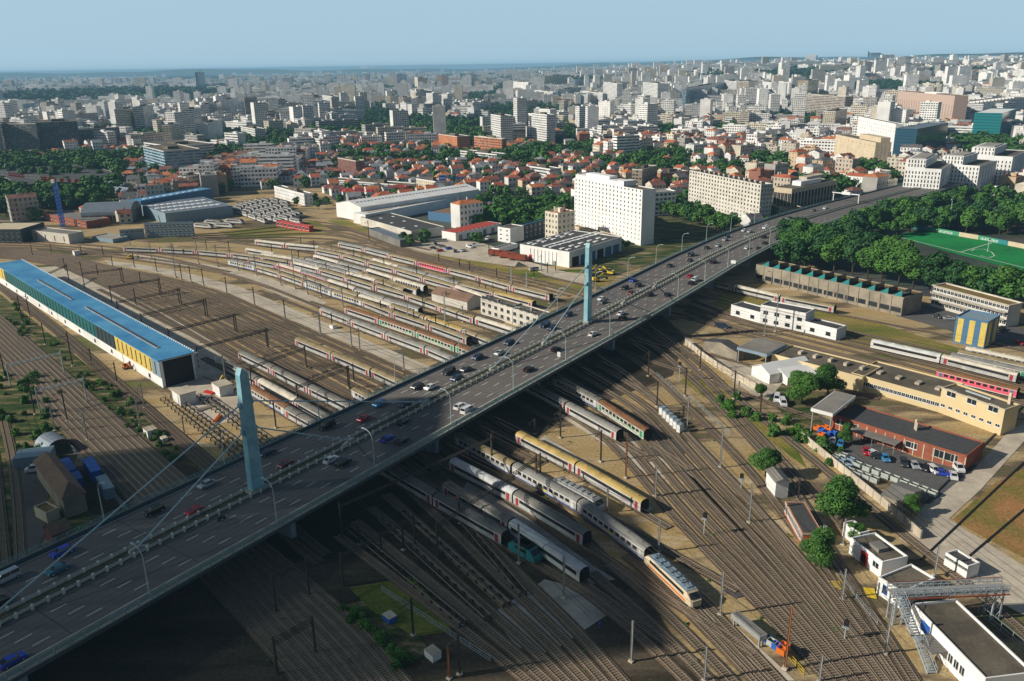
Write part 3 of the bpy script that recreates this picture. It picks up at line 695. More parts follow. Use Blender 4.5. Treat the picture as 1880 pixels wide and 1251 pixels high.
for j,(x,y) in enumerate([(373,417),(393,411),(412,416),(430,409)]):
    o=stamp(proto); p=P(x,y,1); o.location=(p.x,p.y,0); o.rotation_euler=(0,0,R(-22)); tag(o,f"short grey locomotive, {ORD[j]} beside the blue portable cabins",'locomotive','locomotives beside the depot hall')
# ================================================================ VIADUCT
ZD=9.0
U0=Vector((math.cos(R(56.34)),math.sin(R(56.34)),0)); N0=Vector((-U0.y,U0.x,0)); O0=P(470,900,ZD); O0=Vector((O0.x,O0.y,0))
ctl=[(-150,2.2),(-80,1.5),(0,-.3),(80,-1.8),(156,-4),(220,-4.6),(280,-4.5),(330,-6.5),(370,-10.5),(410,-16),(470,-28),(560,-50),(700,-86)]
ctr=[O0+U0*s+N0*n for s,n in ctl]
BR=Path(resample(ctr,4,2)); 
S0=min(range(int(BR.L)),key=lambda d:(BR.at(d)[0]-(O0+N0*-.3)).length)  # arc length at the first pylon
def bp(s,n,z=ZD):
    p,u=BR.at(S0+s); return Vector((p.x-u.y*n,p.y+u.x*n,z))
def bang(s): u=BR.at(S0+s)[1]; return math.atan2(u.y,u.x)
cp=BR.p
HW=17.4
mb=MB()
ribbon(mb,cp,15.75,ZD,w0=-15.75)
mb.build('road',M['road_deck'],kind='structure')
vd=empty('viaduct',(0,0,0),label='long concrete viaduct carrying the motorway over the rail yard',cat='viaduct')
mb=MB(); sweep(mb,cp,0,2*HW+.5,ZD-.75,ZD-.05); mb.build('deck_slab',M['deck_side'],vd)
mb=MB(); sweep(mb,cp,-7.5,8,ZD-2.4,ZD-.76); mb.build('girder',M['concrete'],vd)
mb=MB(); sweep(mb,cp,7.5,8,ZD-2.4,ZD-.76); mb.build('girder',M['concrete'],vd)
for s in (-1,1):
    mb=MB(); sweep(mb,cp,s*16.0,.45,ZD-.04,ZD+.85); mb.build('barrier',M['parapet_concrete'] if s<0 else M['deck_side'],vd)  # left barrier dark: its shaded side put into the colour
    mb=MB(); sweep(mb,cp,s*16.9,1.3,ZD-.04,ZD+.22); mb.build('walkway',M['concrete'],vd)
    mb=MB()
    for z in (.5,.85,1.25): sweep(mb,cp,s*HW,.08,ZD+z,ZD+z+.08)
    d=-150
    while d<470:
        a=bp(d,s*HW-.08); b=bp(d,s*HW-.08,ZD+1.35); mb.bar(a,b,.2,.2); d+=2.6
    mb.build('railing',M['rail_paint'],vd)
mb=MB(); sweep(mb,cp,0,2.9,ZD-.04,ZD+.3); mb.build('median_strip',M['median_soil'],vd)
for s in (-1,1):
    mb=MB(); d=-148; k=0
    for z in (.35,.6,.85): sweep(mb,cp,s*1.62,.07,ZD+z,ZD+z+.13,1)
    while d<400:
        a=bp(d,s*1.62); u=BR.at(S0+d)[1]; mb.bar((a.x,a.y,ZD),(a.x,a.y,ZD+1.12),.5,.42,0); d+=2.9
    mb.build('guard_rail',[M['post_concrete'],M['guard_metal']],vd)
# piers
mb=None
for s in (-60,0,52,104,156,208,260,312,364):
    for n in (-9.5,9.5):
        p=bp(s,n,0); a=bang(s); c,si=math.cos(a),math.sin(a)
        T=lambda q,p=p,c=c,si=si:(p.x+q[0]*c-q[1]*si,p.y+q[0]*si+q[1]*c,q[2])
        mb=MB(); mb.box(-.75,.75,-2.2,2.2,-.1,ZD-2.4,T=T); mb.box(-1.0,1.0,-2.6,2.6,ZD-3.0,ZD-2.4-.003,T=T); mb.build('pier',M['slate_clad'],vd)
# painted markings
mb=MB()
def dash(s0,s1,n,w,z=ZD+.012):
    k=max(1,int((s1-s0)/4)); 
    for i in range(k):
        a=s0+(s1-s0)*i/k; b=s0+(s1-s0)*(i+1)/k
        mb.face([bp(a,n-w/2,z),bp(b,n-w/2,z),bp(b,n+w/2,z),bp(a,n+w/2,z)])
for n in (5.1,8.5,11.9,-5.1,-8.5,-11.9):
    d=-146+(n*3.1)%4
    while d<430: dash(d,d+3,n,.17); d+=9.5 if abs(n)<10 else 9.5
for n in (15.3,-15.3): dash(-150,460,n,.18)
mb.build('road_markings',M['mark_white'],kind='structure')
mb=MB()
for n in (3.4,6.8,10.2,13.6,-3.4,-6.8,-10.2,-13.6):
    for o_ in (-.8,.8): ribbon(mb,offset(cp,n+o_),.55,ZD+.004)
mb.build('tyre_wear',M['road_wear'],kind='structure')
mb=MB()
for s_ in range(-130,440,26):
    for n0,n1 in ((1.9,15.6),(-15.6,-1.9)): mb.face([bp(s_,n0,ZD+.008),bp(s_+.22,n0,ZD+.008),bp(s_+.22,n1,ZD+.008),bp(s_,n1,ZD+.008)])
mb.build('expansion_joints',M['roof_dark'],kind='structure')
# pylons with stays
def pylon(s,label,mname):
    p=bp(s,0,ZD-.05); a=bang(s); r=empty('pylon',p,a,label=label,cat='bridge pylon',group='two pylons on the viaduct median')
    H=31.0; b0,b1=1.75,1.2; a0,a1=.85,.8
    mb=MB(); v=[(-b0,-a0,0),(b0,-a0,0),(b0,a0,0),(-b0,a0,0),(-b1,-a1,H-1.6),(b1,-a1,H-1.6),(b1,a1,H-1.6),(-b1,a1,H-1.6),(-b1+.7,-a1,H),(-b1+.7,a1,H)]
    mb.v=v; 
    for f in [(0,1,5,8,4),(1,2,6,5),(2,3,7,9,6),(3,0,4,7),(4,8,9,7),(8,5,6,9)]: mb.mesh_face(f)
    mb.build('mast',M['pylon_paint'],r)
    mb=MB(); mb.box(-2.5,2.5,-1.15,1.15,0,.9); mb.build('plinth',M['parapet_concrete'],r)
    for zz in (22.4,15.8):
        for e in (-1,1):
            wx=b0+(b1-b0)*zz/(H-1.6)
            mb=MB(); x0=e*(wx-.25); mb.v=[(x0,-.5,zz-1.4),(x0,.5,zz-1.4),(x0,.5,zz+.5),(x0,-.5,zz+.5),(x0+e*.95,-.4,zz-.35),(x0+e*.95,.4,zz-.35),(x0+e*.75,.4,zz+.5),(x0+e*.75,-.4,zz+.5)]
            for f in [(0,3,2,1),(4,5,6,7),(0,1,5,4),(1,2,6,5),(2,3,7,6),(3,0,4,7)]: mb.mesh_face(f)
            mb.build('cable_bracket',M['pylon_paint'],r)
    for zz,dd in ((22.4,62),(15.8,31)):
        for e in (-1,1):
            q=bp(s+e*dd,0,ZD+.4); d=q-p; l=Vector((d.x*math.cos(a)+d.y*math.sin(a),-d.x*math.sin(a)+d.y*math.cos(a),d.z))
            wx=(b0+(b1-b0)*zz/(H-1.6))*e
            mb=MB(); mb.tube([(wx,0,zz),tuple(l)],.17,8); mb.build('stay_cable',M['cable_paint'],r)
            mb=MB(); x=l.x; mb.v=[(x-e*3.6,l.y-.45,-.1+.35),(x-e*3.6,l.y+.45,.25),(x+e*1.2,l.y+.45,.25),(x+e*1.2,l.y-.45,.25),(x-e*.2,l.y-.4,1.2),(x-e*.2,l.y+.4,1.2),(x+e*1.0,l.y+.4,1.0),(x+e*1.0,l.y-.4,1.0)]
            for f in [(0,1,2,3),(4,7,6,5),(0,4,5,1),(1,5,6,2),(2,6,7,3),(3,7,4,0)]: mb.mesh_face(f)
            mb.build('cable_anchor',M['parapet_concrete'],r)
    return r
pylon(0,'pale blue pylon standing nearer, opposite the open end of the blue-roofed depot','p')
pylon(156.4,'pale green pylon standing farther along, in front of the white flat-roofed warehouse','p')
# lamp posts
def lamp(label,h=10.5,arm=2.6):
    r=empty('street_lamp',cat='street lamp'); mb=MB(); pts=[(0,0,0),(0,0,h*.45),(0,0,h*.78)]
    for i in range(1,6): a=i/5*math.pi/2; pts.append((0,arm*(1-math.cos(a)),h*.78+(h*.22)*math.sin(a)))
    mb.tube(pts,[.16,.12,.1,.09,.08,.08,.07,.07],6); mb.build('pole',M['lamp_paint'],r)
    mb=MB(); mb.box(-.18,.18,arm-.1,arm+.75,h-.08,h+.12); mb.build('lamp_head',M['lamp_paint'],r)
    return r
LP=remember(lamp('')); first=True
rl=[-38+30.3*k for k in range(14)]; ll=[-28+31.5*k for k in range(14)]
for side,lst in ((-1,rl),(1,ll)):
    for i,s in enumerate(lst):
        o=LP[0] if first else stamp(LP); first=False
        o.location=bp(s,side*16.35,ZD+.1); o.rotation_euler=(0,0,bang(s)+(0 if side<0 else math.pi))
        tag(o,f"curved street lamp, {ORD[i] if i<13 else 'fourteenth'} along the viaduct's {'junction' if side<0 else 'coach yard'} side parapet",'street lamp','street lamps along the viaduct parapets')
# sign boards on the viaduct
def sign(px,py,z0,w,h,ph,face,label,m,yaw):
    p=P(px,py,z0); r=empty('road_sign',p,yaw,label=label,cat='sign')
    mb=MB(); mb.bar((0,0,0),(0,0,ph),.12); mb.build('post',M['lamp_paint'],r)
    mb=MB(); mb.box(-.05,.05,-w/2,w/2,ph-h,ph); mb.build('board',M[m],r); return r
sign(1026,660,ZD,1.2,1.7,2.6,0,'narrow white road sign with red top on the viaduct parapet','white_paint',bang(100))
sign(1346,488,ZD,2.4,1.6,2.6,0,'white rectangular sign board on the viaduct parapet','white_paint',bang(260))
g=empty('sign_gantry',bp(492,0,ZD),bang(492),label='white sign gantry spanning the far end of the motorway',cat='sign gantry'); g.location.z=ZD
for yy in (-1,17): mb=MB(); mb.bar((0,yy,-4),(0,yy,6.6),.45); mb.build('post',M['white_paint'],g)
mb=MB(); mb.box(-.4,.4,-1.5,18,6.0,6.6); mb.build('beam',M['white_paint'],g)
mb=MB(); mb.box(-.7,-.52,5,11,5.6,7.6); mb.build('board',M['white_paint'],g)
# ================================================================ VEHICLES
CC={'white':(.78,.78,.78),'black':(.015,.016,.018),'darkblue':(.02,.04,.1),'blue':(.02,.06,.5),'lightblue':(.05,.28,.55),'grey':(.12,.13,.14),'silver':(.45,.48,.5),'red':(.5,.015,.02),'darkred':(.2,.02,.03),'teal':(.03,.18,.25),'darkgrey':(.04,.045,.05),'yellow':(.7,.5,.04),'beige':(.5,.45,.36)}
for k,c in CC.items():
    m=mat('car_'+k,c,.25,metal=.15,var=.05,scale=2,spec=.6); M['car_'+k]=m
M['light_white']=glassm('lamp_lens_white',(.7,.72,.72),.2); M['light_red']=glassm('lamp_lens_red',(.4,.01,.01),.2)
# body profile (x along car, z), cabin profile
SHAPES={'car':(4.25,1.76,[(-2.12,.3),(-2.12,.75),(-2.0,.92),(-1.0,1.0),(1.55,1.0),(2.05,.88),(2.12,.6),(2.12,.3)],[(-1.15,.98),(-.45,1.42),(.95,1.44),(1.75,.99)],None),
 'suv':(4.5,1.85,[(-2.25,.35),(-2.25,.85),(-2.1,1.05),(-1.05,1.12),(2.0,1.12),(2.2,1.0),(2.25,.6),(2.25,.35)],[(-1.2,1.1),(-.6,1.62),(1.5,1.64),(2.1,1.11)],None),
 'van':(5.1,1.95,[(-2.55,.35),(-2.55,.95),(-2.3,1.15),(-1.7,1.25),(2.4,1.25),(2.53,1.15),(2.55,.35)],[(-1.75,1.23),(-1.0,1.95),(2.3,1.97),(2.5,1.23)],None)}
_cars={}
def make_vehicle(kind,colr):
    L,Wd,bodyp,cab,_=SHAPES[kind]; r=empty({'car':'car','suv':'car','van':'van'}[kind]); hw=Wd/2
    def ext(prof,w0,w1,name,ms,face_m=None,close=True):
        mb=MB(); k=len(prof)
        zs=[p[1] for p in prof]; z0,z1=min(zs),max(zs)
        wf=lambda z:w0+(w1-w0)*(z-z0)/(z1-z0)
        n=0
        for s in (-1,1):
            for x,z in prof: mb.v.append((x,s*wf(z),z))
        mb.mesh_face([i for i in range(k)][::-1] if False else list(range(k)),0); mb.mesh_face([k+i for i in range(k)][::-1],0)
        for i in range(k):
            j=(i+1)%k; mb.mesh_face((i,k+i,k+j,j),(face_m[i] if face_m else 0))
        return mb.build(name,ms,r)
    ext(bodyp,hw,hw*.94,'body',[M['car_'+colr]])
    # cabin: glass all round, painted roof on top
    ext(cab,hw*.9,hw*.72,'cabin_glass',[M['car_glass']])
    mb=MB(); (x0,z0),(x1,z1)=cab[1],cab[2]; mb.box(x0-.02,x1+.02,-hw*.735,hw*.735,min(z0,z1)-.03,max(z0,z1)+.025)
    for s in (-1,1):
        for (a,b) in ((cab[0],cab[1]),(cab[3],cab[2])): mb.bar((a[0],s*hw*.88,a[1]),(b[0],s*hw*.72,b[1]),.09)
        mx=(cab[1][0]+cab[2][0])/2; mb.bar((mx,s*hw*.9,cab[0][1]),(mx,s*hw*.73,z0),.08)
        if kind=='van' and colr=='white': mb.box(mx,cab[3][0]-.2,s*hw*.9-.04,s*hw*.9+.04,1.2,1.85)
    mb.build('roof',M['car_'+colr],r)
    for x in (bodyp[0][0]+.78,bodyp[-1][0]-.78):
        for s in (-1,1):
            mb=MB(); mb.tube([(x,s*(hw-.2),.33),(x,s*(hw+.02),.33)],.34,12); w=mb.build('wheel',M['tyre'],r)
            mb=MB(); mb.tube([(x,s*(hw+.0),.33),(x,s*(hw+.035),.33)],.19,10); mb.build('rim',M['guard_metal'],w)
    for s in (-1,1):
        mb=MB(); x=bodyp[0][0]; mb.box(x-.03,x+.12,s*hw*.72-.18,s*hw*.72+.18,.66,.82); mb.build('headlight',M['light_white'],r)
        mb=MB(); x=bodyp[-1][0]; mb.box(x-.12,x+.03,s*hw*.76-.15,s*hw*.76+.15,.72,.92); mb.build('taillight',M['light_red'],r)
    return r
def vehicle(kind,colr):
    k=(kind,colr)
    if k not in _cars: _cars[k]=remember(make_vehicle(kind,colr)); return _cars[k][0]
    return stamp(_cars[k])
cl=[(12,1066,'van','silver'),(115,1018,'suv','blue'),(107,1050,'car','teal'),(-4,1112,'car','black'),(283,942,'suv','black'),(358,942,'car','red'),(380,893,'car','silver'),(490,835,'car','darkblue'),(525,856,'car','darkred'),(600,786,'van','black'),(668,772,'car','red'),(697,745,'suv','lightblue'),(745,745,'car','darkblue'),(766,713,'suv','darkgrey'),(790,714,'car','white'),(824,686,'van','darkgrey'),(855,681,'car','grey'),(839,698,'suv','darkblue'),(877,659,'suv','darkblue'),(917,651,'car','silver'),(935,632,'suv','darkblue'),(1001,600,'van','darkblue'),(1013,605,'car','darkblue'),(1043,580,'suv','darkblue'),(1104,551,'car','white'),(1106,557,'car','grey'),(1147,531,'suv','black'),(1171,526,'suv','black'),(1158,540,'car','darkred'),(1162,517,'car','blue'),(1229,490,'car','black'),(1268,470,'van','darkgrey'),(1266,480,'car','black'),(1297,457,'car','black'),(1318,453,'car','silver'),(1331,442,'car','silver'),(1366,425,'car','white'),(1376,427,'car','silver'),(1335,436,'car','black'),(1405,420,'van','white'),(1435,412,'car','white'),(1515,384,'car','white'),(1493,388,'car','grey')]
cr=[(24,1218,'car','blue'),(608,848,'car','white'),(630,854,'suv','black'),(711,809,'car','blue'),(738,813,'car','darkgrey'),(741,778,'car','black'),(845,750,'suv','white'),(859,757,'van','white'),(970,681,'car','black'),(1020,644,'car','black'),(1088,616,'car','white'),(1140,578,'car','white'),(1143,587,'suv','black'),(1192,543,'suv','black'),(1225,543,'car','darkblue'),(1267,509,'car','red'),(1276,516,'van','white'),(1269,522,'suv','black'),(1309,483,'van','black'),(1371,457,'car','white'),(1393,458,'car','black'),(1404,448,'car','black'),(1424,440,'car','grey'),(1429,434,'car','black'),(1402,437,'suv','black')]
cn={'darkblue':'dark blue','lightblue':'light blue','darkred':'dark red','darkgrey':'dark grey'}
seen={}
marks=[(150,'below the nearest cable anchor'),(330,'beside the first median anchor'),(470,'just before the blue pylon'),(560,'just past the blue pylon'),(650,'between blue pylon and mid span'),(730,'near the long shadow bar'),(800,'beyond the long shadow bar'),(890,'by the middle of the span'),(960,'near the green pylon cable anchor'),(1030,'under the sloping green cables'),(1090,'beside the green pylon'),(1160,'just past the green pylon'),(1220,'by the far cable anchor'),(1290,'beyond the far cable anchor'),(1350,'opposite the white slab block'),(1410,'opposite the pale housing slab'),(1600,'at the far bend of the viaduct')]
usedl=set()
def place_vehicle(lst,side):
    for x,y,k,c in lst:
        p=P(x,y,ZD+.02); 
        s=min((BR.cum[i] for i in range(len(BR.p))),key=lambda d:(BR.at(d)[0]-Vector((p.x,p.y,0))).length)
        u=BR.at(s)[1]; a=math.atan2(u.y,u.x)+(0 if side>0 else math.pi)
        o=vehicle(k,c); o.location=(p.x,p.y,ZD+.01); o.rotation_euler=(0,0,a)
        w=[m for q,m in marks if x<=q][0]; kind={'car':'small','suv':'tall','van':'long'}[k]
        lb=f"{kind} {cn.get(c,c)} {'van' if k=='van' else 'car'} {'coming' if side>0 else 'heading away'} {w}"
        if lb in usedl: lb=f"second {lb}"
        if lb in usedl: lb='third'+lb[6:]
        usedl.add(lb); tag(o,lb,'van' if k=='van' else 'car','traffic on the viaduct')
place_vehicle(cl,1); place_vehicle(cr,-1)
# motorcycle with rider beside the median
mo=empty('motorcycle',P(407,955,ZD),bang(-20)+math.pi,label='dark motorcycle with rider filtering along the median barrier',cat='motorcycle')
for x in (-.7,.7): mb=MB(); mb.tube([(x,-.07,.32),(x,.07,.32)],.32,12); mb.build('wheel',M['tyre'],mo)
mb=MB(); mb.bar((-.6,0,.45),(.75,0,.6),.3,.35); mb.bar((-.75,0,.3),(-.45,0,1.0),.1); mb.bar((-.45,-.35,1.02),(-.45,.35,1.02),.06); mb.bar((-.1,0,.8),(.8,0,.85),.3,.18); mb.build('frame',M['car_black'],mo)
me=bpy.data.meshes.new('person'); vs=[(.25,0,.95),(.05,0,1.3),(-.02,0,1.5),(-.06,0,1.72),(.15,-.22,1.35),(-.1,-.3,1.15),(-.4,-.3,1.05),(.15,.22,1.35),(-.1,.3,1.15),(-.4,.3,1.05),(-.1,-.22,.8),(.15,-.22,.4),(-.1,.22,.8),(.15,.22,.4)]
me.from_pydata(vs,[(0,1),(1,2),(2,3),(1,4),(4,5),(5,6),(1,7),(7,8),(8,9),(0,10),(10,11),(0,12),(12,13)],[])
pe=obj('person',me,None,label='rider in dark clothing and helmet leaning over the motorcycle',cat='person'); pe.location=mo.location; pe.rotation_euler=mo.rotation_euler
sm=pe.modifiers.new('skin','SKIN')
rad=[.17,.2,.09,.15,.08,.06,.05,.08,.06,.05,.1,.07,.1,.07]
for i,v in enumerate(me.skin_vertices[0].data if me.skin_vertices else []): v.radius=(rad[i],rad[i])
pe.modifiers.new('sub','SUBSURF').levels=1; me.materials.append(M['car_black'])
# ================================================================ BUILDINGS AROUND THE YARD
_win={}
def winmesh(w,h,frame='white_paint',pane='glass_dark',cross=True):
    k=(round(w,2),round(h,2),frame,pane,cross)
    if k not in _win:
        mb=MB(); f=.09
        mb.box(-w/2,w/2,-.05,.03,-h/2,h/2,0)
        mb.box(-w/2+f,w/2-f,-.07,-.04,-h/2+f,h/2-f,1)
        if cross:
            mb.box(-.04,.04,-.1,-.05,-h/2+f,h/2-f,0)
        mb.box(-w/2-.1,w/2+.1,-.18,.03,-h/2-.12,-h/2-.005,0)
        _win[k]=mb.mesh('window',[M[frame],M[pane]])
    return _win[k]
def frame_of(c,l,r,D,z0=0):
    C=P(*c,z0); a=b=None
    if r is not None:
        q=P(*r,z0)-C if isinstance(r,tuple) else None
        a=q
    if l is not None: b=P(*l,z0)-C
    if a is not None and b is not None:
        def solve(h_,q,L_):
            lo,hi=1.5,L_*2.2; f=lambda t:abs(PX(C+h_*t)[0]-q)
            return min((lo+(hi-lo)*i/80 for i in range(81)),key=f)
        if a.length>=b.length: ah=a.normalized(); La=a.length; bh=Vector((-ah.y,ah.x,0)); Lb=solve(bh,l[0],b.length)
        else: bh=b.normalized(); Lb=b.length; ah=Vector((bh.y,-bh.x,0)); La=solve(ah,r[0],a.length)
    elif a is not None: ah=a.normalized(); La=a.length; bh=Vector((-ah.y,ah.x,0)); Lb=D
    else: bh=b.normalized(); Lb=b.length; ah=Vector((bh.y,-bh.x,0)); La=D
    return C,ah,La,bh,Lb
FOOT=[]   # plan footprints (for keeping the town clear of them)
LAND=[]
def bldg(name,label,c,l,r,ytop=None,H=None,D=8,wall='white_wall',roof='roof_gravel',par=.5,w0=None,w1=None,extras=(),group=None,cat='building',z0=0,roofkind='flat',rh=2.0,reg=True,eave=.0,uvwall=None):
    """c nearest bottom corner, l / r its neighbours; w0 windows on the right-going face, w1 on the left-going face: (cols,rows,w,h,zfirst,dz,frame)"""
    C,ah,La,bh,Lb=frame_of(c,l,r,D,z0)
    if H is None: H=hgt(C,ytop)
    ang=math.atan2(ah.y,ah.x); rt=empty(name,C,ang,label=label,cat=cat,group=group)
    q=[C,C+ah*La,C+ah*La+bh*Lb,C+bh*Lb]; 
    if reg: FOOT.append([(v.x,v.y) for v in q])
    mb=MB()
    hw=H if roofkind in('flat','canopy') else H
    t=.25
    if roofkind=='flat':
        mb.prism([(0,0),(La,0),(La,Lb),(0,Lb)],0,H-par)
        for x0,x1,y0,y1 in ((0,La,0,t),(0,La,Lb-t,Lb),(0,t,t,Lb-t),(La-t,La,t,Lb-t)): mb.box(x0,x1,y0,y1,H-par+.003,H)
        mb.build('wall',M[wall],rt)
        mb=MB(); mb.box(t+.01,La-t-.01,t+.01,Lb-t-.01,H-par-.2,H-par+.05); ro=mb.build('roof',M[roof],rt)
        if eave:
            mb=MB(); e=eave
            for x0,x1,y0,y1 in ((-e,La+e,-e,0.),(-e,La+e,Lb,Lb+e),(-e,0.,0.,Lb),(La,La+e,0.,Lb)): mb.box(x0,x1,y0,y1,H-.35,H+.04)
            mb.build('cornice',M['concrete_light'],ro)
    elif roofkind in('gable','gablex'):
        mb.prism([(0,0),(La,0),(La,Lb),(0,Lb)],0,H)
        ax=roofkind=='gable'   # ridge along x
        o=.35
        if ax:
            mb.face([(0,0,H),(0,Lb,H),(0,Lb/2,H+rh)][::-1]); mb.face([(La,0,H),(La,Lb,H),(La,Lb/2,H+rh)])
        else:
            mb.face([(0,0,H),(La,0,H),(La/2,0,H+rh)]); mb.face([(0,Lb,H),(La,Lb,H),(La/2,Lb,H+rh)][::-1])
        mb.build('wall',M[wall],rt)
        mb=MB(); k=.12
        if ax:
            for s in (0,1):
                y0=-o if s==0 else Lb+o; dz=rh*o/(Lb/2)
                A=[(-o,y0,H-dz),(La+o,y0,H-dz),(La+o,Lb/2,H+rh),(-o,Lb/2,H+rh)]; B=[(x,y,z+k) for x,y,z in A]
                mb.face(B if s==0 else B[::-1]); mb.face(A[::-1] if s==0 else A)
                for i in range(4): j=(i+1)%4; mb.face([A[i],A[j],B[j],B[i]])
        else:
            for s in (0,1):
                x0=-o if s==0 else La+o; dz=rh*o/(La/2)
                A=[(x0,Lb+o,H-dz),(x0,-o,H-dz),(La/2,-o,H+rh),(La/2,Lb+o,H+rh)]; B=[(x,y,z+k) for x,y,z in A]
                mb.face(B if s==0 else B[::-1]); mb.face(A[::-1] if s==0 else A)
                for i in range(4): j=(i+1)%4; mb.face([A[i],A[j],B[j],B[i]])
        ro=mb.build('roof',M[roof],rt)
    elif roofkind=='hip':
        mb.prism([(0,0),(La,0),(La,Lb),(0,Lb)],0,H); mb.build('wall',M[wall],rt); mb=MB(); o=.4; m=min(La,Lb)/2
        E_=[(-o,-o,H),(La+o,-o,H),(La+o,Lb+o,H),(-o,Lb+o,H)]
        if La>Lb: r0,r1=(m,Lb/2,H+rh),(La-m,Lb/2,H+rh); fs=[[E_[0],E_[1],r1,r0],[E_[1],E_[2],r1],[E_[2],E_[3],r0,r1],[E_[3],E_[0],r0]]
        else: r0,r1=(La/2,m,H+rh),(La/2,Lb-m,H+rh); fs=[[E_[0],E_[1],r0],[E_[1],E_[2],r1,r0],[E_[2],E_[3],r1],[E_[3],E_[0],r0,r1]]
        for f in fs: mb.face(f)
        mb.face(E_[::-1]); ro=mb.build('roof',M[roof],rt)
    elif roofkind=='canopy':
        mb.box(0,La,0,Lb,H-.9,H); ro=None
        mb.build('fascia',M[wall],rt); mb=MB(); mb.box(.2,La-.2,.2,Lb-.2,H-.2,H+.06)
        n=int(La/1.2)
        for i in range(n): mb.box(.3+i*1.2,.45+i*1.2,.25,Lb-.25,H+.055,H+.14)
        ro=mb.build('roof',M[roof],rt)
        for x in (.4,La-.4):
            for y in (.4,Lb-.4): mb=MB(); mb.box(x-.12,x+.12,y-.12,y+.12,0,H-.9); mb.build('post',M['mast_grey'],rt)
    cnt=0
    for spec,face in ((w0,0),(w1,1)):
        if not spec: continue
        for sp in (spec if isinstance(spec,list) else [spec]):
            cols,rows,w,h,zf,dz=sp[:6]; fr=sp[6] if len(sp)>6 else 'white_paint'; rng=sp[7] if len(sp)>7 else (0,1); pn=sp[8] if len(sp)>8 else 'glass_dark'
            me=winmesh(w,h,fr,pn); Lf=La if face==0 else Lb
            st=None
            for j in range(rows):
                for i in range(cols):
                    u=Lf*(rng[0]+(rng[1]-rng[0])*(i+.5)/cols); z=zf+dz*j+h/2
                    if cnt<100:
                        if face==0: obj('window',me,rt,loc=(u,-.003,z),rz=0)
                        else: obj('window',me,rt,loc=(-.003,u,z),rz=-math.pi/2)
                    else:
                        if st is None: st=MB()
                        if face==0: st.box(u-w/2,u+w/2,-.07,.02,z-h/2,z+h/2)
                        else: st.box(-.07,.02,u-w/2,u+w/2,z-h/2,z+h/2)
                    cnt+=1
            if st: o=st.build('further_windows',M['glass_dark'],rt); o['kind']='stuff'
    for ex in extras:
        # (name, mat, x0,x1,y0,y1 as fractions, z0,z1 metres relative to the roof, [parent roof])
        nm,mt,x0,x1,y0,y1,za,zb=ex[:8]; mb=MB(); mb.box(La*x0,La*x1,Lb*y0,Lb*y1,H-par+za if roofkind=='flat' else H+za,H-par+zb if roofkind=='flat' else H+zb); mb.build(nm,M[mt],rt)
    rt['_d']=0; del rt['_d']
    return rt,(La,Lb,H,ang,C)
def doors(rt,face,items,m='black',La=0):
    for u,w,h,mt in items:
        mb=MB()
        if face==0: mb.box(u-w/2,u+w/2,-.06,.02,0.02,h)
        else: mb.box(-.06,.02,u-w/2,u+w/2,.02,h)
        mb.build('door',M[mt],rt)
WF='mast_grey'
# --- the long blue-roofed train depot
rt,(La,Lb,H,ang,C)=bldg('train_depot','very long train depot with bright blue roof and green, yellow and white walls',(300,713),(0,520),(362,690),ytop=663,wall='white_wall',roof='blue_roof',par=.02)
FOOT.append([(C.x,C.y)]*3)
for ch in list(rt.children):
    if ch.name.startswith('roof'): bpy.data.objects.remove(ch)
mb=MB(); mb.box(-.7,La+.5,-.8,Lb+.4,H,H+.35); ro=mb.build('roof',M['blue_roof'],rt)
for a,b in ((.06,.42),(.5,.74)): 
    mb=MB(); mb.box(La*.36,La*.46,Lb*a,Lb*b,H+.34,H+.62); sk=mb.build('skylight_strip',M['mast_grey'],rt)
    mb=MB(); mb.box(La*.38,La*.44,Lb*a+1,Lb*b-1,H+.6,H+.72); mb.build('glazing',M['glass_dark'],sk)
mb=MB(); y=0
while y<Lb: mb.box(La+.15,La+.45,y,y+.9,H+.34,H+.7); y+=1.8
mb.build('roof_edge_rail',M['white_paint'],rt)
hw=H*.36
for a,b,mt in ((0,.035,'slate_clad'),(.035,.2,'yellow_clad'),(.2,.3,'dark_clad'),(.3,.93,'green_clad'),(.93,.99,'yellow_clad')):
    mb=MB(); mb.box(-.12,0.0,Lb*a+.02,Lb*b-.02,hw,H-.02); mb.build('cladding_panel',M[mt],rt)
me=winmesh(.7,H*.42,'black','glass_dark',False)
for i in range(46): 
    obj('window',me,rt,loc=(-.14,4+i*(Lb-10)/46,hw+H*.31),rz=-math.pi/2)
for i in range(11): mb=MB(); y=Lb*(.05+.088*i); mb.box(-.08,.02,y,y+1.6,1.0,2.4); mb.build('opening',M['black'],rt)
mb=MB(); mb.box(1.0,La-.8,-.06,.3,.02,H-.5); mb.build('open_end',M['black'],rt)
mb=MB()
for x in (La-.4,La+.9):
    for y in (-1.6,-.3): mb.bar((x,y,0),(x,y,H),.1)
for z in range(0,int(H),2):
    for x in (La-.4,La+.9): mb.bar((x,-1.6,z+1),(x,-.3,z+2.2),.06); 
    mb.box(La-.4,La+.9,-1.6,-.3,z+2,z+2.06)
mb.build('scaffold',M['galv'],rt)
# --- office block and brown roofed hall beside the coach yard
bldg('office_block','grey three-storey office block with flat gravel roof beside the coach rows',(988,612),(883,577),(1012,600),ytop=580,wall='offwhite_wall',w1=(9,3,1.9,1.5,1.3,3.0,'mast_grey'),extras=[('roof_upstand','concrete',.1,.98,.48,.5,0,.6),('chimney','concrete',.45,.6,.2,.23,0,1.3),('chimney','concrete',.3,.5,.75,.79,0,1.0)])
bldg('small_hall','low hall with broad brown gabled roof next to the coach rows',(858,571),(793,554),(884,562),H=4.2,wall='offwhite_wall',roof='roof_brown',roofkind='gablex',rh=2.2)
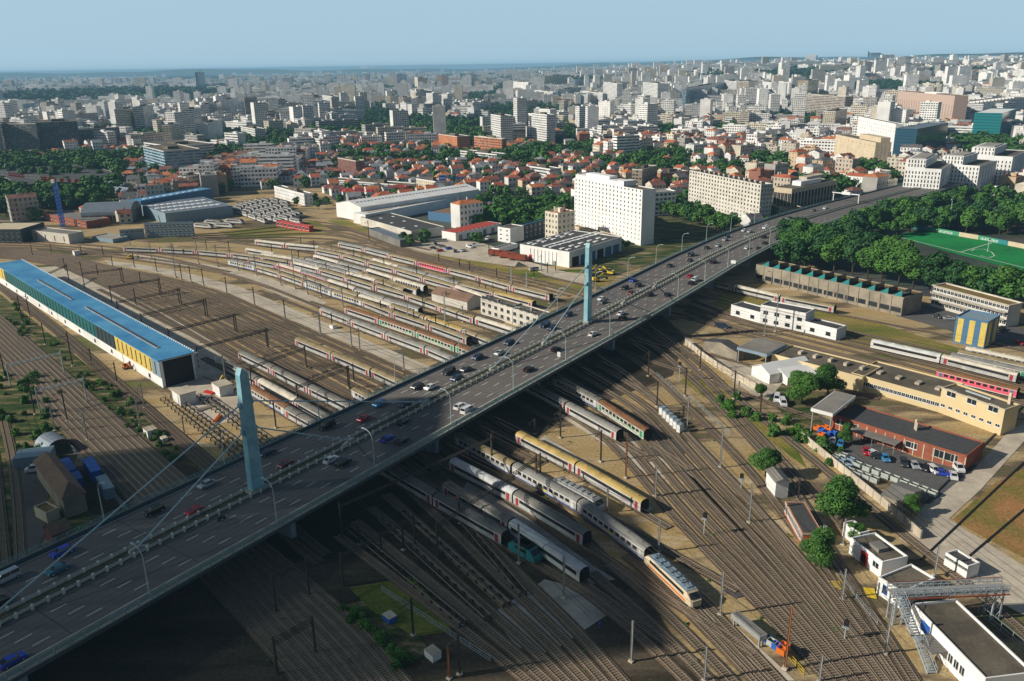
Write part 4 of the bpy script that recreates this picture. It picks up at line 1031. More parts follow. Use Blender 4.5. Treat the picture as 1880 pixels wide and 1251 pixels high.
# --- warehouses beyond the yard
rt,(La,Lb,H,ang,C)=bldg('warehouse','white flat-roofed warehouse behind the green pylon with rows of roof lights',(1045,492),(955,471),(1141,462),ytop=463,roof='roof_dark',par=.4)
for j,ty in enumerate((.12,.24,.45,.57,.8,.9)):
    for i in range(6 if j in(2,3) else 5):
        u=.08+i*.17; mb=MB(); L_=.15 if j in (2,3) else .07; mb.box(La*u,La*(u+L_),Lb*ty,Lb*(ty+.05),H-.4,H+.05); mb.build('roof_light',M['white_paint'],rt)
for i in range(6): mb=MB(); mb.box(La*(.05+.155*i),La*(.05+.155*i+.12),-.06,.02,.05,H*.6); mb.build('loading_door',M['blue_clad' if i%3 else 'black'],rt)
doors(rt,1,[(Lb*.78,2.4,3.6,'red_paint'),(Lb*.3,1.2,2.4,'mast_grey')])
mb=MB(); 
for i in range(8): mb.box(-.2,.0,Lb*(.25+.075*i),Lb*(.25+.075*i)+.15,.3,H-1.5)
mb.build('downpipes',M['concrete'],rt)
rt,(La,Lb,H,ang,C)=bldg('warehouse','large white twin-ridge warehouse with long roof glazing, lettered sign at its back',(664,407),(618,382),(880,371),H=10,roof='white_wall',wall='white_wall',roofkind='gable',rh=3.0)
mb=MB(); 
for i in range(34): u=.03+i*.028; mb.box(La*u,La*(u+.014),Lb*.3,Lb*.42,H+1.6,H+2.25)
mb.build('roof_lights',M['glass_dark'],rt)
rt,(La,Lb,H,ang,C)=bldg('warehouse','white front warehouse with pale ribbed roof, stepped below the twin-ridge one',(672,413),(650,400),(845,378),H=7,roof='white_paint',wall='white_wall',par=.15)
for i in range(3): mb=MB(); mb.box(La*(.06+.31*i),La*(.3+.31*i),Lb*.3,Lb*.7,H-.1,H+.12); mb.build('roof_panel',M['concrete_light'],rt)
bldg('workshop','low workshop with black roof dotted by small roof lights',(756,441),(662,413),(815,420),H=5.5,wall='offwhite_wall',roof='roof_dark',extras=[('roof_light','white_paint',.1+.13*i,.16+.13*i,.2+.3*(i%3),.24+.3*(i%3),0,.2) for i in range(6)])
bldg('workshop','dark mid-grey flat warehouse behind the red ribbed workshop',(836,410),(786,395),(925,388),H=6,wall='blue_clad',roof='roof_brown')
rt,(La,Lb,H,ang,C)=bldg('workshop','white workshop with bright red ribbed roof',(837,443),(812,429),(921,424),H=5,wall='white_wall',roof='roof_red')
for i in range(11): mb=MB(); mb.box(La*(.02+.09*i),La*(.05+.09*i),0.3,Lb-.3,H-.45,H+.35); mb.build('roof_rib',M['roof_red'],rt)
doors(rt,0,[(La*.1,3,3.4,'concrete'),(La*.27,3,3.4,'blue_clad'),(La*.42,3,3.4,'white_paint'),(La*.62,3,3.4,'blue_clad'),(La*.8,3,3.4,'concrete')])
bldg('office_block','small white cube office joined to a black clad block',(937,447),(914,443),(962,441),H=9,w1=(2,3,1.6,.9,1.5,2.7))
bldg('office_block','black clad three-storey office with glazed roof beside the white cube',(963,441),(955,437),(1003,430),H=9.5,wall='dark_clad',roof='blue_roof',w0=(5,3,1.5,1.4,1.4,2.8))
bldg('shed','long low white shed beside rusty freight wagons',(916,465),(903,462),(950,455),H=2.6,roof='roof_grey')
# hedge-clad end and scrap yard wall
bldg('depot_annex','grey shed annex half covered with green climbers',(735,455),(676,432),(757,447),H=4.5,wall='roof_grey',roof='roof_zinc')
# --- white slab tower and pale housing slab
rt,(La,Lb,H,ang,C)=bldg('apartment_tower','tall white slab tower block with small dark windows behind the warehouse',(1176,452),(1054,420),(1200,444),ytop=349,wall='white_wall',w1=(19,12,.9,1.1,3.4,2.55,'white_paint'),extras=[('upper_storeys','white_wall',0.01,.99,.34,.985,.2,2.9),('stair_head','white_wall',.2,.8,.5,.85,2.9,4.6),('stair_core','white_wall',.02,.98,.26,.34,.2,3.6)],cat='tower block')
bldg('low_wing','low beige wing at the foot of the white slab tower',(1130,452),(1052,430),(1140,448),H=5.5,wall='beige_wall',w1=(12,1,1.8,1.4,2.4,3),cat='building')
rt,(La,Lb,H,ang,C)=bldg('apartment_block','pale housing slab with crenellated parapet, rising right above the motorway',(1392,409),(1263,374),(1414,401),ytop=339,wall='offwhite_wall',w1=(24,9,1.3,1.35,1.2,2.75,'white_paint'),w0=(4,9,1.3,1.35,1.2,2.75),par=1.2,extras=[('chimney','concrete',.3,.6,.04+.07*i,.055+.07*i,0,2.4) for i in range(13)],cat='housing block')
rt,(La,Lb,H,ang,C)=bldg('office_block','beige office with tall dark glass bays and white rooftop plant by the motorway',(1450,391),(1417,375),(1532,372),H=17,wall='beige_wall',w1=(5,1,2.6,11,2.5,4,'beige_wall'),w0=(14,1,3.0,11,2.5,4,'black'),extras=[('roof_plant','white_wall',.3,.75,.3,.8,0,3.2),('roof_plant','concrete_light',.5,.9,.5,.95,3.2,5)])
bldg('brick_annex','low beige annex below the beige office',(1446,398),(1413,385),(1480,392),H=5,wall='beige_wall',w1=(5,1,2,2,1.4,3),reg=False)
# --- modern white blocks near the sports ground
k=0
for c,l,r,yt,t in [((1720,370),(1653,353),(1745,350),311,'nearest of the three modern white blocks, its corner facing the trees'),((1790,360),(1722,345),(1822,347),305,'middle modern white block stepping down beside a dark gap'),((1850,345),(1775,330),(1876,330),288,'farthest of the three modern white blocks, tallest tower part')]:
    rt,(La,Lb,H,ang,C)=bldg('apartment_block','white block, '+t,c,l,r,ytop=yt,wall='white_wall',w1=(11,7,.8,1.9,1.3,3.05,'black'),w0=(6,7,.8,1.9,1.3,3.05,'black'),cat='housing block')
    mb=MB(); mb.box(0.05,La*.8,Lb*.45,Lb-.05,H+.01,H+6.2); pt=mb.build('upper_storeys',M['white_wall'],rt)
    mb=MB(); mb.box(La*.1,La*.7,Lb*.5,Lb*.9,H+6.2,H+6.9); mb.build('roof_plant',M['concrete'],pt)
    me=winmesh(.8,1.9,'black','glass_dark',False)
    for j in range(2):
        for i in range(6): obj('window',me,rt,loc=(.04,Lb*(.48+.085*i),H+1.9+3*j),rz=-math.pi/2)
    k+=1
# --- big blocks further up the right
bldg('office_tower','dark blue glass office block with pale floor lines beside a white block',(1676,297),(1636,289),(1733,281),ytop=237,wall='glass_blue',roof='roof_zinc',w1=(1,12,17,.35,2.5,3.3,'galv',(0,1),'galv'),w0=(22,13,.12,2.6,1.4,3.3,'galv',(0,1),'galv'),cat='office tower')
bldg('office_block','white perforated office block attached to the dark blue glass one',(1637,290),(1570,268),(1650,285),ytop=228,wall='white_wall',w1=(16,9,1.1,1.5,1.5,3.6),cat='office block')
bldg('apartment_block','cream stepped apartment block in front of the dark blue glass office',(1602,312),(1530,292),(1632,300),ytop=262,wall='beige_wall',w1=(10,8,.9,1.1,1.5,2.9),w0=(4,8,.9,1.1,1.5,2.9),cat='housing block',extras=[('upper_storeys','beige_wall',.3,.9,.0,.5,0.2,5)])
bldg('office_tower','teal glass office block under the long white slab on the hillside road',(1832,262),(1781,250),(1858,250),ytop=208,wall='glass_teal',roof='white_wall',w1=(1,10,30,.5,2,3.6,'teal_paint',(0,1),'teal_paint'),w0=(12,10,1.2,1.8,2,3.6,'black'),cat='office tower')
for c,l,r,yt,lb,wl in [((1745,232),(1643,215),(1770,222),176,'pinkish brown housing slab with gridded windows, right part of its row','orange'),((1800,226),(1744,214),(1890,210),190,'very long white housing slab with chimneys on the upper slope','white')]:
    bldg('apartment_block',lb,c,l,r,ytop=yt,wall='pink_wall' if wl=='orange' else 'white_wall',w1=(22,11,1.7,1.5,1.2,2.9),w0=(14,11,1.5,1.5,1.2,2.9) if wl!='orange' else None,cat='housing block',roof='roof_gravel',extras=[('chimney','white_wall',.02+.07*i,.035+.07*i,.3,.5,0,2.5) for i in range(12)])
# --- right hand yard: white trio, saw-tooth shed, mossy flats, striped shed
bldg('signal_building','low white wing left of the peeling middle block',(1394,595),(1341,580),None,H=5.0,D=8,roof='roof_dark',w1=(2,1,2.0,1.4,1.6,3,'black'))
bldg('signal_building','taller middle white block with peeling paint and eight windows',(1476,612),(1394,595),None,H=8.3,D=8.4,wall='white_paint',roof='roof_dark',w1=(4,2,2.0,1.3,1.4,3.4,'black'))
bldg('signal_building','low white wing right of the peeling middle block',(1534,627),(1476,612),(1552,619),H=5.0,roof='roof_dark',w1=(2,1,2.0,1.4,1.6,3,'black'))
rt,(La,Lb,H,ang,C)=bldg('sawtooth_shed','old concrete workshop with a row of twelve saw-tooth roof lights',(1655,581),(1386,515),(1690,567),H=8.2,wall='old_concrete',roof='roof_moss',w1=(14,1,4.6,1.9,1.5,3,'mast_dark'),cat='workshop')
for i in range(12):
    y0=Lb*(.02+.081*i); y1=y0+Lb*.055; mb=MB(); x0,x1=.8,La*.55
    A=[(x0,y0,H-.4),(x0,y1,H-.4),(x0,y0,H+2.6)]; B=[(x1,y,z) for _,y,z in A]
    mb.face(A,1); mb.face(B[::-1],1); mb.face([A[1],B[1],B[2],A[2]],0); mb.face([A[2],B[2],B[0],A[0]],2); mb.build('sawtooth_light',[M['roof_dark'],M['teal_paint'],M['glass_dark']],rt)
for i in range(15): mb=MB(); y=Lb*(i+.02)/15; mb.box(-.25,0,y,y+.35,0,H-.3); mb.build('buttress',M['old_concrete'],rt)
rt,(La,Lb,H,ang,C)=bldg('yard_offices','three-storey offices with balconies and mossy orange roof beside the trees',(1845,602),(1708,562),(1869,592),H=9.5,wall='offwhite_wall',roof='roof_moss',w1=(20,3,1.6,1.5,1.2,3.0,'white_paint'),eave=.5)
for j in range(1,3): mb=MB(); mb.box(-1.5,0,0,Lb,3.0*j,3.0*j+.25); mb.box(-1.5,-1.42,0,Lb,3.0*j+.25,3.0*j+1.0); mb.build('balcony',M['concrete'],rt)
rt,(La,Lb,H,ang,C)=bldg('striped_shed','tall box shed clad in blue and yellow stripes on concrete legs',(1806,641),(1748,634),(1828,627),H=10.5,wall='blue_clad',roof='slate_clad')
for i in range(3): mb=MB(); mb.box(-.1,0.,Lb*(.02+.36*i),Lb*(.2+.36*i),.6,H-.6); mb.build('stripe_panel',M['yellow_clad'],rt)
for i in range(2): mb=MB(); mb.box(La*(.1+.5*i),La*(.35+.5*i),-.1,0.,.6,H-.6); mb.build('stripe_panel',M['yellow_clad'],rt)
rt,(La,Lb,H,ang,C)=bldg('yellow_office','tall end block of the yellow depot offices with three white framed windows',(1836,800),(1722,757),(1862,775),ytop=752,wall='yellow_wall',roof='roof_gravel',w1=[(3,1,3.0,2.2,H0*0+6.2,3,'white_paint'),(8,1,1.4,1.0,2.2,3,'white_paint')],eave=.15,extras=[('roof_grille','galv',.6,.68,.35,.75,0,.5),('chimney','beige_wall',.8,.9,.1,.14,0,3.5)])
rt,(La,Lb,H,ang,C)=bldg('yellow_office','low long wing of the yellow depot offices with square roof lights',(1722,757),(1560,710),None,H=5.0,D=17,wall='yellow_wall',roof='roof_gravel',w1=(22,1,1.3,1.3,1.8,3,'white_paint'),extras=[('roof_light','concrete_light',.35,.5,.1+.22*i,.15+.22*i,0,.8) for i in range(4)])
rt,(La,Lb,H,ang,C)=bldg('storage_hall','long flat brown-roofed hall with glazed roof lights behind the white tent',(1580,720),(1415,675),None,H=5.2,D=14,wall='yellow_wall',roof='roof_gravel',extras=[('roof_light','concrete_light',.5,.66,.1+.17*i,.135+.17*i,0,1.1) for i in range(5)])
rt,(La,Lb,H,ang,C)=bldg('brick_workshop','long red brick workshop with dark flat roof beside the car park',(1770,866),(1526,787),(1803,825),ytop=837,wall='brick',roof='roof_dark',w1=[(2,1,3.6,1.6,2.0,3,'concrete_light',(.78,.97)),(1,1,3.2,1.8,1.8,3,'white_paint',(.34,.42)),(2,1,3.5,2.2,1.6,3,'concrete_light',(.06,.22))],par=.4,extras=[('chimney','concrete_light',.62,.66,.44,.455,0,3.0),('chimney','concrete_light',.56,.6,.425,.44,0,2.4)])
for i in range(14): mb=MB(); y=Lb*i/14; mb.box(-.12,0,y,y+.3,0,H-.6); mb.build('brick_pier',M['concrete_light'],rt)
mb=MB(); mb.box(-.2,La,-.15,Lb,H-.02,H+.12); 
mb=MB(); mb.box(-4,-.2,Lb*.45,Lb*.8,2.9,3.1)
for i in range(5): mb.bar((-3.8,Lb*(.46+.083*i),0),(-3.8,Lb*(.46+.083*i),2.9),.15)
mb.build('lean_to_canopy',M['roof_grey'],rt)
def canopy(label,c,l,r,z,wall,roofm):
    C,ah,La,bh,Lb=frame_of(c,l,r,8,z); rt=empty('canopy',(C.x,C.y,0),math.atan2(ah.y,ah.x),label=label,cat='canopy')
    mb=MB(); mb.box(0,La,0,Lb,z-1.0,z); mb.build('fascia',M[wall],rt)
    mb=MB(); mb.box(.25,La-.25,.25,Lb-.25,z-.3,z+.05)
    for i in range(int(La/1.0)): mb.box(.3+i*1.0,.42+i*1.0,.3,Lb-.3,z+.04,z+.16)
    mb.build('roof',M[roofm],rt)
    for x in (.5,La-.5):
        for y in (.5,Lb-.5): mb=MB(); mb.box(x-.14,x+.14,y-.14,y+.14,0,z-1.0); mb.build('post',M['mast_grey'],rt)
    FOOT.append([(v.x,v.y) for v in (C,C+ah*La,C+ah*La+bh*Lb,C+bh*Lb)])
canopy('tall canopy with white fascia and ribbed roof at the brick workshop corner',(1529,760),(1489,740),(1571,727),7.5,'white_paint','roof_grey')
canopy('open loading canopy with lilac grey fascia beside the storage hall',(1408,651),(1353,635),(1445,632),6.0,'slate_clad','roof_grey')
bldg('market_shed','low dark-roofed shed with goods laid out in front of it',(1352,664),(1292,642),(1366,652),H=3.6,wall='old_concrete',roof='roof_dark',roofkind='gable',rh=1.6)
bldg('white_tent','white marquee tent with double gabled roof beside the storage hall',(1412,706),(1379,697),(1490,690),H=3.6,wall='white_paint',roof='white_paint',roofkind='gable',rh=2.0,cat='marquee')
bldg('white_tent','lower white marquee wing beside the dark green trees',(1445,709),(1414,702),(1510,700),H=3.0,wall='white_paint',roof='white_paint',roofkind='gable',rh=1.4,cat='marquee')
# --- lower right
bldg('hut','white shed with pale sloping roof between the tracks',(1422,915),(1405,893),(1446,913),H=4.6,wall='white_paint',roof='roof_grey',roofkind='gablex',rh=.7)
bldg('brick_office','narrow flat-roofed office with orange brick side between the tracks',(1471,1004),(1440,945),(1508,975),H=3.4,wall='orange_brick',roof='roof_dark',w1=(12,1,1.0,1.5,1.2,3),par=.08,eave=.12)
bldg('signal_cabin','small white cabin with ribbed roof, first of the row between the tracks',(1575,1005),(1546,984),(1593,993),H=3.6,roof='roof_grey')
rt,(La,Lb,H,ang,C)=bldg('signal_cabin','white cabin with red doorway and a raised hatch on its gravel roof',(1616,1062),(1558,1016),(1662,1045),H=4.0,w1=(1,1,1.8,1.4,1.5,3,'white_paint',(.05,.3)),extras=[('roof_hatch','roof_grey',.3,.7,.35,.65,0,.9)])
mb=MB(); mb.box(-.25,0.02,Lb*.42,Lb*.62,0,3.2); d=mb.build('door_surround',M['red_paint'],rt); mb=MB(); mb.box(-.3,-.2,Lb*.455,Lb*.585,0,2.7); mb.build('doorway',M['black'],d)
bldg('signal_cabin','white cabin with blue notice board, standing under the footbridge end',(1652,1118),(1609,1077),(1712,1092),H=4.0,w1=(1,1,1.2,1.8,1.2,3,'blue_paint',(.55,.8)))
rt,(La,Lb,H,ang,C)=bldg('signal_building','longest white yard building with brown gravel roof below the footbridge',(1800,1292),(1668,1150),(1888,1245),H=5.2,roof='roof_gravel',w1=[(1,1,2.6,1.9,2.2,3,'blue_paint',(.72,.84),'blue_paint'),(3,1,1.3,1.8,1.4,3,'white_paint',(.22,.45))])
mb=MB(); mb.box(-3.2,-.1,Lb*.45,Lb*.7,2.9,3.1); 
for i in range(12): mb.box(-3.2,-.1,Lb*(.455+.02*i),Lb*(.46+.02*i),3.1,3.2)
mb.build('awning',M['roof_grey'],rt)
bldg('hut','grey roofed white hut beside the concrete road at the footbridge foot',(1773,1064),(1732,1038),(1795,1056),H=3.2,roof='roof_dark',w1=(5,1,1.1,.5,2.0,3,'mast_grey'))
bldg('hut','small stone hut with ribbed roof at the car park edge',(1655,943),(1618,924),(1690,920),H=3.0,wall='old_concrete',roof='roof_grey',roofkind='gablex',rh=1.0)
canopy('low open canopy with grey ribbed roof on the narrow yard platform',(1395,1170),(1342,1126),(1409,1164),2.8,'mast_grey','roof_grey')
# --- lower left
bldg('station_house','old house with dark hipped roof inside the left loop of tracks',(122,952),(70,880),(162,935),H=5.2,wall='old_concrete',roof='roof_brown',roofkind='hip',rh=3.0)
bldg('lean_to','flat mossy-roofed lean-to at the hipped house gable',(88,962),(66,950),(112,955),H=3.0,wall='beige_wall',roof='roof_moss')
bldg('shed','brown gabled shed next to the viaduct parapet',(100,1003),(84,990),(132,990),H=3.0,wall='dark_brick',roof='roof_brown',roofkind='gable',rh=1.6)
rt=empty('arched_shed',P(100,824,0),R(-40),label='grey barrel-vaulted store beside the left tracks',cat='shed'); mb=MB(); n=12; L_=8; r_=4
for i in range(n):
    a0=math.pi*i/n;a1=math.pi*(i+1)/n; mb.face([(-L_/2,-r_*math.cos(a0),r_*math.sin(a0)),(L_/2,-r_*math.cos(a0),r_*math.sin(a0)),(L_/2,-r_*math.cos(a1),r_*math.sin(a1)),(-L_/2,-r_*math.cos(a1),r_*math.sin(a1))])
mb.build('vault',M['roof_zinc'],rt)
for e in (-1,1): mb=MB(); mb.face([(e*L_/2*.96,-r_*math.cos(math.pi*i/n),r_*math.sin(math.pi*i/n)) for i in range(n+1)]); mb.build('end_wall',M['mast_dark'],rt)
def crate_box(name,label,c,ang,L_,W_,H_,m,cat='container',group=None,z=0):
    r=empty(name,P(*c,z),ang,label=label,cat=cat,group=group); mb=MB(); mb.box(-L_/2,L_/2,-W_/2,W_/2,.12,H_)
    mb.build('body',M[m],r); mb=MB()
    n=int(L_/.6)
    for i in range(n+1):
        x=-L_/2+i*L_/n
        for s in (-1,1): mb.box(x-.05,x+.05,s*W_/2-.05 if s<0 else W_/2,-W_/2 if s<0 else W_/2+.05,.12,H_-.05)
    mb.box(-L_/2-.04,L_/2+.04,-W_/2-.06,W_/2+.06,H_-.02,H_+.08); mb.build('ribs',M[m],r)
    return r
crate_box('container','pair of pale blue containers side by side near the barrel-vaulted store',(66,850),R(15),9,6,3.2,'slate_clad')
for i,(x,y,l_,lb) in enumerate([(127,872,9,'blue topped trailer parked behind the hipped house'),(142,893,5,'short blue container behind the hipped house'),(172,872,10,'long blue trailer next to the white fence'),(196,905,9,'grey blue trailer nearest the viaduct parapet')]): crate_box('trailer',lb,(x,y),R(-52),l_,2.5,3.1,'blue_paint' if i!=3 else 'slate_clad',cat='trailer')
# --- depot buildings on the far left
rt,(La,Lb,H,ang,C)=bldg('depot_hall','blue clad depot hall with two bands of roof lights, upper one',(262,396),(240,378),(392,371),H=11,wall='blue_clad',roof='blue_roof',par=.2)
for i in range(9): mb=MB(); mb.box(La*(.1+.09*i),La*(.15+.09*i),Lb*.3,Lb*.5,H-.2,H+.1); mb.build('roof_light',M['white_paint'],rt)
rt,(La,Lb,H,ang,C)=bldg('depot_hall','blue clad depot hall with rows of white roof lights, lower one',(306,413),(257,394),(428,399),H=8,wall='slate_clad',roof='roof_zinc',par=.2)
for j in range(3):
    for i in range(10): mb=MB(); mb.box(La*(.05+.09*i),La*(.11+.09*i),Lb*(.18+.25*j),Lb*(.26+.25*j),H-.2,H+.1); mb.build('roof_light',M['white_paint'],rt)
rt,(La,Lb,H,ang,C)=bldg('portable_offices','three-storey stack of pale blue portable cabins by the tracks',(268,437),(264,433),(357,434),H=9.5,wall='slate_clad',roof='roof_grey',w0=(11,3,1.6,1.2,1.2,3.0,'white_paint'),cat='site cabins')
bldg('portable_offices','two-storey stack of pale blue portable cabins, lower left end',(222,441),(219,437),(266,438),H=6.4,wall='slate_clad',roof='roof_grey',w0=(5,2,1.6,1.2,1.2,3.0,'white_paint'),cat='site cabins')
rt,(La,Lb,H,ang,C)=bldg('glass_hall','old barrel-roofed glass hall beside the blue depot halls',(250,405),None,None,H=7,D=1,wall='old_concrete') if False else (None,(0,0,0,0,None))
hl=empty('engine_shed',P(208,404,0),R(8),label='old barrel-roofed engine shed with big arched windows',cat='engine shed'); mb=MB(); L_,W_,n=34,26,12
def arch(i): a=math.pi*i/n; return (-W_/2*math.cos(a),6+7*math.sin(a))
for i in range(n): (y0,z0),(y1,z1)=arch(i),arch(i+1); mb.face([(-L_/2,y0,z0),(L_/2,y0,z0),(L_/2,y1,z1),(-L_/2,y1,z1)])
mb.build('roof',M['roof_zinc'],hl); mb=MB()
for e in (-1,1): mb.face([(e*L_/2*.97,*arch(i)) for i in range(n+1)])
mb.box(-L_/2,L_/2,-W_/2,W_/2,0,6); mb.build('wall',M['old_concrete'],hl)
for i in range(6): mb=MB(); mb.box(-L_/2-.1,-L_/2+.6,-W_/2+2+i*3.8,-W_/2+5+i*3.8,6.2,6.6+5.4*math.sin(math.pi*(i+.5)/6)); mb.build('window',M['glass_dark'],hl)
for i in range(8): mb=MB(); mb.box(-L_/2+1.5+i*4,-L_/2+4.5+i*4,-W_/2-.1,-W_/2+.05,1.5,5.2); mb.build('window',M['glass_dark'],hl)
bldg('brick_shed','low red brick shed with grey roof left of the engine shed',(160,420),(82,404),(205,411),H=5,wall='brick',roof='roof_grey',w1=(9,1,2.6,1.8,1.5,3,'white_paint'))
bldg('modern_building','half-built block with timber deck roof at the far left edge',(42,447),(-40,447),(86,432),H=9,wall='dark_clad',roof='beige_wall',w1=(8,2,2.0,2.2,1.2,3.4,'mast_grey'))
bldg('modern_building','white concrete block with tall slot windows near the crane foot',(128,449),(60,441),(156,444),H=6.5,wall='offwhite_wall',roof='roof_grey',w1=(4,1,.8,3.0,1.6,3,'black'))
bldg('sheet_pile_wall','low grey blue hoarding next to the portable cabins',(208,447),(170,441),(236,443),H=2.6,wall='slate_clad',roof='concrete',cat='hoarding')
bldg('long_shed','very long dark-roofed shed behind the trees on the far left',(40,356),(-60,350),(232,338),H=8,wall='old_concrete',roof='roof_dark')
for i in range(10): 
    x=163+ (i%5)*17; y=357-(i//5)*10+(i%5)*1
    bldg('shed_bay',f'grey north-light roof bay, {ORD[i%5]} of the {"front" if i<5 else "rear"} row behind the engine shed',(x,y),None,(x+15,y-2),H=4,D=16,wall='old_concrete',roof='roof_zinc',roofkind='gablex',rh=3,group='north-light roof bays',cat='shed')
rt,(La,Lb,H,ang,C)=bldg('signal_box','small red and white signal box on the sidings beyond the coach rows',(568,427),(508,416),(576,424),H=4,wall='red_paint',roof='roof_grey',w1=(9,1,2.6,2.2,1.0,3,'white_paint'))
# --- dark housing slabs on the far left, towers behind
def tower(label,c,l,r,yt,wall,cols,rows,group=None,name='apartment_tower',roof='roof_gravel',cat='tower block',D=14,fl=2.85,ww=1.5,cr=None,wh=1.35):
    z_=PG(*c).z; C,ah,La,bh,Lb=frame_of(c,l,r,D,z_); H=hgt(C,yt); rows=max(3,int(H/fl)); ang=math.atan2(ah.y,ah.x)
    rt=empty(name,C,ang,label=label,cat=cat,group=group); FOOT.append([(v.x,v.y) for v in (C,C+ah*La,C+ah*La+bh*Lb,C+bh*Lb)])
    mb=MB(); mb.color=wall; uvw(mb,La,Lb,H,rows); mb.build('wall',M[cols],rt)
    mb=MB(); mb.box(.3,La-.3,.3,Lb-.3,H-.1,H+.08); mb.box(La*.3,La*.6,Lb*.3,Lb*.6,H+.07,H+3.0); mb.build('roof',M[roof],rt)
    mb=MB(); 
    for x0,x1,y0,y1 in ((0,La,0,.3),(0,La,Lb-.3,Lb),(0,.3,.3,Lb-.3),(La-.3,La,.3,Lb-.3)): mb.box(x0,x1,y0,y1,H,H+.8)
    mb.color=wall; mb.build('parapet',M['white_wall'] if sum(wall)>1.4 else M['offwhite_wall'],rt)
    return rt
def uvw(mb,La,Lb,H,rows,z0=0,bay=3.0,blind=()):
    pts=[(0,0),(La,0),(La,Lb),(0,Lb)]
    for i in range(4):
        a=pts[i];b=pts[(i+1)%4]; n=max(1,round(dist(a,b)/bay))
        uv=[(0,0.),(n,0.),(n,rows),(0,rows)]
        if i in blind: uv=[(0,0)]*4
        mb.face([(a[0],a[1],z0),(b[0],b[1],z0),(b[0],b[1],H),(a[0],a[1],H)],0,uv)
    mb.face([(0,0,H),(La,0,H),(La,Lb,H),(0,Lb,H)],0,[(0,0)]*4)
WH=(.72,.72,.7);CRM=(.62,.55,.42);GRB=(.3,.33,.36);PNK=(.5,.34,.27);DKG=(.1,.12,.13);ORB=(.5,.19,.08);BRN=(.2,.09,.07);BLU=(.25,.4,.5);YEL=(.6,.5,.28)
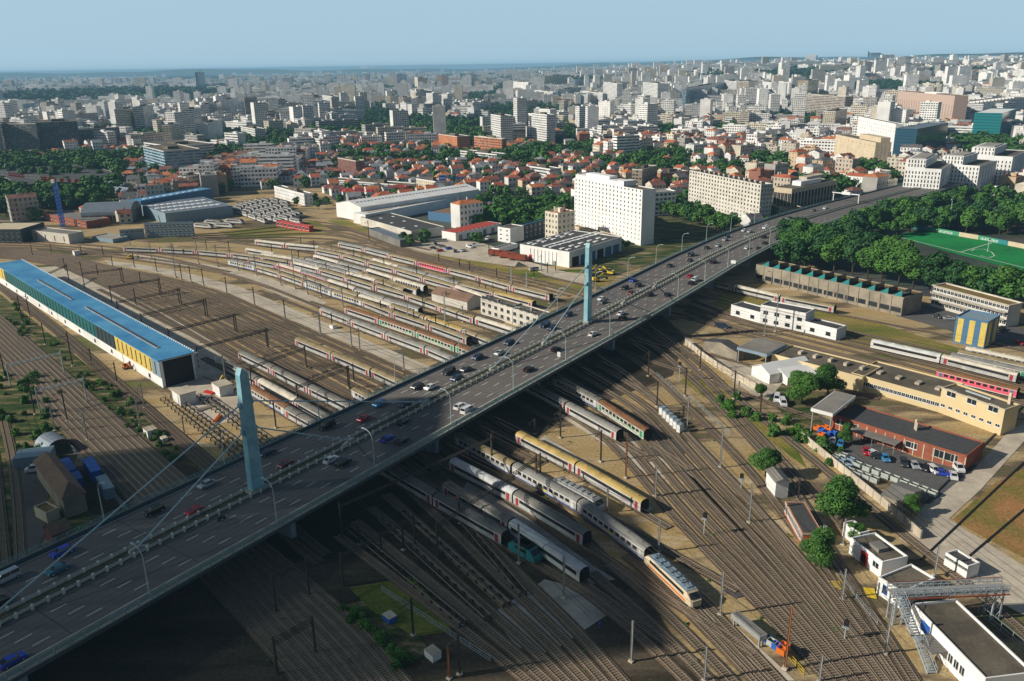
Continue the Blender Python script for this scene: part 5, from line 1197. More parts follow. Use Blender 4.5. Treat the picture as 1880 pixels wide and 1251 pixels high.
tw=[
('dark housing slab at the left edge, nearest part of the stepped row',(75,283),(-60,283),(78,280),228,DKG,'facade_tight'),  # these three: shade on the near faces put into the wall colour
('dark housing slab, middle part of the stepped row with an antenna',(150,277),(72,281),(153,274),223,DKG,'facade_tight'),
('dark housing slab, right lower part of the stepped row',(224,268),(148,275),(228,265),234,DKG,'facade_tight'),
('twin housing tower with striped balconies, nearer of the left pair',(241,250),(218,247),(262,244),201,CRM,'facade_strip'),
('twin housing tower, bluish farther one of the left pair',(270,248),(250,245),(288,242),197,WH,'facade_strip'),
('grey tower with balconies behind the two striped towers',(336,217),(321,215),(356,213),192,CRM,'facade_tight'),
('tall tower with white balcony bands left of three blue towers',(360,253),(341,250),(375,247),202,WH,'facade_strip'),
('blue shaded tower, first of the stepped three',(386,232),(372,229),(398,227),193,WH,'facade_tight'),
('blue shaded tower, second of the stepped three',(402,230),(389,227),(415,225),190,WH,'facade_tight'),
('blue shaded tower, third and tallest of the stepped three',(426,229),(411,226),(440,223),184,WH,'facade_small'),
('beige striped tower in front of the shaded towers',(318,276),(304,273),(337,270),231,CRM,'facade_tight'),
('white housing block right of the beige striped tower',(386,265),(369,261),(411,257),227,WH,'facade_small'),
('teal grey office block with long window bands among trees',(306,318),(268,306),(374,303),279,BLU,'facade_strip'),
('white office block with ribbon windows behind the teal one',(320,300),(268,291),(396,287),270,WH,'facade_strip'),
('white gridded office on the slope right of the towers',(470,258),(444,252),(489,253),238,WH,'facade_tight'),
('slim dark tower standing alone near the left horizon',(367,165),(362,164),(379,162),133,GRB,'facade_tight'),
('reddish brown block half hidden by trees',(576,196),(560,192),(588,192),174,BRN,'facade_small'),
('white housing block with sunny end beside the brown block',(612,207),(594,203),(625,203),178,WH,'facade_tight'),
('cream tower, left of the three joined towers',(718,207),(710,205),(734,204),177,CRM,'facade_tight'),
('cream tower, middle of the three joined towers',(742,209),(733,207),(757,206),180,CRM,'facade_tight'),
('grey end tower, right of the three joined towers',(766,216),(757,212),(785,210),182,GRB,'facade_tight'),
('pale slab tower behind the three joined towers',(772,198),(754,193),(795,193),168,CRM,'facade_tight'),
('grey high tower on the left of the middle distance',(730,164),(723,162),(748,161),137,WH,'facade_tight'),
('beige tower with brown side in the middle distance',(768,168),(762,166),(786,166),143,CRM,'facade_small'),
('beige tower with red brick side in the middle distance',(812,168),(804,166),(824,165),140,PNK,'facade_small'),
('slender white tower with stepped top in the middle distance',(866,167),(856,165),(876,163),138,WH,'facade_small'),
('square white slab with fine grid, alone beyond the green belt',(970,180),(935,177),(976,177),152,WH,'facade_small'),
('long grey slab on the skyline ridge, left one',(1000,168),(998,165),(1048,163),140,CRM,'facade_tight'),
('long grey slab on the skyline ridge, right one',(1055,168),(1052,166),(1089,164),147,BLU,'facade_tight'),
('wide white slab with blue shaded neighbour, left one',(1015,194),(981,188),(1022,192),170,WH,'facade_tight'),
('blue shaded long slab between two wide white slabs',(1024,192),(1018,190),(1067,184),166,BLU,'facade_strip'),
('wide white slab with blue shaded neighbour, right one',(1106,198),(1065,191),(1112,195),172,WH,'facade_tight'),
('white tower, left one of the tall pair right of the slabs',(1132,196),(1107,190),(1143,192),154,WH,'facade_tight'),
('white tower, right one of the tall pair right of the slabs',(1206,200),(1179,195),(1227,195),154,WH,'facade_tight'),
('white and grey tower with balconies, left of the two by the park',(920,267),(902,262),(942,262),214,WH,'facade_tight'),
('white and grey tower with balconies, right of the two by the park',(1004,268),(976,263),(1019,263),212,WH,'facade_tight'),
('narrow white tower behind the right balcony tower',(1010,248),(990,246),(1022,246),202,WH,'facade_small'),
('orange brick housing block, nearer and larger one',(922,285),(871,279),(930,282),256,ORB,'facade_tight'),
('orange brick housing block, farther one with several wings',(840,278),(806,272),(864,273),252,ORB,'facade_small'),
('long bluish slab at the left of the upper right quarter',(1258,205),(1250,202),(1329,184),163,BLU,'facade_strip'),
('white tower, left of the stepped pair near the skyline slope',(1350,188),(1328,180),(1352,184),152,WH,'facade_tight'),
('cream tower, right of the stepped pair near the skyline slope',(1372,193),(1351,189),(1388,188),150,CRM,'facade_tight'),
('white tower with terracotta corner on the slope',(1414,184),(1394,180),(1422,180),152,WH,'facade_small'),
('white tower with patterned side on the slope',(1446,188),(1427,184),(1450,184),152,WH,'facade_small'),
('yellowish twin tower on the slope',(1480,189),(1462,186),(1500,184),149,YEL,'facade_tight'),
('wide grey slab with horizontal bands and rooftop sheds',(1548,218),(1471,212),(1562,213),178,(.42,.36,.3),'facade_strip'),
('narrow cream and grey block under the wide banded slab',(1530,244),(1507,238),(1552,236),206,CRM,'facade_tight'),
('white tower alone on the plateau left of the crane cluster',(1497,118),(1481,117),(1500,116),101,WH,'facade_small'),
('dark grey skyline tower, left one of the cluster',(1592,113),(1582,112),(1600,111),94,GRB,'facade_small'),
('dark blue skyline tower, right one of the cluster',(1612,114),(1600,113),(1622,112),97,(.08,.14,.2),'facade_small'),
('long white slab on the plateau at the far right horizon',(1867,116),(1797,115),(1869,114),103,WH,'facade_small'),
('white tower pair by the horizon, left of the middle',(675,131),(661,130),(677,130),120,WH,'facade_small'),
('second white tower by the horizon, left of the middle',(688,131),(678,130),(690,130),120,CRM,'facade_small'),
('grey brown stone building in front of the orange roofs',(1178,345),(1160,340),(1205,336),313,(.3,.24,.18),'facade_tight'),
('long orange town building beside the grey stone one',(1218,335),(1207,331),(1262,331),319,ORB,'facade_small'),
('cream corner building with red roof left of the big white sheds',(345,356),(330,351),(377,349),326,CRM,'facade_tight'),
('dark red office building with bright side on the left slope',(655,325),(622,318),(671,318),297,BRN,'facade_small'),
('long white sports hall with flat roof in front of the red roofs',(1010,329),(966,322),(1030,322),312,WH,'facade_strip'),
('long white low office with dark side near the orange brick block',(912,300),(845,292),(930,296),285,WH,'facade_strip'),
('long low office under the red roof letters',(745,352),(600,340),(765,349),342,WH,'facade_strip'),
('cream building carrying the blue square sign',(800,352),(765,346),(822,349),335,CRM,'facade_small'),
('white warehouse at the left of the big rooftop sign',(560,378),(505,362),(575,372),358,WH,'facade_small'),
]
for lb,c,l,r,yt,wl,fc in tw: tower(lb,c,l,r,yt,wl,fc,0)
# ================================================================ TREES
def crown_mesh(name,seed,H,Rr,leaf,n,m,trunk=.25):
    rnd=random.Random(seed); mb=MB(); clumps=[]
    k=9+seed%4
    for i in range(k):
        a=rnd.random()*6.28; rr=Rr*.62*math.sqrt(rnd.random()); z=H*(trunk+.12+(1-trunk-.2)*rnd.random())
        lim=Rr*(.55 if z>H*.75 else 1); rr=min(rr,lim*.7)
        clumps.append((rr*math.cos(a),rr*math.sin(a),z,Rr*rnd.uniform(.34,.56)))
    clumps.append((0,0,H*(1-.16),Rr*.4)); clumps.append((0,0,H*.55,Rr*.62))
    for i in range(n):
        cx,cy,cz,cr_=clumps[rnd.randrange(len(clumps))]
        d=Vector((rnd.gauss(0,1),rnd.gauss(0,1),rnd.gauss(0,1)*.9)).normalized(); q=cr_*(.72+.36*rnd.random())
        p=Vector((cx,cy,cz))+Vector((d.x*q,d.y*q,d.z*q*.8))
        nrm=(d+Vector((rnd.gauss(0,.5),rnd.gauss(0,.5),rnd.gauss(0,.5)+.35))).normalized()
        t=nrm.cross(Vector((rnd.random()-.5,rnd.random()-.5,rnd.random()-.5))).normalized(); b=nrm.cross(t); s=leaf*rnd.uniform(.6,1.35)
        mb.face([p-t*s*.5-b*s*.25,p+t*s*.1-b*s*.5,p+t*s*.55+b*s*.1,p-t*s*.1+b*s*.5])
    return mb.mesh(name,M[m])
def trunk_mesh(H,r):
    mb=MB(); mb.tube([(0,0,0),(.1,0,H*.25),(0,.1,H*.6)],[r,r*.75,r*.35],7)
    for a in (0,1.3,2.7,4.1,5.3): mb.tube([(0,0,H*.28),(math.cos(a)*H*.14,math.sin(a)*H*.14,H*.45),(math.cos(a)*H*.22,math.sin(a)*H*.22,H*.62)],[r*.5,r*.32,r*.12],5)
    return mb.mesh('trunk',M['bark'])
TR_HI=[crown_mesh('crown',i,14,5.6,.75,3600,'leaf' if i%3 else 'leaf_dark') for i in range(5)]
TR_NEAR=[crown_mesh('crown',i+60,13,5.4,.42,9500,'leaf') for i in range(2)]
TR_MID=[crown_mesh('crown',i+10,12,5.2,1.15,800,['leaf','leaf_dark','leaf'][i%3]) for i in range(5)]
TR_LOW=[crown_mesh('crown',i+20,11,5.4,2.1,190,['leaf_dark','leaf'][i%2]) for i in range(4)]
BUSH=[crown_mesh('foliage',i+40,2.2,1.6,.38,700,'leaf_bright' if i%2 else 'leaf',trunk=0) for i in range(3)]
TRK=trunk_mesh(13,.35)
_tn=0
def tree(p,h,meshes,label,group,wid=1.0,cat='tree',name='tree'):
    global _tn; _tn+=1; rnd=random.Random(_tn*7)
    r=empty(name,p,rnd.random()*6.28,label=label,cat=cat,group=group); s=h/13
    c=obj('crown',meshes[rnd.randrange(len(meshes))],r); c.scale=(s*wid*rnd.uniform(.9,1.12),s*wid*rnd.uniform(.9,1.12),s)
    if meshes is not TR_LOW: t=obj('trunk',TRK,r); t.scale=(s,s,s)
    return r
def bush(p,s,label,group='bushes beside the tracks'):
    rnd=random.Random(int(p.x*13+p.y*7)); r=empty('bush',p,rnd.random()*6,label=label,cat='bush',group=group); c=obj('foliage',BUSH[rnd.randrange(3)],r); c.scale=(s,s,s*rnd.uniform(.8,1.1))
    t=MB(); t.tube([(0,0,0),(0,0,.8)],.06,5); t.build('stem',M['bark'],r)
for x,y,h,w_,lb in [(1472,742,11,1.3,'big dark tree beside the white marquee, left one of the pair'),(1518,732,11,1.35,'big dark tree behind the canopy, right one of the pair'),(1405,876,8.5,1.15,'round tree alone between the tracks above the white shed'),(1545,972,12.5,1.15,'tallest tree standing between the tracks by the car park wall'),(1497,1040,9,1.0,'tree at the end of the narrow brick-sided office'),(1549,815,6,.9,'small bright tree in front of the brick workshop'),(1396,730,5,.9,'small dark tree above the white graffiti wall'),(1672,948,5.5,1.0,'low tree beside the stone hut'),(1570,995,5,1,'low tree behind the first white cabin')]:
    tree(P(x,y),h,TR_NEAR,lb,None,w_)
rnd=random.Random(5)
# trees around the sports pitch
front=[(1455,484),(1480,489),(1508,494),(1535,500),(1560,505),(1588,512),(1618,518),(1648,526),(1680,533),(1712,541),(1745,549),(1780,556),(1815,563),(1850,570),(1885,576),(1448,462),(1472,466),(1500,471),(1530,474),(1560,479),(1592,487),(1625,494),(1655,503)]
for x,y in front: tree(P(x+rnd.uniform(-5,5),y),rnd.uniform(15.5,18.5),TR_HI,'tall leafy tree in the row between the saw-tooth shed and the sports pitch','trees in the row before the sports pitch',1.15)
back=[(1545,400),(1565,408),(1580,392),(1600,402),(1620,394),(1640,404),(1590,420),(1615,424),(1640,420),(1665,412),(1520,412),(1535,425),(1500,432),(1512,446),(1575,432),(1660,390),(1630,378),(1606,380)]
for x,y in back:
    if min((BR.p[k_]-Vector((P(x+6,y+13).x,P(x+6,y+13).y,0))).length for k_ in range(0,len(BR.p),2))>25: tree(P(x+6,y+13),rnd.uniform(10,14),TR_MID,'dark tree in the clump between the motorway and the white modern blocks','trees in the clump by the motorway')
for i in range(60):
    x=1655+rnd.random()*260; y=395+rnd.random()*33+(x-1655)*.02
    tree(P(x,y),rnd.uniform(11,16),TR_MID,'tree in the dense belt behind the sports pitch banners','trees behind the sports pitch')
for x,y in [(1215,395),(1228,400),(1240,405),(1255,408),(1270,412),(1285,415),(1300,420),(1315,424),(1330,428),(1345,425),(1222,385),(1246,392),(1262,397),(1280,402),(1298,407)]: tree(P(x,y),rnd.uniform(11,14),TR_MID,'tree in the dark group between white tower and pale slab','trees between the tower and the pale slab',1.1)
for i in range(34):
    x=1480+rnd.random()*150; y=379-(x-1480)*.29-rnd.random()*13
    (min((BR.p[k_]-Vector((P(x,y).x,P(x,y).y,0))).length for k_ in range(0,len(BR.p),2))>24) and tree(P(x,y),rnd.uniform(7,11),TR_MID,'tree lining the far side of the motorway','trees lining the far motorway')
for i in range(58):
    q_=bp(318+i*5.6,-rnd.uniform(22,36),0); tree(q_,rnd.uniform(13,17) if i<36 else rnd.uniform(10,13),TR_MID,'leafy tree close against the right side of the far viaduct','trees beside the far viaduct')
for i in range(26): x=870+rnd.random()*150; y=372+rnd.random()*30; tree(P(x,y),rnd.uniform(8,12),TR_MID,'tree between the warehouses and the red roofed houses','trees behind the warehouses')
for x,y in [(1125,452),(1140,455),(1108,450),(1152,458)]: tree(P(x,y),6,TR_MID,'small tree at the foot of the white slab tower','trees at the white slab tower')
for i in range(45): x=-10+rnd.random()*200; y=368+rnd.random()*20+(10 if x<60 else 0); tree(P(x,y),rnd.uniform(10,15),TR_MID,'tree in the dark belt in front of the long dark-roofed shed','trees before the long dark shed')
for i in range(80): x=-10+rnd.random()*235; y=294+rnd.random()*42; tree(P(x,y),rnd.uniform(10,16),TR_MID,'tree in the park below the dark housing slabs','trees in the park below the slabs')
for x,y in [(740,448),(752,452),(545,380),(585,385),(600,378),(580,372)]: tree(P(x,y),8,TR_MID,'isolated bright green tree near the big sheds','isolated trees near the sheds')
for i in range(26):
    t=i/25; x=1322+t*215+rnd.uniform(-14,22); y=752+t*108+rnd.uniform(-30,6); bush(P(x,y),rnd.uniform(.7,1.5),'leafy bush on the bank between tracks and the workshop wall')
for i in range(60):
    t=rnd.random(); x=5+t*330+rnd.uniform(-12,12); y=558+t*285+rnd.uniform(-16,22); bush(P(x,y),rnd.uniform(.4,1.1),'scrub bush between the main line and the blue-roofed depot','scrub bushes below the depot')
for i in range(40):
    x=rnd.uniform(0,110); y=rnd.uniform(690,850); bush(P(x,y),rnd.uniform(.5,1.2),'scrub bush on the overgrown plot left of the main line','scrub bushes on the left plot')
for i in range(22):
    t=rnd.random(); x=630+t*110+rnd.uniform(-12,12); y=1120+t*100+rnd.uniform(-14,14); bush(P(x,y),rnd.uniform(.5,1.0),'bush on the strip below the viaduct','bushes below the viaduct')
# ================================================================ SPORTS PITCH
PZ=.4
pp=[(1640,433),(1700,420),(1790,437),(1900,462),(1960,480),(1960,530),(1880,500),(1760,468)]
sheet('sports_pitch',[(p.x,p.y) for p in poly_px(pp)],.12,M['pitch'],px=False)
def pline(pts,w=.5): 
    mb=MB(); ribbon(mb,[P(x,y) for x,y in pts],w,.14); mb.build('pitch_markings',M['mark_white'],kind='structure')
pline([(1655,437),(1880,492)]); pline([(1762,464),(1822,446)]); pline([(1800,470),(1816,474),(1826,470),(1820,463),(1806,458),(1790,458),(1783,461)])
def banner(a,b,m1,label,txt=None,tm='white_paint'):
    A=P(*a);B=P(*b); d=B-A; r=empty('banner',A,math.atan2(d.y,d.x),label=label,cat='banner',group='advertising banners along the pitch'); L_=d.length
    mb=MB(); mb.box(0,L_,-.05,.05,.3,2.9); mb.build('panel',M[m1],r)
    for i in range(5): mb=MB(); mb.box(L_*i/4-.06,L_*i/4+.06,.06,.2,0,3.0); mb.build('post',M['mast_dark'],r)
    if txt: text_on(r,txt,(L_*.15,-.12,.7),1.9,tm)
    return r
def text_on(parent,txt,loc,size,m,rx=math.pi/2,rz=0,name='lettering',bold=0.03):
    cu=bpy.data.curves.new(name,'FONT'); cu.body=txt; cu.size=size; cu.extrude=.04; cu.offset=bold
    o=bpy.data.objects.new(name,cu); col.objects.link(o); dg=bpy.context.evaluated_depsgraph_get(); me=bpy.data.meshes.new_from_object(o.evaluated_get(dg)); bpy.data.objects.remove(o)
    me.materials.clear(); me.materials.append(M[m]); q=obj(name,me,parent,loc=loc); q.rotation_euler=(rx,0,rz); return q
banner((1676,421),(1710,426),'teal_paint','teal banner at the left end of the pitch fence')
banner((1710,426),(1760,435),'green_paint','green banner with white lettering in the pitch fence row','10-ATLETICO')
banner((1760,435),(1795,441),'beige_wall','yellow banner in the pitch fence row')
banner((1795,441),(1826,447),'green_paint','short green banner right of the yellow one','10-ATLETICO')
banner((1826,447),(1850,452),'teal_paint','teal banner right of the short green one')
banner((1850,452),(1885,459),'beige_wall','pale banner at the right end of the fence')
for i,(x,y,yt) in enumerate([(1740,424,367),(1813,463,440)]):
    p=P(x,y); h=hgt(p,yt); r=empty('floodlight_mast',p,.5,label=['tall floodlight mast behind the pitch banners','short white post on the pitch touchline'][i],cat='mast'); mb=MB(); mb.tube([(0,0,0),(0,0,h)],[.25,.14],8); mb.build('pole',M['lamp_paint'],r)
    mb=MB(); mb.box(-1.2,1.2,-.2,.2,h-.2,h+.5); mb.build('lamp_head',M['lamp_paint'],r)
# ================================================================ THE TOWN
rnd=random.Random(11)
WOODS=[[(0,176),(120,169),(250,165),(330,167),(440,171),(425,178),(330,187),(200,194),(0,207)],[(640,216),(700,206),(800,222),(900,225),(905,264),(840,270),(760,254),(640,252)],[(845,176),(935,170),(936,184),(850,192)],[(1508,160),(1620,152),(1712,156),(1715,172),(1640,181),(1560,179)],[(1022,235),(1050,222),(1062,258),(1030,264)],[(1188,242),(1250,235),(1245,264),(1200,266)],[(1375,295),(1440,285),(1450,330),(1390,335)],[(1740,250),(1880,266),(1880,312),(1760,300)],[(220,240),(300,236),(305,262),(226,266)],[(560,236),(600,230),(640,262),(590,270)],[(1560,305),(1640,318),(1650,345),(1560,330)],[(0,232),(0,215),(60,212),(50,222)],[(930,285),(990,275),(1000,300),(945,310)],[(450,205),(560,198),(560,206),(450,214)],[(1200,212),(1300,205),(1320,214),(1230,224)],[(1040,150),(1100,146),(1110,152),(1050,156)],[(700,188),(760,194),(750,200),(690,196)],[(300,112+30),(420,140),(430,146),(310,149)],[(1440,338),(1500,336),(1560,352),(1520,372),(1440,360)]]
WP=[[(p.x,p.y) for p in (PG(*q) for q in w)] for w in WOODS]
WB=[(min(q[0] for q in w),max(q[0] for q in w),min(q[1] for q in w),max(q[1] for q in w)) for w in WP]
def inwood(x,y):
    for w,b in zip(WP,WB):
        if b[0]<x<b[1] and b[2]<y<b[3] and inpoly(x,y,w): return True
    return False
YP=[(p.x,p.y) for p in YARD]
PARK=[[(p.x,p.y) for p in poly_px(w)] for w in [[(-30,292),(225,290),(235,345),(200,392),(-30,400)],[(1640,385),(1920,385),(1960,560),(1640,520),(1440,470),(1480,400),(1560,372)],[(1205,380),(1320,395),(1360,440),(1250,440),(1205,410)],[(860,365),(1050,365),(1058,425),(950,476),(880,472)],[(1080,520),(1260,475),(1340,440),(1250,425),(1205,380),(1160,440),(1080,470)]]]
for q in FOOT: pass
FB=[(sum(p[0] for p in f)/len(f),sum(p[1] for p in f)/len(f),max(dist(f[0],p) for p in f)*.62+9,f) for f in FOOT]
GRID={}
for i,(x,y,r,f) in enumerate(FB):
    for gx in range(int((x-r-20)//80),int((x+r+20)//80)+1):
        for gy in range(int((y-r-20)//80),int((y+r+20)//80)+1): GRID.setdefault((gx,gy),[]).append(i)
def near_foot(x,y,m):
    for i in GRID.get((int(x//80),int(y//80)),[]):
        cx,cy,r,f=FB[i]
        if dist((x,y),(cx,cy))>r+m+6: continue
        if len(set(f))<3: continue
        if inpoly(x,y,f): return True
        for a,b in zip(f,f[1:]+f[:1]):
            dx,dy=b[0]-a[0],b[1]-a[1]; t=max(0,min(1,((x-a[0])*dx+(y-a[1])*dy)/max(1e-6,dx*dx+dy*dy)))
            if dist((x,y),(a[0]+dx*t,a[1]+dy*t))<m: return True
    return False
BRP=[(p.x,p.y) for p in BR.p[::3]]
def near_road(x,y,m):
    if y>1300: return False
    return any(abs(x-a)<m and abs(y-b)<m and dist((x,y),(a,b))<m for a,b in BRP)
def vn(x,y,s,k=0):
    """smooth value noise"""
    x/=s;y/=s;xi,yi=math.floor(x),math.floor(y);fx,fy=ss(x-xi),ss(y-yi)
    def h(a,b): v=math.sin(a*127.1+b*311.7+k*74.7)*43758.5453; return v-math.floor(v)
    return (h(xi,yi)*(1-fx)+h(xi+1,yi)*fx)*(1-fy)+(h(xi,yi+1)*(1-fx)+h(xi+1,yi+1)*fx)*fy
WALLS=[((.84,.83,.8),'white'),((.66,.6,.48),'cream'),((.55,.5,.42),'beige'),((.42,.4,.37),'grey'),((.62,.47,.3),'ochre'),((.35,.15,.1),'brick'),((.5,.42,.34),'sandstone')]
ROOFS=[((.42,.11,.05),'red tiled'),((.3,.1,.06),'brown tiled'),((.2,.09,.07),'dark red'),((.25,.27,.29),'grey zinc'),((.12,.12,.13),'slate'),((.5,.17,.06),'orange tiled')]
things=[]; stuffH=MB(); stuffT=[]   # stuff houses; tree positions
cand=[]
def visible(x,y):
    q=PX((x,y,gz(x,y)+8)); return -25<q[0]<1905 and q[1]<470
def district(x,y):
    return math.floor(vn(x,y,420,3)*6)*.27+.1
y=440.0
def jit(a): return rnd.uniform(-a,a)
bands=[(430,1150,17.0),(1150,2100,22.0),(2100,3600,41.0),(3600,6200,76.0),(6200,12500,140.0)]
for y0,y1,st in bands:
    n=int(y1*1.5/st)
    gy=y0
    while gy<y1:
        gx=-gy*.78-40
        while gx<gy*.78+40:
            th=district(gx,gy) if y0<2000 else 0
            x=gx+jit(st*.16); yy=gy+jit(st*.16)
            gx+=st
            # streets: leave gaps on a slowly turning grid
            c,s=math.cos(th),math.sin(th); u=(x*c+yy*s); v=(-x*s+yy*c)
            if y0<2100:
                if (u%(st*5))<st*.72 or (v%(st*3))<st*.62: 
                    if rnd.random()<.3: stuffT.append((x,yy,rnd.uniform(6,10)))
                    continue
            if not visible(x,yy): continue
            if inpoly(x,yy,YP) or any(inpoly(x,yy,p) for p in PARK): continue
            if inwood(x,yy):
                for _ in range(3 if st<30 else 4): stuffT.append((x+jit(st*.5),yy+jit(st*.5),rnd.uniform(9,15)))
                continue
            if near_road(x,yy,30): continue
            g=vn(x,yy,170,1)*.6+vn(x,yy,60,2)*.4
            if g<(.36 if y0<1100 else (.43 if y0<2000 else .48)):
                for _ in range(2 if st<30 else 4): stuffT.append((x+jit(st*.5),yy+jit(st*.5),rnd.uniform(7,13)))
                continue
            if near_foot(x,yy,9.0 if y0<1150 else 14): continue
            cand.append((x,yy,th,st,g))
            if rnd.random()<.45: stuffT.append((x+st*.45,yy+jit(st*.4),rnd.uniform(6,11)))
        gy+=st
    
def make_spec(x,y,th,st,g):
    d=math.hypot(x,y); q=PX((x,y,0)); m=vn(x,y,260,5)
    if d<1150: kind='house' if m<.58 else ('town' if rnd.random()<.7 else 'block')
    elif d<1700: kind='house' if m<.4 and rnd.random()<.8 else ('town' if rnd.random()<.45 else 'block')
    else: kind='house' if rnd.random()<.2 else ('town' if rnd.random()<.3 else 'block')
    if q[0]>1380 and d<1900 and kind=='house' and rnd.random()<.55: kind='town'
    r=rnd.random()
    if kind=='block' and r<(.13 if d>1250 else .02): kind='tower'
    th=th+rnd.choice((0,0,math.pi/2))+jit(.06)
    if kind=='house': return kind,rnd.uniform(8,13),rnd.uniform(8,11),rnd.uniform(4.5,8),th
    if kind=='town': return kind,rnd.uniform(11,19),rnd.uniform(10,13),rnd.uniform(10,17.5),th
    if kind=='block': return kind,(rnd.uniform(20,40) if d<1250 or rnd.random()<.7 else rnd.uniform(45,80)),rnd.uniform(11,14),rnd.uniform(11,24)*(1.25 if d>1500 else 1),th
    return 'tower',rnd.uniform(15,24),rnd.uniform(14,18),rnd.uniform(34,52),th
def add_bld(mw,mr,kind,w,d,h,T,wc,rc,x,y,low=False):
    """walls into mw, roof into mr; T maps local to target space"""
    fl={'house':2.8,'town':3.1,'block':2.9,'tower':2.8}[kind]; rows=max(1,round(h/fl))
    pts=[(-w/2,-d/2),(w/2,-d/2),(w/2,d/2),(-w/2,d/2)]
    mi={'house':0,'town':0,'block':1,'tower':1}[kind] if rnd.random()<.8 else (3 if kind!='block' else 2)
    if math.hypot(x,y)>2300 and rnd.random()<.6: mi=3
    bl=rnd.choice(((),(1,3),(1,3),(1,),(3,))) if kind in('town','house') else ((1,3) if rnd.random()<.4 else ())
    if math.hypot(x,y)>2400 and rnd.random()<.7: bl=(0,1,2,3) if rnd.random()<.5 else (1,3)
    mw.color=wc
    for i in range(4):
        a=pts[i];b=pts[(i+1)%4]; n=max(1,round(dist(a,b)/(3.2 if kind!='house' else 3.6)))
        uv=[(0,0),(n,0),(n,rows),(0,rows)] if i not in bl else [(0,0)]*4
        mw.face([T((a[0],a[1],-3)),T((b[0],b[1],-3)),T((b[0],b[1],h)),T((a[0],a[1],h))],mi,uv)
    mr.color=rc
    if kind=='house' or (kind=='town' and rnd.random()<.6):
        rh=rnd.uniform(1.8,3.2); o=.3; hip=rnd.random()<.45
        E=[(-w/2-o,-d/2-o,h-.1),(w/2+o,-d/2-o,h-.1),(w/2+o,d/2+o,h-.1),(-w/2-o,d/2+o,h-.1)]; k=d*.45 if hip else 0
        A=(-w/2-o+k,0,h+rh);B=(w/2+o-k,0,h+rh)
        mr.face([T(E[0]),T(E[1]),T(B),T(A)]); mr.face([T(E[2]),T(E[3]),T(A),T(B)])
        if hip: mr.face([T(E[1]),T(E[2]),T(B)]); mr.face([T(E[3]),T(E[0]),T(A)])
        else:
            mr.color=wc; mr.face([T(E[1]),T(E[2]),T(B)]); mr.face([T(E[3]),T(E[0]),T(A)])
        rk='hip' if hip else 'gable'
    else:
        mr.face([T((p[0],p[1],h)) for p in pts])
        if not low:
            mr.color=tuple(c*.95 for c in wc); t=.3; 
            for x0,x1,y0,y1 in ((-w/2,w/2,-d/2,-d/2+t),(-w/2,w/2,d/2-t,d/2),(-w/2,-w/2+t,-d/2+t,d/2-t),(w/2-t,w/2,-d/2+t,d/2-t)): mr.box(x0,x1,y0,y1,h+.002,h+.6,T=T,bottom=False)
        mr.color=wc; a=rnd.uniform(-.25,.2)*w; mr.box(a,a+w*.22,-d*.15,d*.2,h+.001,h+2.4,T=T,bottom=False); rk='flat'
    return rk
mats_f=[M['facade'],M['facade_tight'],M['facade_strip'],M['facade_small']]
LM=[('white slab tower block',(1120,440)),('pale housing slab',(1330,395)),('orange brick housing block',(905,285)),('twin-ridge warehouse',(750,395)),('two balcony towers',(960,268)),('teal grey office block',(320,312)),('barrel-roofed engine shed',(208,404)),('modern white blocks',(1740,365)),('beige bay office',(1470,385)),('red and white signal box',(545,424)),('grey stone building',(1180,343)),('dark glass office',(1670,292)),('cream stepped block',(1590,308)),('dark red office building',(650,322)),('wide banded slab',(1520,216)),('three joined towers',(750,212)),('white sports hall',(1000,328)),('beige striped tower',(318,275)),('yellow crane site',(460,300)),('pinkish brown slab',(1700,228)),('white warehouse by the sign',(545,374)),('low white office',(890,299)),('round green park',(780,240)),('white flat-roofed warehouse',(1050,470)),('sports pitch trees',(1760,410))]
LM=[(n,P(*p)) for n,p in LM if n!='yellow crane site']
def wherelab(x,y):
    n,p=min(LM,key=lambda q:dist((x,y),q[1])); r=math.hypot(x,y)-math.hypot(p.x,p.y); a=(math.atan2(x,y)-math.atan2(p.x,p.y))*math.hypot(x,y)
    if abs(a)<abs(r): return ('beyond the ' if r>0 else 'in front of the ')+n
    return ('right of the ' if a>0 else 'left of the ')+n
cand.sort(key=lambda c:c[0]**2+c[1]**2)
cnt={'house':0,'town':0,'block':0,'tower':0}; MX={'house':290,'town':280,'block':230,'tower':60}
KN={'house':('house','house','town houses below the skyline'),'town':('town_building','town building','town buildings along the streets'),'block':('apartment_block','apartment block','apartment blocks in the town'),'tower':('apartment_tower','tower block','tower blocks on the plain')}
pend=[]; farw=MB(); farr=MB()
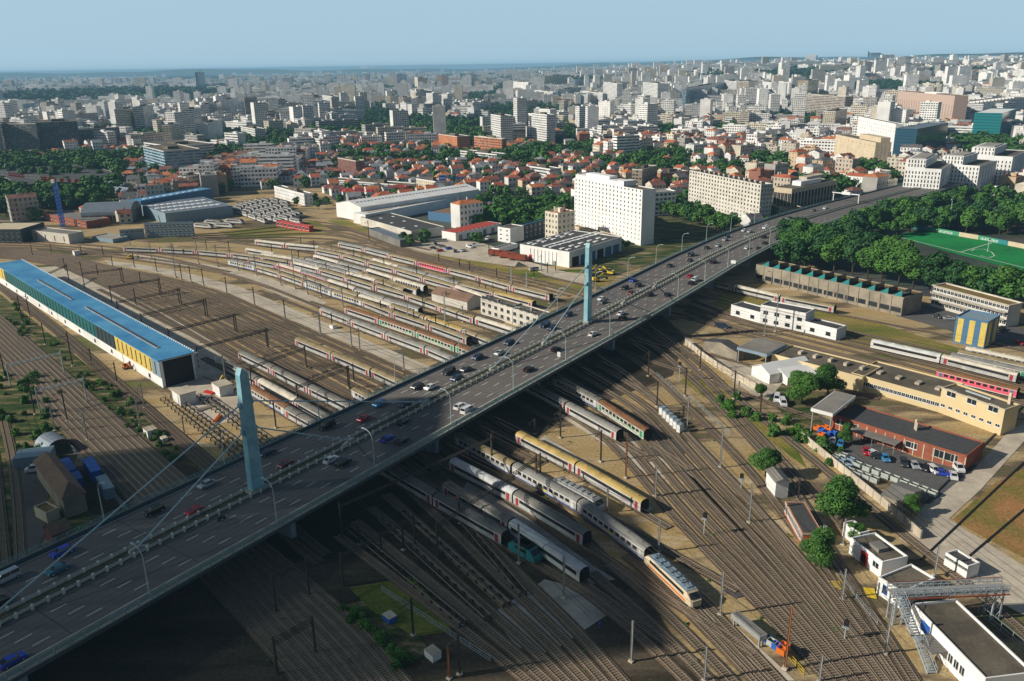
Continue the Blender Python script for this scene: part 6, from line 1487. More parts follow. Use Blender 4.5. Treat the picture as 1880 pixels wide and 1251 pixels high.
for x,y,th,st,g in cand:
    kind,w,d,h,th=make_spec(x,y,th,st,g)
    if st>36: w*=1.15+rnd.random()*.8; h*=1.1
    if st>60: w*=1.5;d*=1.3
    u=rnd.random(); wc,wn=WALLS[0] if u<.5 else (WALLS[1] if u<.68 else WALLS[2+int(rnd.random()*5)])
    if kind in('block','tower'): wc,wn=WALLS[0] if rnd.random()<.76 else WALLS[1 if rnd.random()<.6 else 3]
    f=rnd.uniform(.88,1.08); wc=tuple(c*f for c in wc)
    rc,rn=ROOFS[int(rnd.random()**1.2*len(ROOFS))] if kind in('house','town') else ((.3,.29,.27),'flat') if rnd.random()<.6 else ((.16,.16,.16),'flat')
    z=gz(x,y); c,s=math.cos(th),math.sin(th)
    if cnt[kind]<MX[kind]:
        cnt[kind]+=1; mw=MB();mr=MB()
        rk=add_bld(mw,mr,kind,w,d,h,lambda p:p,wc,rc,x,y)
        nm,ct,gr=KN[kind]; r=empty(nm,(x,y,z),th,cat=ct,group=gr)
        mw.build('wall',mats_f,r); ro=mr.build('roof',M['col'],r)
        if kind in('house','town') and math.hypot(x,y)<1250:
            for _ in range(1 if kind=='house' else 2):
                m=MB(); a=jit(w*.35); b=jit(d*.2); m.color=wc if rnd.random()<.5 else (.3,.13,.09); m.box(a-.45,a+.45,b-.3,b+.3,h-.5,h+3.4); m.build('chimney',M['col'],ro)
        rtxt={'hip':'hipped','gable':'gabled','flat':'flat'}[rk]
        base=(wn,(rn+' '+rtxt) if rk!='flat' else 'flat',ct,wherelab(x,y),'low' if h<6.2 else ('tall' if (h>13.5) else 'mid-height'))
        pend.append((r,base,(x,y)))
    else:
        T=lambda p,c=c,s=s,x=x,y=y,z=z:(x+p[0]*c-p[1]*s,y+p[0]*s+p[1]*c,z+p[2])
        add_bld(farw,farr,kind,w,d,h,T,wc,rc,x,y,low=True)
ORDX=ORD+['fourteenth','fifteenth','sixteenth','seventeenth','eighteenth','nineteenth','twentieth','twenty-first','twenty-second','twenty-third']
grp={}
for r,b,p in pend: grp.setdefault(b,[]).append((math.hypot(*p),r))
for b,l in grp.items():
    l.sort(key=lambda q:q[0]); wn,rn,ct,wh,hg=b
    for i,(d,r) in enumerate(l):
        t=f"{hg} {wn} {ct} with {rn} roof, {wh}"
        if len(l)>1: t=f"{hg} {wn} {ct}, {rn} roof, {ORDX[min(i,22)]} {wh}".replace('orange brick housing block','orange brick block')
        if len(t.split())>16: t=t.replace('mid-height ','').replace('town building','building')
        r['label']=t
farw.build('distant_town_walls',mats_f,kind='stuff'); farr.build('distant_town_roofs',M['col'],kind='stuff')
print('TOWN',cnt,len(cand),'trees',len(stuffT))
# far trees, one mass of foliage between the houses
def tree_mass(lst,name,n,leaf,m):
    rr=random.Random(9); mb=MB(); V=mb.v;F=mb.f
    protos=[]
    for k in range(6):
        pr=[]
        for i in range(n):
            d=Vector((rr.gauss(0,1),rr.gauss(0,1),rr.gauss(0,1))).normalized(); q=rr.uniform(.7,1.08)*(1+.25*math.sin(d.x*4+k)+.18*math.sin(d.y*5+2*k))
            p=Vector((d.x*q*.46,d.y*q*.46,.55+d.z*q*.42)); nn=(d+Vector((rr.gauss(0,.4),rr.gauss(0,.4),rr.gauss(0,.4)+.3))).normalized(); t=nn.cross(Vector((rr.random()-.5,rr.random()-.5,rr.random()-.5))).normalized(); b=nn.cross(t); s=leaf*rr.uniform(.7,1.3)
            pr.append([p-t*s*.5-b*s*.3,p+t*s*.2-b*s*.5,p+t*s*.5+b*s*.2,p-t*s*.2+b*s*.5])
        protos.append(pr)
    for x,y,h in lst:
        pr=protos[rr.randrange(6)]; z=gz(x,y)-.5; w=h*rr.uniform(.9,1.25)
        for f in pr:
            b=len(V)
            for p in f: V.append((x+p.x*w,y+p.y*w,z+p.z*h))
            F.append((b,b+1,b+2,b+3))
    mb.m=[0]*len(F); mb.c=[None]*len(F); mb.uv=[None]*len(F)
    return mb.build(name,M[m],kind='stuff')
stuffT=[t for t in stuffT if not inpoly(t[0],t[1],YP) and not any(inpoly(t[0],t[1],q) for q in PARK)]
px_=poly_px([(-30,294),(222,292),(230,342),(190,380),(-30,392)]); xs_=[q.x for q in px_]; ys_=[q.y for q in px_]; pk_=[(q.x,q.y) for q in px_]
for _ in range(1500):
    x=rnd.uniform(min(xs_),max(xs_)); y=rnd.uniform(min(ys_),max(ys_))
    if inpoly(x,y,pk_) and not near_foot(x,y,5): stuffT.append((x,y,rnd.uniform(8,15)))
pk2=[(q.x,q.y) for q in poly_px([(870,375),(1048,370),(1050,415),(1000,425),(880,430)])]
for _ in range(900):
    x=rnd.uniform(-40,60); y=rnd.uniform(430,640)
    if inpoly(x,y,pk2) and not near_foot(x,y,5) and rnd.random()<.5: stuffT.append((x,y,rnd.uniform(6,11)))
near=[t for t in stuffT if math.hypot(t[0],t[1])<1500]; mid=[t for t in stuffT if 1500<=math.hypot(t[0],t[1])<3400]; far=[(x,y,h*1.5) for x,y,h in stuffT if math.hypot(x,y)>=3400]
near=[t for t in near if not near_foot(t[0],t[1],3) and not near_road(t[0],t[1],24)]
tree_mass(near,'town_foliage',150,.2,'leaf'); tree_mass(mid,'distant_foliage',50,.34,'leaf_dark'); tree_mass(far,'far_foliage',16,.6,'leaf_dark')
# ================================================================ MASTS, GANTRIES, YARD CLUTTER
def mast_proto(m,lattice,arm=True):
    r=empty('catenary_mast'); mb=MB(); H=9.0
    if lattice:
        for sx in (-.28,.28):
            for sy in (-.22,.22): mb.bar((sx,sy,0),(sx*.7,sy*.7,H),.1)
        for i in range(12):
            z=i*.75
            for sy in (-.22,.22): mb.bar((-.27,sy,z),(.27,sy,z+.75),.06)
            for sx in (-.28,.28): mb.bar((sx,-.2,z),(sx,.2,z+.75),.06)
    else:
        mb.box(-.17,-.13,-.15,.15,0,H); mb.box(.13,.17,-.15,.15,0,H); mb.box(-.13,.13,-.03,.03,0,H)
    mb.build('pole',M[m],r)
    mb=MB(); mb.box(-.45,.45,-.45,.45,-.1,.35); mb.build('base',M['concrete_light'],r)
    if arm:
        mb=MB(); mb.bar((0,0,H-1.0),(0,-3.0,H-.9),.1); mb.bar((0,0,H-.1),(0,-3.0,H-.85),.05); mb.bar((0,0,H-2.6),(0,-2.6,H-2.3),.07); mb.bar((0,-2.5,H-.95),(0,-2.6,H-2.3),.05); mb.build('cantilever_arm',M[m],r)
        mb=MB(); mb.tube([(0,-.35,H-1.0),(0,-.75,H-1.0)],.12,8); mb.build('insulator',M['brick'],r)
    return r
MP={}
def mast(x,y,yt,m='dark',lat=False,arm=True,rz=None):
    k=(m,lat,arm)
    p=P(x,y); h=hgt(p,yt)
    if k not in MP: MP[k]=remember(mast_proto('mast_'+m,lat,arm)); o=MP[k][0]
    else: o=stamp(MP[k])
    o.location=p; o.scale=(1,1,min(max(h/9,.55),2.2)); o.rotation_euler=(0,0,R(-42) if rz is None else rz)
    reg='in the coach yard' if (y<640 and x<1060) else ('by the main line below the blue-roofed depot' if x<470 else ('on the shadowed side of the viaduct' if x<1180 else 'among the junction tracks'))
    mn={'dark':'dark steel','grey':'pale grey','rust':'rusty brown'}[m]
    tag(o,f"{mn} {'lattice ' if lat else ''}catenary mast standing {reg}",'catenary mast',f"{mn} {'lattice ' if lat else ''}catenary masts {reg}"); return o
D_=[(247,491,462),(207,489,469),(288,499,474),(334,514,485),(351,518,488),(374,524,494),(417,540,508),(468,562,527),(422,469,443),(524,586,550),(224,519,492),(259,523,500),(294,542,512),(330,559,529),(378,583,548),(432,610,576),(491,639,603),(640,713,672),(562,673,636),(553,451,436),(578,468,441),(651,483,458),(678,444,405),(706,499,473),(766,517,490),(834,534,509),(550,487,460),(642,517,487),(586,490,479),(705,540,513),(700,580,552),(761,601,572),(834,535,508),(892,542,524),(777,567,538),(801,613,578),(806,482,467),(898,472,446),(844,493,475),(862,498,480),(980,510,490),(912,511,493),(1009,557,540),(1005,502,482),(1020,498,480),(84,633,594),(134,673,610),(42,593,543),(55,581,540),(215,702,665),(65,762,700),(124,774,715),(10,693,650),(168,665,640),(507,786,735),(1029,804,750),(1103,848,790),(992,869,832),(844,961,906),(905,828,792),(982,797,778),(759,1167,1098),(844,1239,1164),(1285,680,637),(1206,747,700),(1258,727,675),(1190,691,645),(1253,793,745),(1465,918,880),(1395,768,720),(1347,733,680),(741,1010,960),(660,1000,968),(700,1012,985),(250,560,530),(150,500,480),(180,507,486),(120,497,474),(60,470,450),(95,465,448),(150,468,450),(190,470,452),(320,470,449),(380,462,442),(500,470,448),(530,500,478),(600,505,482),(470,500,478),(640,545,520),(590,545,520),(820,560,535),(880,530,510),(930,550,530),(610,600,575),(650,700,668)]
G_=[(241,461,440),(278,474,446),(323,510,446),(365,485,441),(400,490,448),(438,497,470),(471,506,467),(516,524,480),(610,471,449),(630,564,529),(588,613,576),(646,637,588),(589,614,575),(742,680,636),(994,499,468),(856,634,604),(850,592,561),(265,750,702),(101,792,742),(161,809,757),(257,781,728),(415,705,648),(408,823,786),(339,799,765),(1203,912,856),(1115,942,896),(1209,1014,955),(1159,1215,1140),(1355,736,700),(1261,793,730),(1322,859,791),(1375,960,887),(1293,1250,1188),(1504,1252,1205),(1547,1000,953),(1546,1101,1045),(1625,1201,1110),(1715,1057,1001),(1741,1118,1085),(1035,1099,1022),(953,1035,962),(565,541,506),(661,644,602),(1403,618,570),(1423,610,540)]
L_=[(749,596,558),(817,590,543),(939,519,490),(1506,1037,965),(967,526,500),(939,522,492)]
for q in D_: mast(*q)
for q in G_: mast(*q,m='grey',arm=(q[1]<700 or q[0]<700))
for q in L_: mast(*q,m='grey',lat=True,arm=False)
for q in [(1149,878,795),(1202,911,856),(1441,1229,1115),(825,1246,1190)]: mast(*q,m='rust',arm=False)
mast(542,531,420,'grey',arm=False); mast(1322,1129,1050,'grey',arm=False)
def gantry(a,b,z,label,m='mast_dark',w=.7):
    A=P(*a,z);B=P(*b,z); d=B-A; L_=d.length; r=empty('catenary_gantry',(A.x,A.y,0),math.atan2(d.y,d.x),label=label,cat='gantry',group=None)
    mb=MB()
    for y in (-.3,.3):
        for zz in (z-w/2,z+w/2): mb.bar((0,y,zz),(L_,y,zz),.12)
    n=max(4,int(L_/1.1))
    for i in range(n):
        x0=L_*i/n;x1=L_*(i+1)/n
        for y in (-.3,.3): mb.bar((x0,y,z-w/2 if i%2 else z+w/2),(x1,y,z+w/2 if i%2 else z-w/2),.07)
    mb.build('beam',M[m],r)
    for x in (.2,L_-.2): mb=MB(); mb.bar((x,0,-.1),(x,0,z+1.0),.36); mb.build('post',M[m],r)
    for i in range(1,int(L_/5)): mb=MB(); mb.bar((i*5,0,z-w/2),(i*5,0,z-1.9),.07); mb.build('dropper',M[m],r)
    return r
for i,(a,b) in enumerate([((200,528),(293,513)),((213,556),(330,532)),((257,580),(378,551)),((307,608),(432,579)),((359,640),(490,606)),((457,676),(560,640)),((543,712),(640,676)),((150,503),(224,494)),((60,515),(122,488))]):
    gantry(a,b,7.5,f"dark lattice catenary gantry, {ORD[i]} of the row across the open tracks")
gantry((10,672),(112,649),7.5,'pale grey catenary gantry spanning the main line, farther one','galv'); gantry((64,718),(154,698),7.5,'pale grey catenary gantry spanning the main line, nearer one','galv')
gantry((622,931),(903,805),8.5,'thin catenary boom over the shadowed tracks beside the viaduct','mast_dark',.2)
gantry((800,968),(985,842),8.0,'dark catenary gantry crossing above the white roofed coaches','mast_dark',.5)
gantry((498,1062),(563,1030),8.0,'thin dark catenary boom in the viaduct shadow','mast_dark',.15)
gantry((500,1180),(575,1140),7.0,'heavy dark signal gantry over the lower tracks','mast_dark',1.0)
gantry((624,1024),(760,950),7.0,'dark catenary gantry over the inspection pits','mast_dark',.5)
# overhead wires along a few running tracks
wires=MB()
for i,pts in enumerate(tracks[::2]):
    q=[Vector((p.x,p.y,6.2)) for p in pts if p.y<360]
    if len(q)>3: 
        for a,b in zip(q[::4],q[4::4]):
            wires.bar(a,b,.05); wires.bar(a+Vector((0,0,1.2)),b+Vector((0,0,1.2)),.05)
w_=wires.build('overhead_wires',M['mast_dark'],label='thin overhead contact wires strung above the running tracks',cat='overhead wires'); w_['kind']='stuff'
# signals
for i,(x,y,yt) in enumerate([(1292,983,942),(1360,899,870),(1550,1174,1139),(1247,700,665)]):
    p=P(x,y); h=hgt(p,yt); r=empty('railway_signal',p,R(-40),label=['signal post in the middle of the junction fan','signal post above the long concrete strip','signal post near the single track by the footbridge','signal post at the edge of the viaduct shadow'][i],cat='signal')
    mb=MB(); mb.bar((0,0,0),(0,0,h-.8),.18); mb.build('post',M['galv'],r); mb=MB(); mb.box(-.4,.4,-.25,.25,h-1.2,h); mb.build('signal_head',M['black'],r); mb=MB(); mb.box(-.6,.6,-.6,.2,h-1.5,h-1.35); mb.build('platform',M['galv'],r)
# tower crane
p=P(116,417); H=hgt(p,333); cr=empty('tower_crane',p,0,label='tower crane with blue mast and red and white jib',cat='crane'); mb=MB()
for sx in (-1,1):
    for sy in (-1,1): mb.bar((sx,sy,0),(sx,sy,H),.45)
n=int(H/2.5)
for i in range(n):
    z0=i*2.5
    for s in (-1,1): mb.bar((-1,s,z0),(1,s,z0+2.5),.22); mb.bar((s,-1,z0),(s,1,z0+2.5),.22)
mb.build('mast',M['blue_paint'],cr)
q=P(55,313,0); jd=hgt(p,330)
j0=Vector((1.5,0,H)); e1=Vector((-52,-18,H+11)); e2=Vector((14,5,H-1.5))
for a,b,nm,ms in ((j0,e1,'jib',('red_paint','white_paint')),(j0,e2,'counter_jib',('white_paint','red_paint'))):
    for k in range(6): 
        A=a.lerp(b,k/6);B=a.lerp(b,(k+1)/6); mb=MB(); up=Vector((0,0,1.8))
        for off in (Vector((0,-.7,0)),Vector((0,.7,0)),up): mb.bar(A+off,B+off,.4)
        for t in range(4):
            u=A.lerp(B,t/4);v=A.lerp(B,(t+1)/4); mb.bar(u+Vector((0,-.7,0)),v+up,.22); mb.bar(u+Vector((0,.7,0)),v+up,.22)
        mb.build(nm,M[ms[k%2]],cr)
mb=MB(); mb.box(-1,1,-3,-1,H-1,H+1.5); mb.build('cab',M['white_paint'],cr)
# red crane in the middle distance
p=P(1045,215); r=empty('tower_crane',p,.3,label='small distant crane with red jib left of the white towers',cat='crane'); mb=MB(); mb.bar((0,0,0),(0,0,34),1.4); mb.build('mast',M['galv'],r); mb=MB(); mb.bar((8,0,33),(-28,0,36),1.4); mb.build('jib',M['red_paint'],r)
for i,(x,y) in enumerate([(1630,113),(945,122)]):
    p=PG(x,y); r=empty('tower_crane',p,.2,label=['thin crane on the skyline beside the dark tower cluster','thin crane on the skyline left of the middle'][i],cat='crane'); mb=MB(); mb.bar((0,0,0),(0,0,90),3); mb.build('mast',M['galv'],r); mb=MB(); mb.bar((-70,0,88),(30,0,88),3); mb.build('jib',M['galv'],r)
# footbridge with stairs
A=P(1634,1088,6.6);B=P(1846,1078,6.6); d=B-A; L0=d.length; fb=empty('footbridge',(A.x,A.y,0),math.atan2(d.y,d.x),label='galvanised steel footbridge with truss sides and stairs crossing the tracks',cat='footbridge'); z=6.6
mb=MB(); mb.box(0,L0,-1.2,1.2,z-.15,z); mb.build('deck',M['mast_grey'],fb)
for s in (-1.2,1.2):
    mb=MB(); 
    for zz in (z-.3,z+.55,z+1.15): mb.bar((0,s,zz),(L0,s,zz),.14)
    n=int(L0/1.5)
    for i in range(n+1):
        x=L0*i/n; mb.bar((x,s,z-.3),(x,s,z+1.15),.1)
        if i<n: mb.bar((x,s,z-.3 if i%2 else z+1.15),(L0*(i+1)/n,s,z+1.15 if i%2 else z-.3),.08)
    mb.build('truss_side',M['galv'],fb)
mb=MB(); mb.tube([(0,1.5,z+1.2),(L0,1.5,z+1.2)],.08,6); mb.build('pipe',M['rust'],fb)
mb=MB(); mb.tube([(0,-1.5,z-.6),(L0,-1.5,z-.6)],.16,8); mb.build('pipe',M['rust'],fb)
for x in (.8,L0-2.5):
    for s in (-1.1,1.1):
        for e in (0,1.6): mb=MB(); mb.bar((x+e,s,0),(x+e,s,z-.3),.28); mb.build('leg',M['galv'],fb)
        mb=MB(); 
        for k in range(3): mb.bar((x,s,k*2.1),(x+1.6,s,k*2.1+2.1),.12); mb.bar((x+1.6,s,k*2.1),(x,s,k*2.1+2.1),.12)
        mb.build('bracing',M['galv'],fb)
mb=MB(); mb.bar((L0*.48,0,4),(L0*.48,0,z-.2),.3); mb.build('leg',M['mast_grey'],fb)
def flight(x,y0,z0,y1,z1,nm='stair_flight'):
    mb=MB(); n=14
    for i in range(n):
        t=i/n; yy=y0+(y1-y0)*t; zz=z0+(z1-z0)*t; mb.box(x-.8,x+.8,min(yy,yy+(y1-y0)/n),max(yy,yy+(y1-y0)/n),zz-.08,zz)
    for s in (-.85,.85):
        mb.bar((x+s,y0,z0),(x+s,y1,z1),.14,.25); mb.bar((x+s,y0,z0+1.05),(x+s,y1,z1+1.05),.08)
        for i in range(8): t=i/7; mb.bar((x+s,y0+(y1-y0)*t,z0+(z1-z0)*t),(x+s,y0+(y1-y0)*t,z0+(z1-z0)*t+1.05),.06)
    mb.build(nm,M['galv'],fb)
flight(1.2,-1.3,z,-8.0,3.2); flight(1.2,-9.2,3.2,-14.5,0.05); mb=MB(); mb.box(.3,2.1,-9.2,-8.0,3.1,3.2); mb.build('landing',M['galv'],fb)
# parked cars
pk=[(1543,818,'car','lightblue','light blue parked car nearest the small bright tree'),(1590,832,'car','red','red parked car beside the white bags'),(1624,844,'car','lightblue','pale blue parked car in the middle of the car park'),(1659,853,'suv','darkgrey','dark grey parked car right of the middle gap'),(1678,857,'car','silver','silver parked car next to the dark grey one'),(1750,877,'car','white','white parked car at the car park exit'),(1758,862,'van','white','white tractor cab parked at the brick gable'),(1426,735,'van','white','white van parked under the big dark trees'),(1437,743,'van','white','second white van half hidden by bushes'),(1720,583,'car','darkgrey','dark car on the car park below the mossy offices'),(1742,587,'car','silver','silver car on the car park below the mossy offices'),(1838,607,'suv','black','dark car behind the striped shed'),(1872,632,'car','red','red car at the right end of the far car park'),(1325,452+150,'van','darkblue','blue van in the viaduct shadow'),
(66,865,'van','white','white van beside the blue containers'),(895,440,'van','white','white van by the white workshop'),(862,455,'van','white','white van in the vehicle compound, front one'),(872,452,'van','white','white van in the vehicle compound, rear one'),(850,462,'car','silver','silver car at the compound entrance'),(800,450,'car','darkblue','dark blue scrap car, left end of the compound'),(812,454,'car','grey','grey scrap car in the compound'),(824,458,'car','blue','blue scrap car in the compound'),(836,463,'car','black','black scrap car in the compound'),(795,457,'car','black','black scrap car nearest the grass edge'),(808,462,'car','red','red scrap car nearest the grass edge'),(1528,812,'car','silver','silver parked car behind the light blue one'),(1603,836,'car','white','small white parked car left of the middle gap'),(1612,841,'car','darkgrey','dark parked car by the bags'),(1700,862,'car','black','black parked car at the brick wall'),(1713,866,'suv','white','tall white parked car beside the black one'),(1729,872,'car','blue','blue parked car near the tractor cab'),(980,497,'van','silver','grey tank lorry on the grass by the white warehouse'),(1270,530,'van','white','x')][:-1]
for i,(x,y,k,c,lb) in enumerate(pk):
    o=vehicle(k,c); o.location=P(x,y,.15); o.rotation_euler=(0,0,R(60+(i*37)%25) if i<9 else R((i*53)%180)); tag(o,lb,'van' if k=='van' else 'car','parked vehicles')
# bins, skips, crates
def bin_(x,y,lb,m='guard_metal',gr='open steel bins lined up in the car park',s=1,name='steel_bin',z=0):
    r=empty(name,P(x,y,z),R(-50),label=lb,cat='bin',group=gr); L_,W_,H_=1.9*s,1.5*s,1.5*s; mb=MB()
    mb.box(-L_/2,L_/2,-W_/2,W_/2,.15,.3); 
    for x0,x1,y0,y1 in ((-L_/2,L_/2,-W_/2,-W_/2+.08),(-L_/2,L_/2,W_/2-.08,W_/2),(-L_/2,-L_/2+.08,-W_/2+.08,W_/2-.08),(L_/2-.08,L_/2,-W_/2+.08,W_/2-.08)): mb.box(x0,x1,y0,y1,.3,H_)
    mb.build('body',M[m],r); mb=MB(); mb.box(-L_/2+.09,L_/2-.09,-W_/2+.09,W_/2-.09,.3,H_-.35); mb.build('load',M['black' if m=='guard_metal' else m],r)
    mb=MB()
    for sx in (-1,1):
        for sy in (-1,1): mb.box(sx*L_/2*.85-.1,sx*L_/2*.85+.1,sy*W_/2*.8-.1,sy*W_/2*.8+.1,0,.15)
    mb.build('feet',M[m],r)
for i in range(9): bin_(1574+i*17.2,858+i*6.6,f"open white steel bin, {ORD[i]} of the long row across the car park")
for i in range(4): bin_(1560+i*15,870+i*5.2,f"open white steel bin, {ORD[i]} of the short front row by the wall")
for i,(x,y) in enumerate([(1535,845),(1545,852),(1548,842),(1556,862),(1548,862),(1562,850)]): bin_(x,y,f"blue grey bin, {ORD[i]} in the cluster at the left end of the car park",m='slate_clad' if i%2 else 'guard_metal')
for i,(x,y,m) in enumerate([(1500,790,'orange_paint'),(1508,795,'blue_paint'),(1515,789,'orange_paint'),(1522,793,'orange_paint'),(1519,801,'blue_paint'),(1530,800,'blue_paint'),(1508,803,'orange_paint')]): bin_(x,y,f"{'orange' if m[0]=='o' else 'blue'} stacking crate, {ORD[i]} in the pile by the tall canopy",m=m,gr='stacking crates beside the canopy',name='stacking_crate',s=.9); bin_(x,y,f"{'orange' if m[0]=='o' else 'blue'} stacking crate on top, {ORD[i]} in the pile by the tall canopy",m=m,gr='stacking crates beside the canopy',name='stacking_crate',s=.9,z=1.45)
for i,(x,y,m) in enumerate([(1409,1180,'blue_paint'),(1417,1186,'guard_metal'),(1426,1192,'blue_paint'),(1435,1200,'orange_paint'),(1440,1193,'orange_paint')]):
    for k in range(2 if i else 1): bin_(x,y,f"{['short blue','white','tall blue','tall orange','rear orange'][i]} crate {'on top ' if k else ''}at the end of the narrow platform",m=m,gr='crates on the narrow platform',name='stacking_crate',s=.85,z=1.35*k)
for i,(x,y) in enumerate([(1480,662),(1492,666),(1504,670),(1518,674)]): bin_(x,y,f"{['orange','orange','dark blue','blue'][i]} flat skip behind the storage hall, {ORD[i]} one",m=['orange_paint','orange_paint','blue_paint','blue_paint'][i],gr='skips behind the storage hall',name='skip',s=1.2)
for i in range(6):
    x,y=1216+i*6.5,762+i*6.3; r=empty('equipment_cabinet',P(x,y),R(-50),label=f"white equipment cabinet, {ORD[i]} of the row by the junction",cat='cabinet',group='equipment cabinets by the junction'); mb=MB(); mb.box(-.6,.6,-1,1,.1,2.6); mb.build('body',M['white_paint'],r); mb=MB(); mb.box(-.68,-.6,-.8,-.05,.3,2.3); mb.box(-.68,-.6,.05,.8,.3,2.3); mb.build('door',M['guard_metal'],r); mb=MB(); mb.box(-.7,.7,-1.1,1.1,2.6,2.72); mb.build('lid',M['slate_clad'],r)
for i,(x,y,s_,lb) in enumerate([(277,799,1.4,'pair of white cabinets in the scrub by the main line'),(302,810,.8,'small white cabinet in the scrub'),(340,738,2.6,'white site cabin in front of the open depot end'),(410,722,2.3,'white site container beside the yellow machinery'),(612,603,1.0,'white box on the concrete path'),(141,468,1.6,'grey cabin on the ballast near the left throat'),(795,1207,1.0,'twin-roofed grey kiosk at the edge of the lower tracks'),(716,1140,.9,'blue backed steel frame on the mossy plot'),(1372,445,2.0,'x')][:-1]):
    r=empty('site_cabin',P(x,y),R(-48),label=lb,cat='cabin'); mb=MB(); mb.box(-s_*1.3,s_*1.3,-s_,s_,.05,s_*1.5); mb.build('body',M['white_paint' if i!=7 else 'blue_paint'],r); mb=MB(); mb.box(-s_*1.36,s_*1.36,-s_*1.06,s_*1.06,s_*1.5,s_*1.6); mb.build('roof',M['concrete_light'],r); mb=MB(); mb.box(-s_*1.3-.05,-s_*1.3,-s_*.4,s_*.2,.1,s_*1.3); mb.build('door',M['slate_clad'],r)
# yellow construction machines and materials
def digger(x,y,rz,lb,s=1.0,m='yellow_paint'):
    r=empty('excavator',P(x,y),rz,label=lb,cat='excavator'); r.scale=(s,s,s)
    for e in (-1,1):
        mb=MB(); mb.tube([(-1.6,e*1.1-.25,.45),(-1.6,e*1.1+.25,.45)],.45,10); mb.tube([(1.6,e*1.1-.25,.45),(1.6,e*1.1+.25,.45)],.45,10); mb.box(-1.6,1.6,e*1.1-.25,e*1.1+.25,0,.9); mb.build('track',M['black'],r)
    mb=MB(); mb.box(-2.0,1.2,-1.3,1.3,1.0,1.9); mb.box(-2.0,-.8,-1.3,1.3,1.9,2.4); mb.build('body',M[m],r)
    mb=MB(); mb.box(.1,1.3,-1.25,-.1,1.9,3.1); mb.build('cab',M['car_glass'],r)
    mb=MB(); mb.bar((1.0,.4,1.8),(3.6,.4,4.3),.35,.5); mb.bar((3.6,.4,4.3),(5.4,.4,2.0),.28,.4); mb.build('arm',M[m],r); mb=MB(); mb.box(4.9,5.9,-.1,.9,1.1,2.1); mb.build('bucket',M['mast_dark'],r)
digger(1095,518,R(10),'yellow tracked machine on the bare plot behind the green pylon'); digger(1120,505,R(150),'yellow tracked machine nearest the viaduct lamp'); digger(1078,508,R(80),'yellow tracked machine left of the green pylon'); digger(1105,500,R(200),'yellow machine at the back of the bare plot')
digger(400,712,R(60),'yellow mini digger beside the depot end',.8); digger(232,677,R(-47),'orange machine at the foot of the depot wall',.7,'orange_paint'); digger(55,551,R(-47),'orange machine halfway along the depot wall',.7,'orange_paint'); digger(240,478-2,0,'small yellow machine on the ballast in the left throat',.8)
for i,(x,y,m,l_,w__,lb) in enumerate([(385,722,'red_paint',4,1.6,'red pile of materials by the depot mouth'),(360,735,'white_paint',6,1.4,'white bundle of pipes by the depot mouth'),(378,750,'concrete_light',7,2.2,'stack of grey beams at the pit ends'),(400,770,'orange_paint',5,1.5,'orange painted frame lying on the pits')]):
    r=empty('material_stack',P(x,y),R(-30+40*i),label=lb,cat='building materials'); mb=MB()
    for k in range(5): mb.box(-l_/2,l_/2,-w__/2+k*w__/5,-w__/2+k*w__/5+w__/6,.05,.5+.2*(k%2))
    mb.build('bundle',M[m],r)
# freight wagons
def wagon(x,y,lb,rz):
    r=empty('freight_wagon',P(x,y),rz,label=lb,cat='freight wagon',group='rusty freight wagons'); mb=MB(); L_=11
    for s in (-1,1): mb.box(-L_/2,L_/2,s*1.35-.06,s*1.35+.06,1.1,3.6)
    for e in (-1,1): mb.box(e*L_/2-.06,e*L_/2+.06,-1.29,1.29,1.1,3.6)
    mb.box(-L_/2,L_/2,-1.29,1.29,1.0,1.3); mb.build('body',M['rust'],r)
    mb=MB()
    for i in range(9):
        for s in (-1,1): mb.box(-L_/2+.4+i*1.25,-L_/2+.52+i*1.25,s*1.42-.05,s*1.42+.05,1.1,3.6)
    mb.build('ribs',M['rust'],r)
    for e in (-3.5,3.5): mb=MB(); mb.box(e-1,e+1,-1.0,1.0,.2,1.0); mb.build('bogie',M['coach_under'],r)
wagon(914,471,'rusty open wagon, left one beside the white shed',R(-28)); wagon(932,475,'rusty open wagon, middle one beside the white shed',R(-28)); wagon(950,479,'rusty open wagon, right one beside the white shed',R(-28))
# elevated inspection rails on stub posts
for i,(a,b) in enumerate([((300,735),(480,880)),((318,730),(497,868)),((365,730),(520,850)),((385,735),(535,842)),((800,905),(960,1095)),((700,960),(895,1140)),((740,945),(930,1115)),((640,975),(850,1150))]):
    pts=pxpath([a,b],step=3.2); r=empty('inspection_track',(0,0,0),label=f"raised inspection track on stub posts, {ORD[i%4]} {'at the depot mouth' if i<4 else 'in the viaduct shadow'}",cat='inspection track',group='raised inspection tracks'); mb=MB()
    for s in (-.75,.75): sweep(mb,pts,s,.14,1.0,1.2)
    mb.build('rails',M['rail_steel'],r); mb=MB()
    mb=MB(); mb.box(-.95,.95,-.18,.18,.9,1.0); mb.box(-.92,-.6,-.16,.16,0,.9); mb.box(.6,.92,-.16,.16,0,.9); me=mb.mesh('trestle',M['coach_under'])
    for a_,p in zip([pts[1]]+pts,pts): d_=(p-a_) if (p-a_).length>.1 else (pts[1]-pts[0]); obj('trestle',me,r,loc=(p.x,p.y,0),rz=math.atan2(d_.y,d_.x)+math.pi/2)
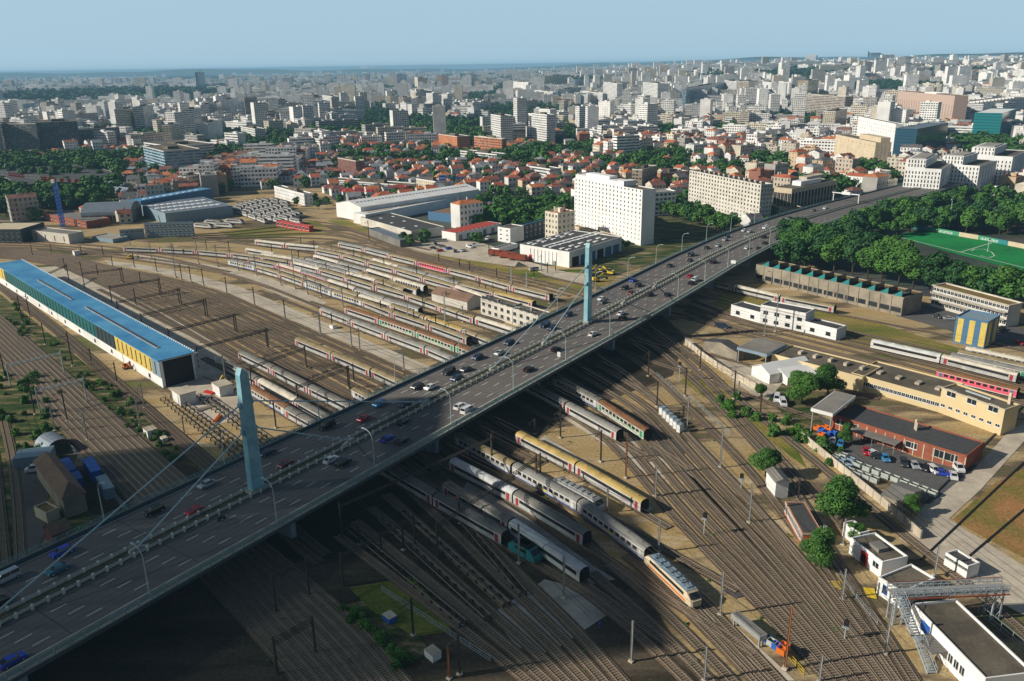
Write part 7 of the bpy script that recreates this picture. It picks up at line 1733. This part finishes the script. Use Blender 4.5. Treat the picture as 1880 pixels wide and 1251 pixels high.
# walls and fences
def wall_(pts,h,m,lb,name='boundary_wall',th=.25,cat='wall',posts=0):
    q=pxpath(pts,step=3); r=empty(name,(0,0,0),label=lb,cat=cat); mb=MB(); sweep(mb,q,0,th,0,h); mb.build('panels',M[m],r)
    mb=MB()
    for p in q: mb.box(p.x-.16,p.x+.16,p.y-.16,p.y+.16,0,h+.12)
    mb.build('posts',M['concrete'],r)
wall_([(1258,632),(1285,655),(1320,680),(1355,700),(1387,716)],2.4,'concrete_light','graffiti covered pale concrete wall beside the market shed')
wall_([(1471,806),(1510,838),(1545,868),(1600,912),(1660,962),(1690,990)],2.2,'concrete_light','long pale concrete wall between the tracks and the car park')
def fence(pts,h,lb,m='galv'):
    q=pxpath(pts,step=2.5); r=empty('fence',(0,0,0),label=lb,cat='fence'); mb=MB()
    for z in (.1,h/2,h): sweep(mb,q,0,.06,z,z+.07)
    mb.build('rails',M[m],r); mb=MB()
    for p in q: mb.bar((p.x,p.y,0),(p.x,p.y,h+.1),.09)
    mb.build('posts',M[m],r)
fence([(1795,1125),(1840,1160),(1880,1195)],1.9,'grey mesh fence beside the right-hand track'); fence([(1525,1030),(1560,1090),(1610,1150)],1.2,'low white railing along the cabins path'); fence([(1205,690),(1240,720),(1262,740)],1.2,'white cable trough railing in the junction'); fence([(1265,730),(1300,762),(1340,800)],1.1,'white railing down the middle of the junction')
fence([(700,1085),(800,1150),(900,1215)],1.2,'pale railing beside the mossy plot'); fence([(1445,1205),(1475,1240)],1.2,'yellow handrail at the end of the narrow platform','yellow_paint')
fence([(120,815),(180,880),(240,950)],2.0,'grey fence along the main line by the hipped house')
for i,(pts) in enumerate([[(1700,925),(1880,745)],[(1690,1030),(1880,850)],[(1735,1060),(1900,920)]]):
    mb=MB(); ribbon(mb,pxpath(pts,step=6),.5,.21); mb.build('cable_trough',M['black'],kind='structure')
# painted crossing panels
for i,pts in enumerate([[(1519,1068),(1540,1068),(1548,1085),(1530,1080)],[(1583,1080),(1605,1082),(1610,1102),(1592,1098)]]):
    sheet('crossing_markings',[(p.x,p.y) for p in poly_px(pts)],.22,M['yellow_paint'],px=False)
# lettering on the roofs and signs
q_=P(622,352,12.5); text_on(empty('roof_sign',q_,R(-12),label='long red rooftop lettering on the low office left of the sheds',cat='sign'),'DEMENAGEMENT',(0,0,0),4.2,'red_paint')
q_=P(712,345,12.5); text_on(empty('roof_sign',q_,R(-6),label='shorter red rooftop lettering right of the long one',cat='sign'),'TRANSPORT',(0,0,0),3.2,'red_paint')
r=empty('roof_sign',P(805,333,19),R(8),label='blue and white square sign on the cream building roof',cat='sign'); mb=MB(); mb.box(0,6,-.2,.2,0,4.8); mb.build('panel',M['white_paint'],r); mb=MB(); mb.box(.4,5.6,-.28,-.2,.4,4.4); mb.build('emblem',M['blue_paint'],r); text_on(r,'MAPA',(.7,-.34,1.5),1.9,'white_paint')
text_on(empty('roof_sign',P(820,329,19),R(8),label='dark blue rooftop lettering right of the square sign',cat='sign'),'ALL-MENAGE',(0,0,0),3.4,'blue_paint')
# a person in yellow on the concrete road, one in blue on the yard path
def person(x,y,rz,top,leg,lb):
    me=bpy.data.meshes.new('person'); vs=[(0,0,.95),(0,0,1.2),(0,0,1.45),(0,0,1.55),(.02,0,1.7),(0,-.2,1.42),(.03,-.26,1.15),(.12,-.25,.92),(0,.2,1.42),(-.03,.26,1.15),(.05,.27,.9),(0,-.1,.9),(.12,-.1,.48),(.1,-.1,.06),(0,.1,.9),(-.1,.1,.48),(-.18,.1,.06)]
    me.from_pydata(vs,[(0,1),(1,2),(2,3),(3,4),(2,5),(5,6),(6,7),(2,8),(8,9),(9,10),(0,11),(11,12),(12,13),(0,14),(14,15),(15,16)],[])
    o=obj('person',me,None,label=lb,cat='person'); o.location=P(x,y,.2); o.rotation_euler=(0,0,rz); sm=o.modifiers.new('skin','SKIN')
    rad=[.14,.15,.17,.06,.11,.07,.05,.04,.07,.05,.04,.1,.07,.05,.1,.07,.05]
    if me.skin_vertices:
        for i,v in enumerate(me.skin_vertices[0].data): v.radius=(rad[i],rad[i])
    o.modifiers.new('sub','SUBSURF').levels=1; me.materials.append(M[top])
person(1688,980,R(30),'yellow_paint','black','person in a yellow jacket walking past the wall end'); person(1100,1155,R(120),'blue_paint','black','person in blue on the apron below the locomotive')
# half-transparent towers added out of view to throw half shade over the near viaduct
def gl():
    m=bpy.data.materials.new('shade_tower_glazing'); m.use_nodes=True; nt=m.node_tree; N=nt.nodes; L=nt.links; b=N['Principled BSDF']; b.inputs['Base Color'].default_value=(.05,.1,.12,1); b.inputs['Roughness'].default_value=.1
    t=N.new('ShaderNodeBsdfTransparent'); t.inputs['Color'].default_value=(.8,.92,.95,1); mx=N.new('ShaderNodeMixShader'); mx.inputs[0].default_value=1-SHADE_T; L.new(t.outputs[0],mx.inputs[1]); L.new(b.outputs[0],mx.inputs[2]); L.new(mx.outputs[0],N['Material Output'].inputs['Surface']); return m
GLZ=gl(); t_=math.tan(R(8.5))
for k0,k1,x,h,lb in [(160,222,-250,136,'taller half-transparent tower added left of the view to cast half shade'),(112,160,-235,146,'second half-transparent tower added to cast half shade, nearer the camera')]:
    r=empty('shade_tower',(x,(k0+k1)/2+t_*x,0),0,label=lb,cat='office tower'); hw_=(k1-k0)/2; mb=MB()
    for s in (0,1):
        xx=-14 if s else 0; q=[(xx,-hw_,0),(xx,hw_,0),(xx,hw_,h),(xx,-hw_,h)]; mb.face(q[::-1] if not s else q)
    mb.build('glazing',GLZ,r); mb=MB()
    for yy in range(int(-hw_),int(hw_)+1,6): mb.box(-.2,.2,yy-.12,yy+.12,0,h)
    mb.box(-14,0,-hw_,hw_,h,h+.5); mb.build('frame',M['galv'],r)

# weeds and dry tufts along the ballast
wd=[]; r9=random.Random(21)
for pts in tracks:
    for pnt in pts[::2]:
        if pnt.y<420 and r9.random()<.32:
            q=PX((pnt.x,pnt.y,0))
            if -10<q[0]<1890 and q[1]<1260: wd.append((pnt.x+r9.choice((-1,1))*r9.uniform(1.7,2.6),pnt.y+r9.uniform(-1,1),r9.uniform(.35,1.0)))
tree_mass(wd,'weeds',40,.3,'leaf_bright')
# ================================================================ LIGHT, HAZE, CAMERA
SUN_EL=28.5; SHADOW_AZ=10.5   # shadows run towards +x, slightly away from the camera
w=bpy.data.worlds.new('World'); sc.world=w; w.use_nodes=True; nt=w.node_tree; N=nt.nodes; L=nt.links
bg=N['Background']; sky=N.new('ShaderNodeTexSky'); sky.sky_type='NISHITA'; sky.sun_disc=False
sky.sun_elevation=R(SUN_EL); 
sd=Vector((-math.cos(R(SHADOW_AZ)),-math.sin(R(SHADOW_AZ)),0))
sky.sun_rotation=math.atan2(sd.x,sd.y)
sky.altitude=100; sky.air_density=1.2; sky.dust_density=1.2; sky.ozone_density=2.0
L.new(sky.outputs[0],bg.inputs[0]); bg.inputs[1].default_value=SKY_STRENGTH
ld=bpy.data.lights.new('sun','SUN'); ld.energy=SUN_STRENGTH; ld.angle=R(.53); ld.color=(1,.93,.81)
lo=bpy.data.objects.new('sun',ld); col.objects.link(lo)
tosun=Vector((sd.x*math.cos(R(SUN_EL)),sd.y*math.cos(R(SUN_EL)),math.sin(R(SUN_EL))))
lo.rotation_euler=tosun.to_track_quat('Z','Y').to_euler(); lo.location=(-200,-50,300)
# summer haze: absorbing volume with its own glow, lying over the whole plain
def haze_mat(D=HAZE_D,C=HAZE_C):
    m=bpy.data.materials.new('haze'); m.use_nodes=True; nt=m.node_tree; N=nt.nodes; L=nt.links
    for n in list(N): 
        if n.type!='OUTPUT_MATERIAL': N.remove(n)
    out=[n for n in N if n.type=='OUTPUT_MATERIAL'][0]
    ab=N.new('ShaderNodeVolumeAbsorption'); em=N.new('ShaderNodeEmission'); ad=N.new('ShaderNodeAddShader')
    ab.inputs['Color'].default_value=(0,0,0,1); ab.inputs['Density'].default_value=D
    em.inputs['Color'].default_value=(*C,1); em.inputs['Strength'].default_value=D
    L.new(ab.outputs[0],ad.inputs[0]); L.new(em.outputs[0],ad.inputs[1]); L.new(ad.outputs[0],out.inputs['Volume']); return m
mb=MB(); mb.box(-30000,30000,-4000,32000,-60,128); mb.build('haze',haze_mat(),kind='structure')
mb=MB(); mb.box(-34000,34000,15000,31990,129,3400); mb.build('sky_glow_haze',haze_mat(1/7000,BANK),kind='structure')  # glowing volume added far off to brighten the low sky
cam=bpy.data.cameras.new('camera'); co=bpy.data.objects.new('camera',cam); col.objects.link(co)
cam.sensor_fit='HORIZONTAL'; cam.sensor_width=36; cam.lens=FPX/W0*36; cam.clip_start=.5; cam.clip_end=60000
from mathutils import Matrix
Mx=Matrix((( cR.x,cU.x,-cF.x,0),(cR.y,cU.y,-cF.y,0),(cR.z,cU.z,-cF.z,CH),(0,0,0,1))); co.matrix_world=Mx
sc.camera=co
sc.view_settings.view_transform='Standard'; sc.view_settings.look='None'; sc.view_settings.exposure=0; sc.view_settings.gamma=1
sc.render.engine='CYCLES'; sc.cycles.max_bounces=5; sc.cycles.diffuse_bounces=2; sc.cycles.glossy_bounces=2; sc.cycles.transparent_max_bounces=8; sc.cycles.volume_bounces=0
try: sc.cycles.use_denoising=True; sc.cycles.denoiser='OPENIMAGEDENOISE'
except Exception: pass
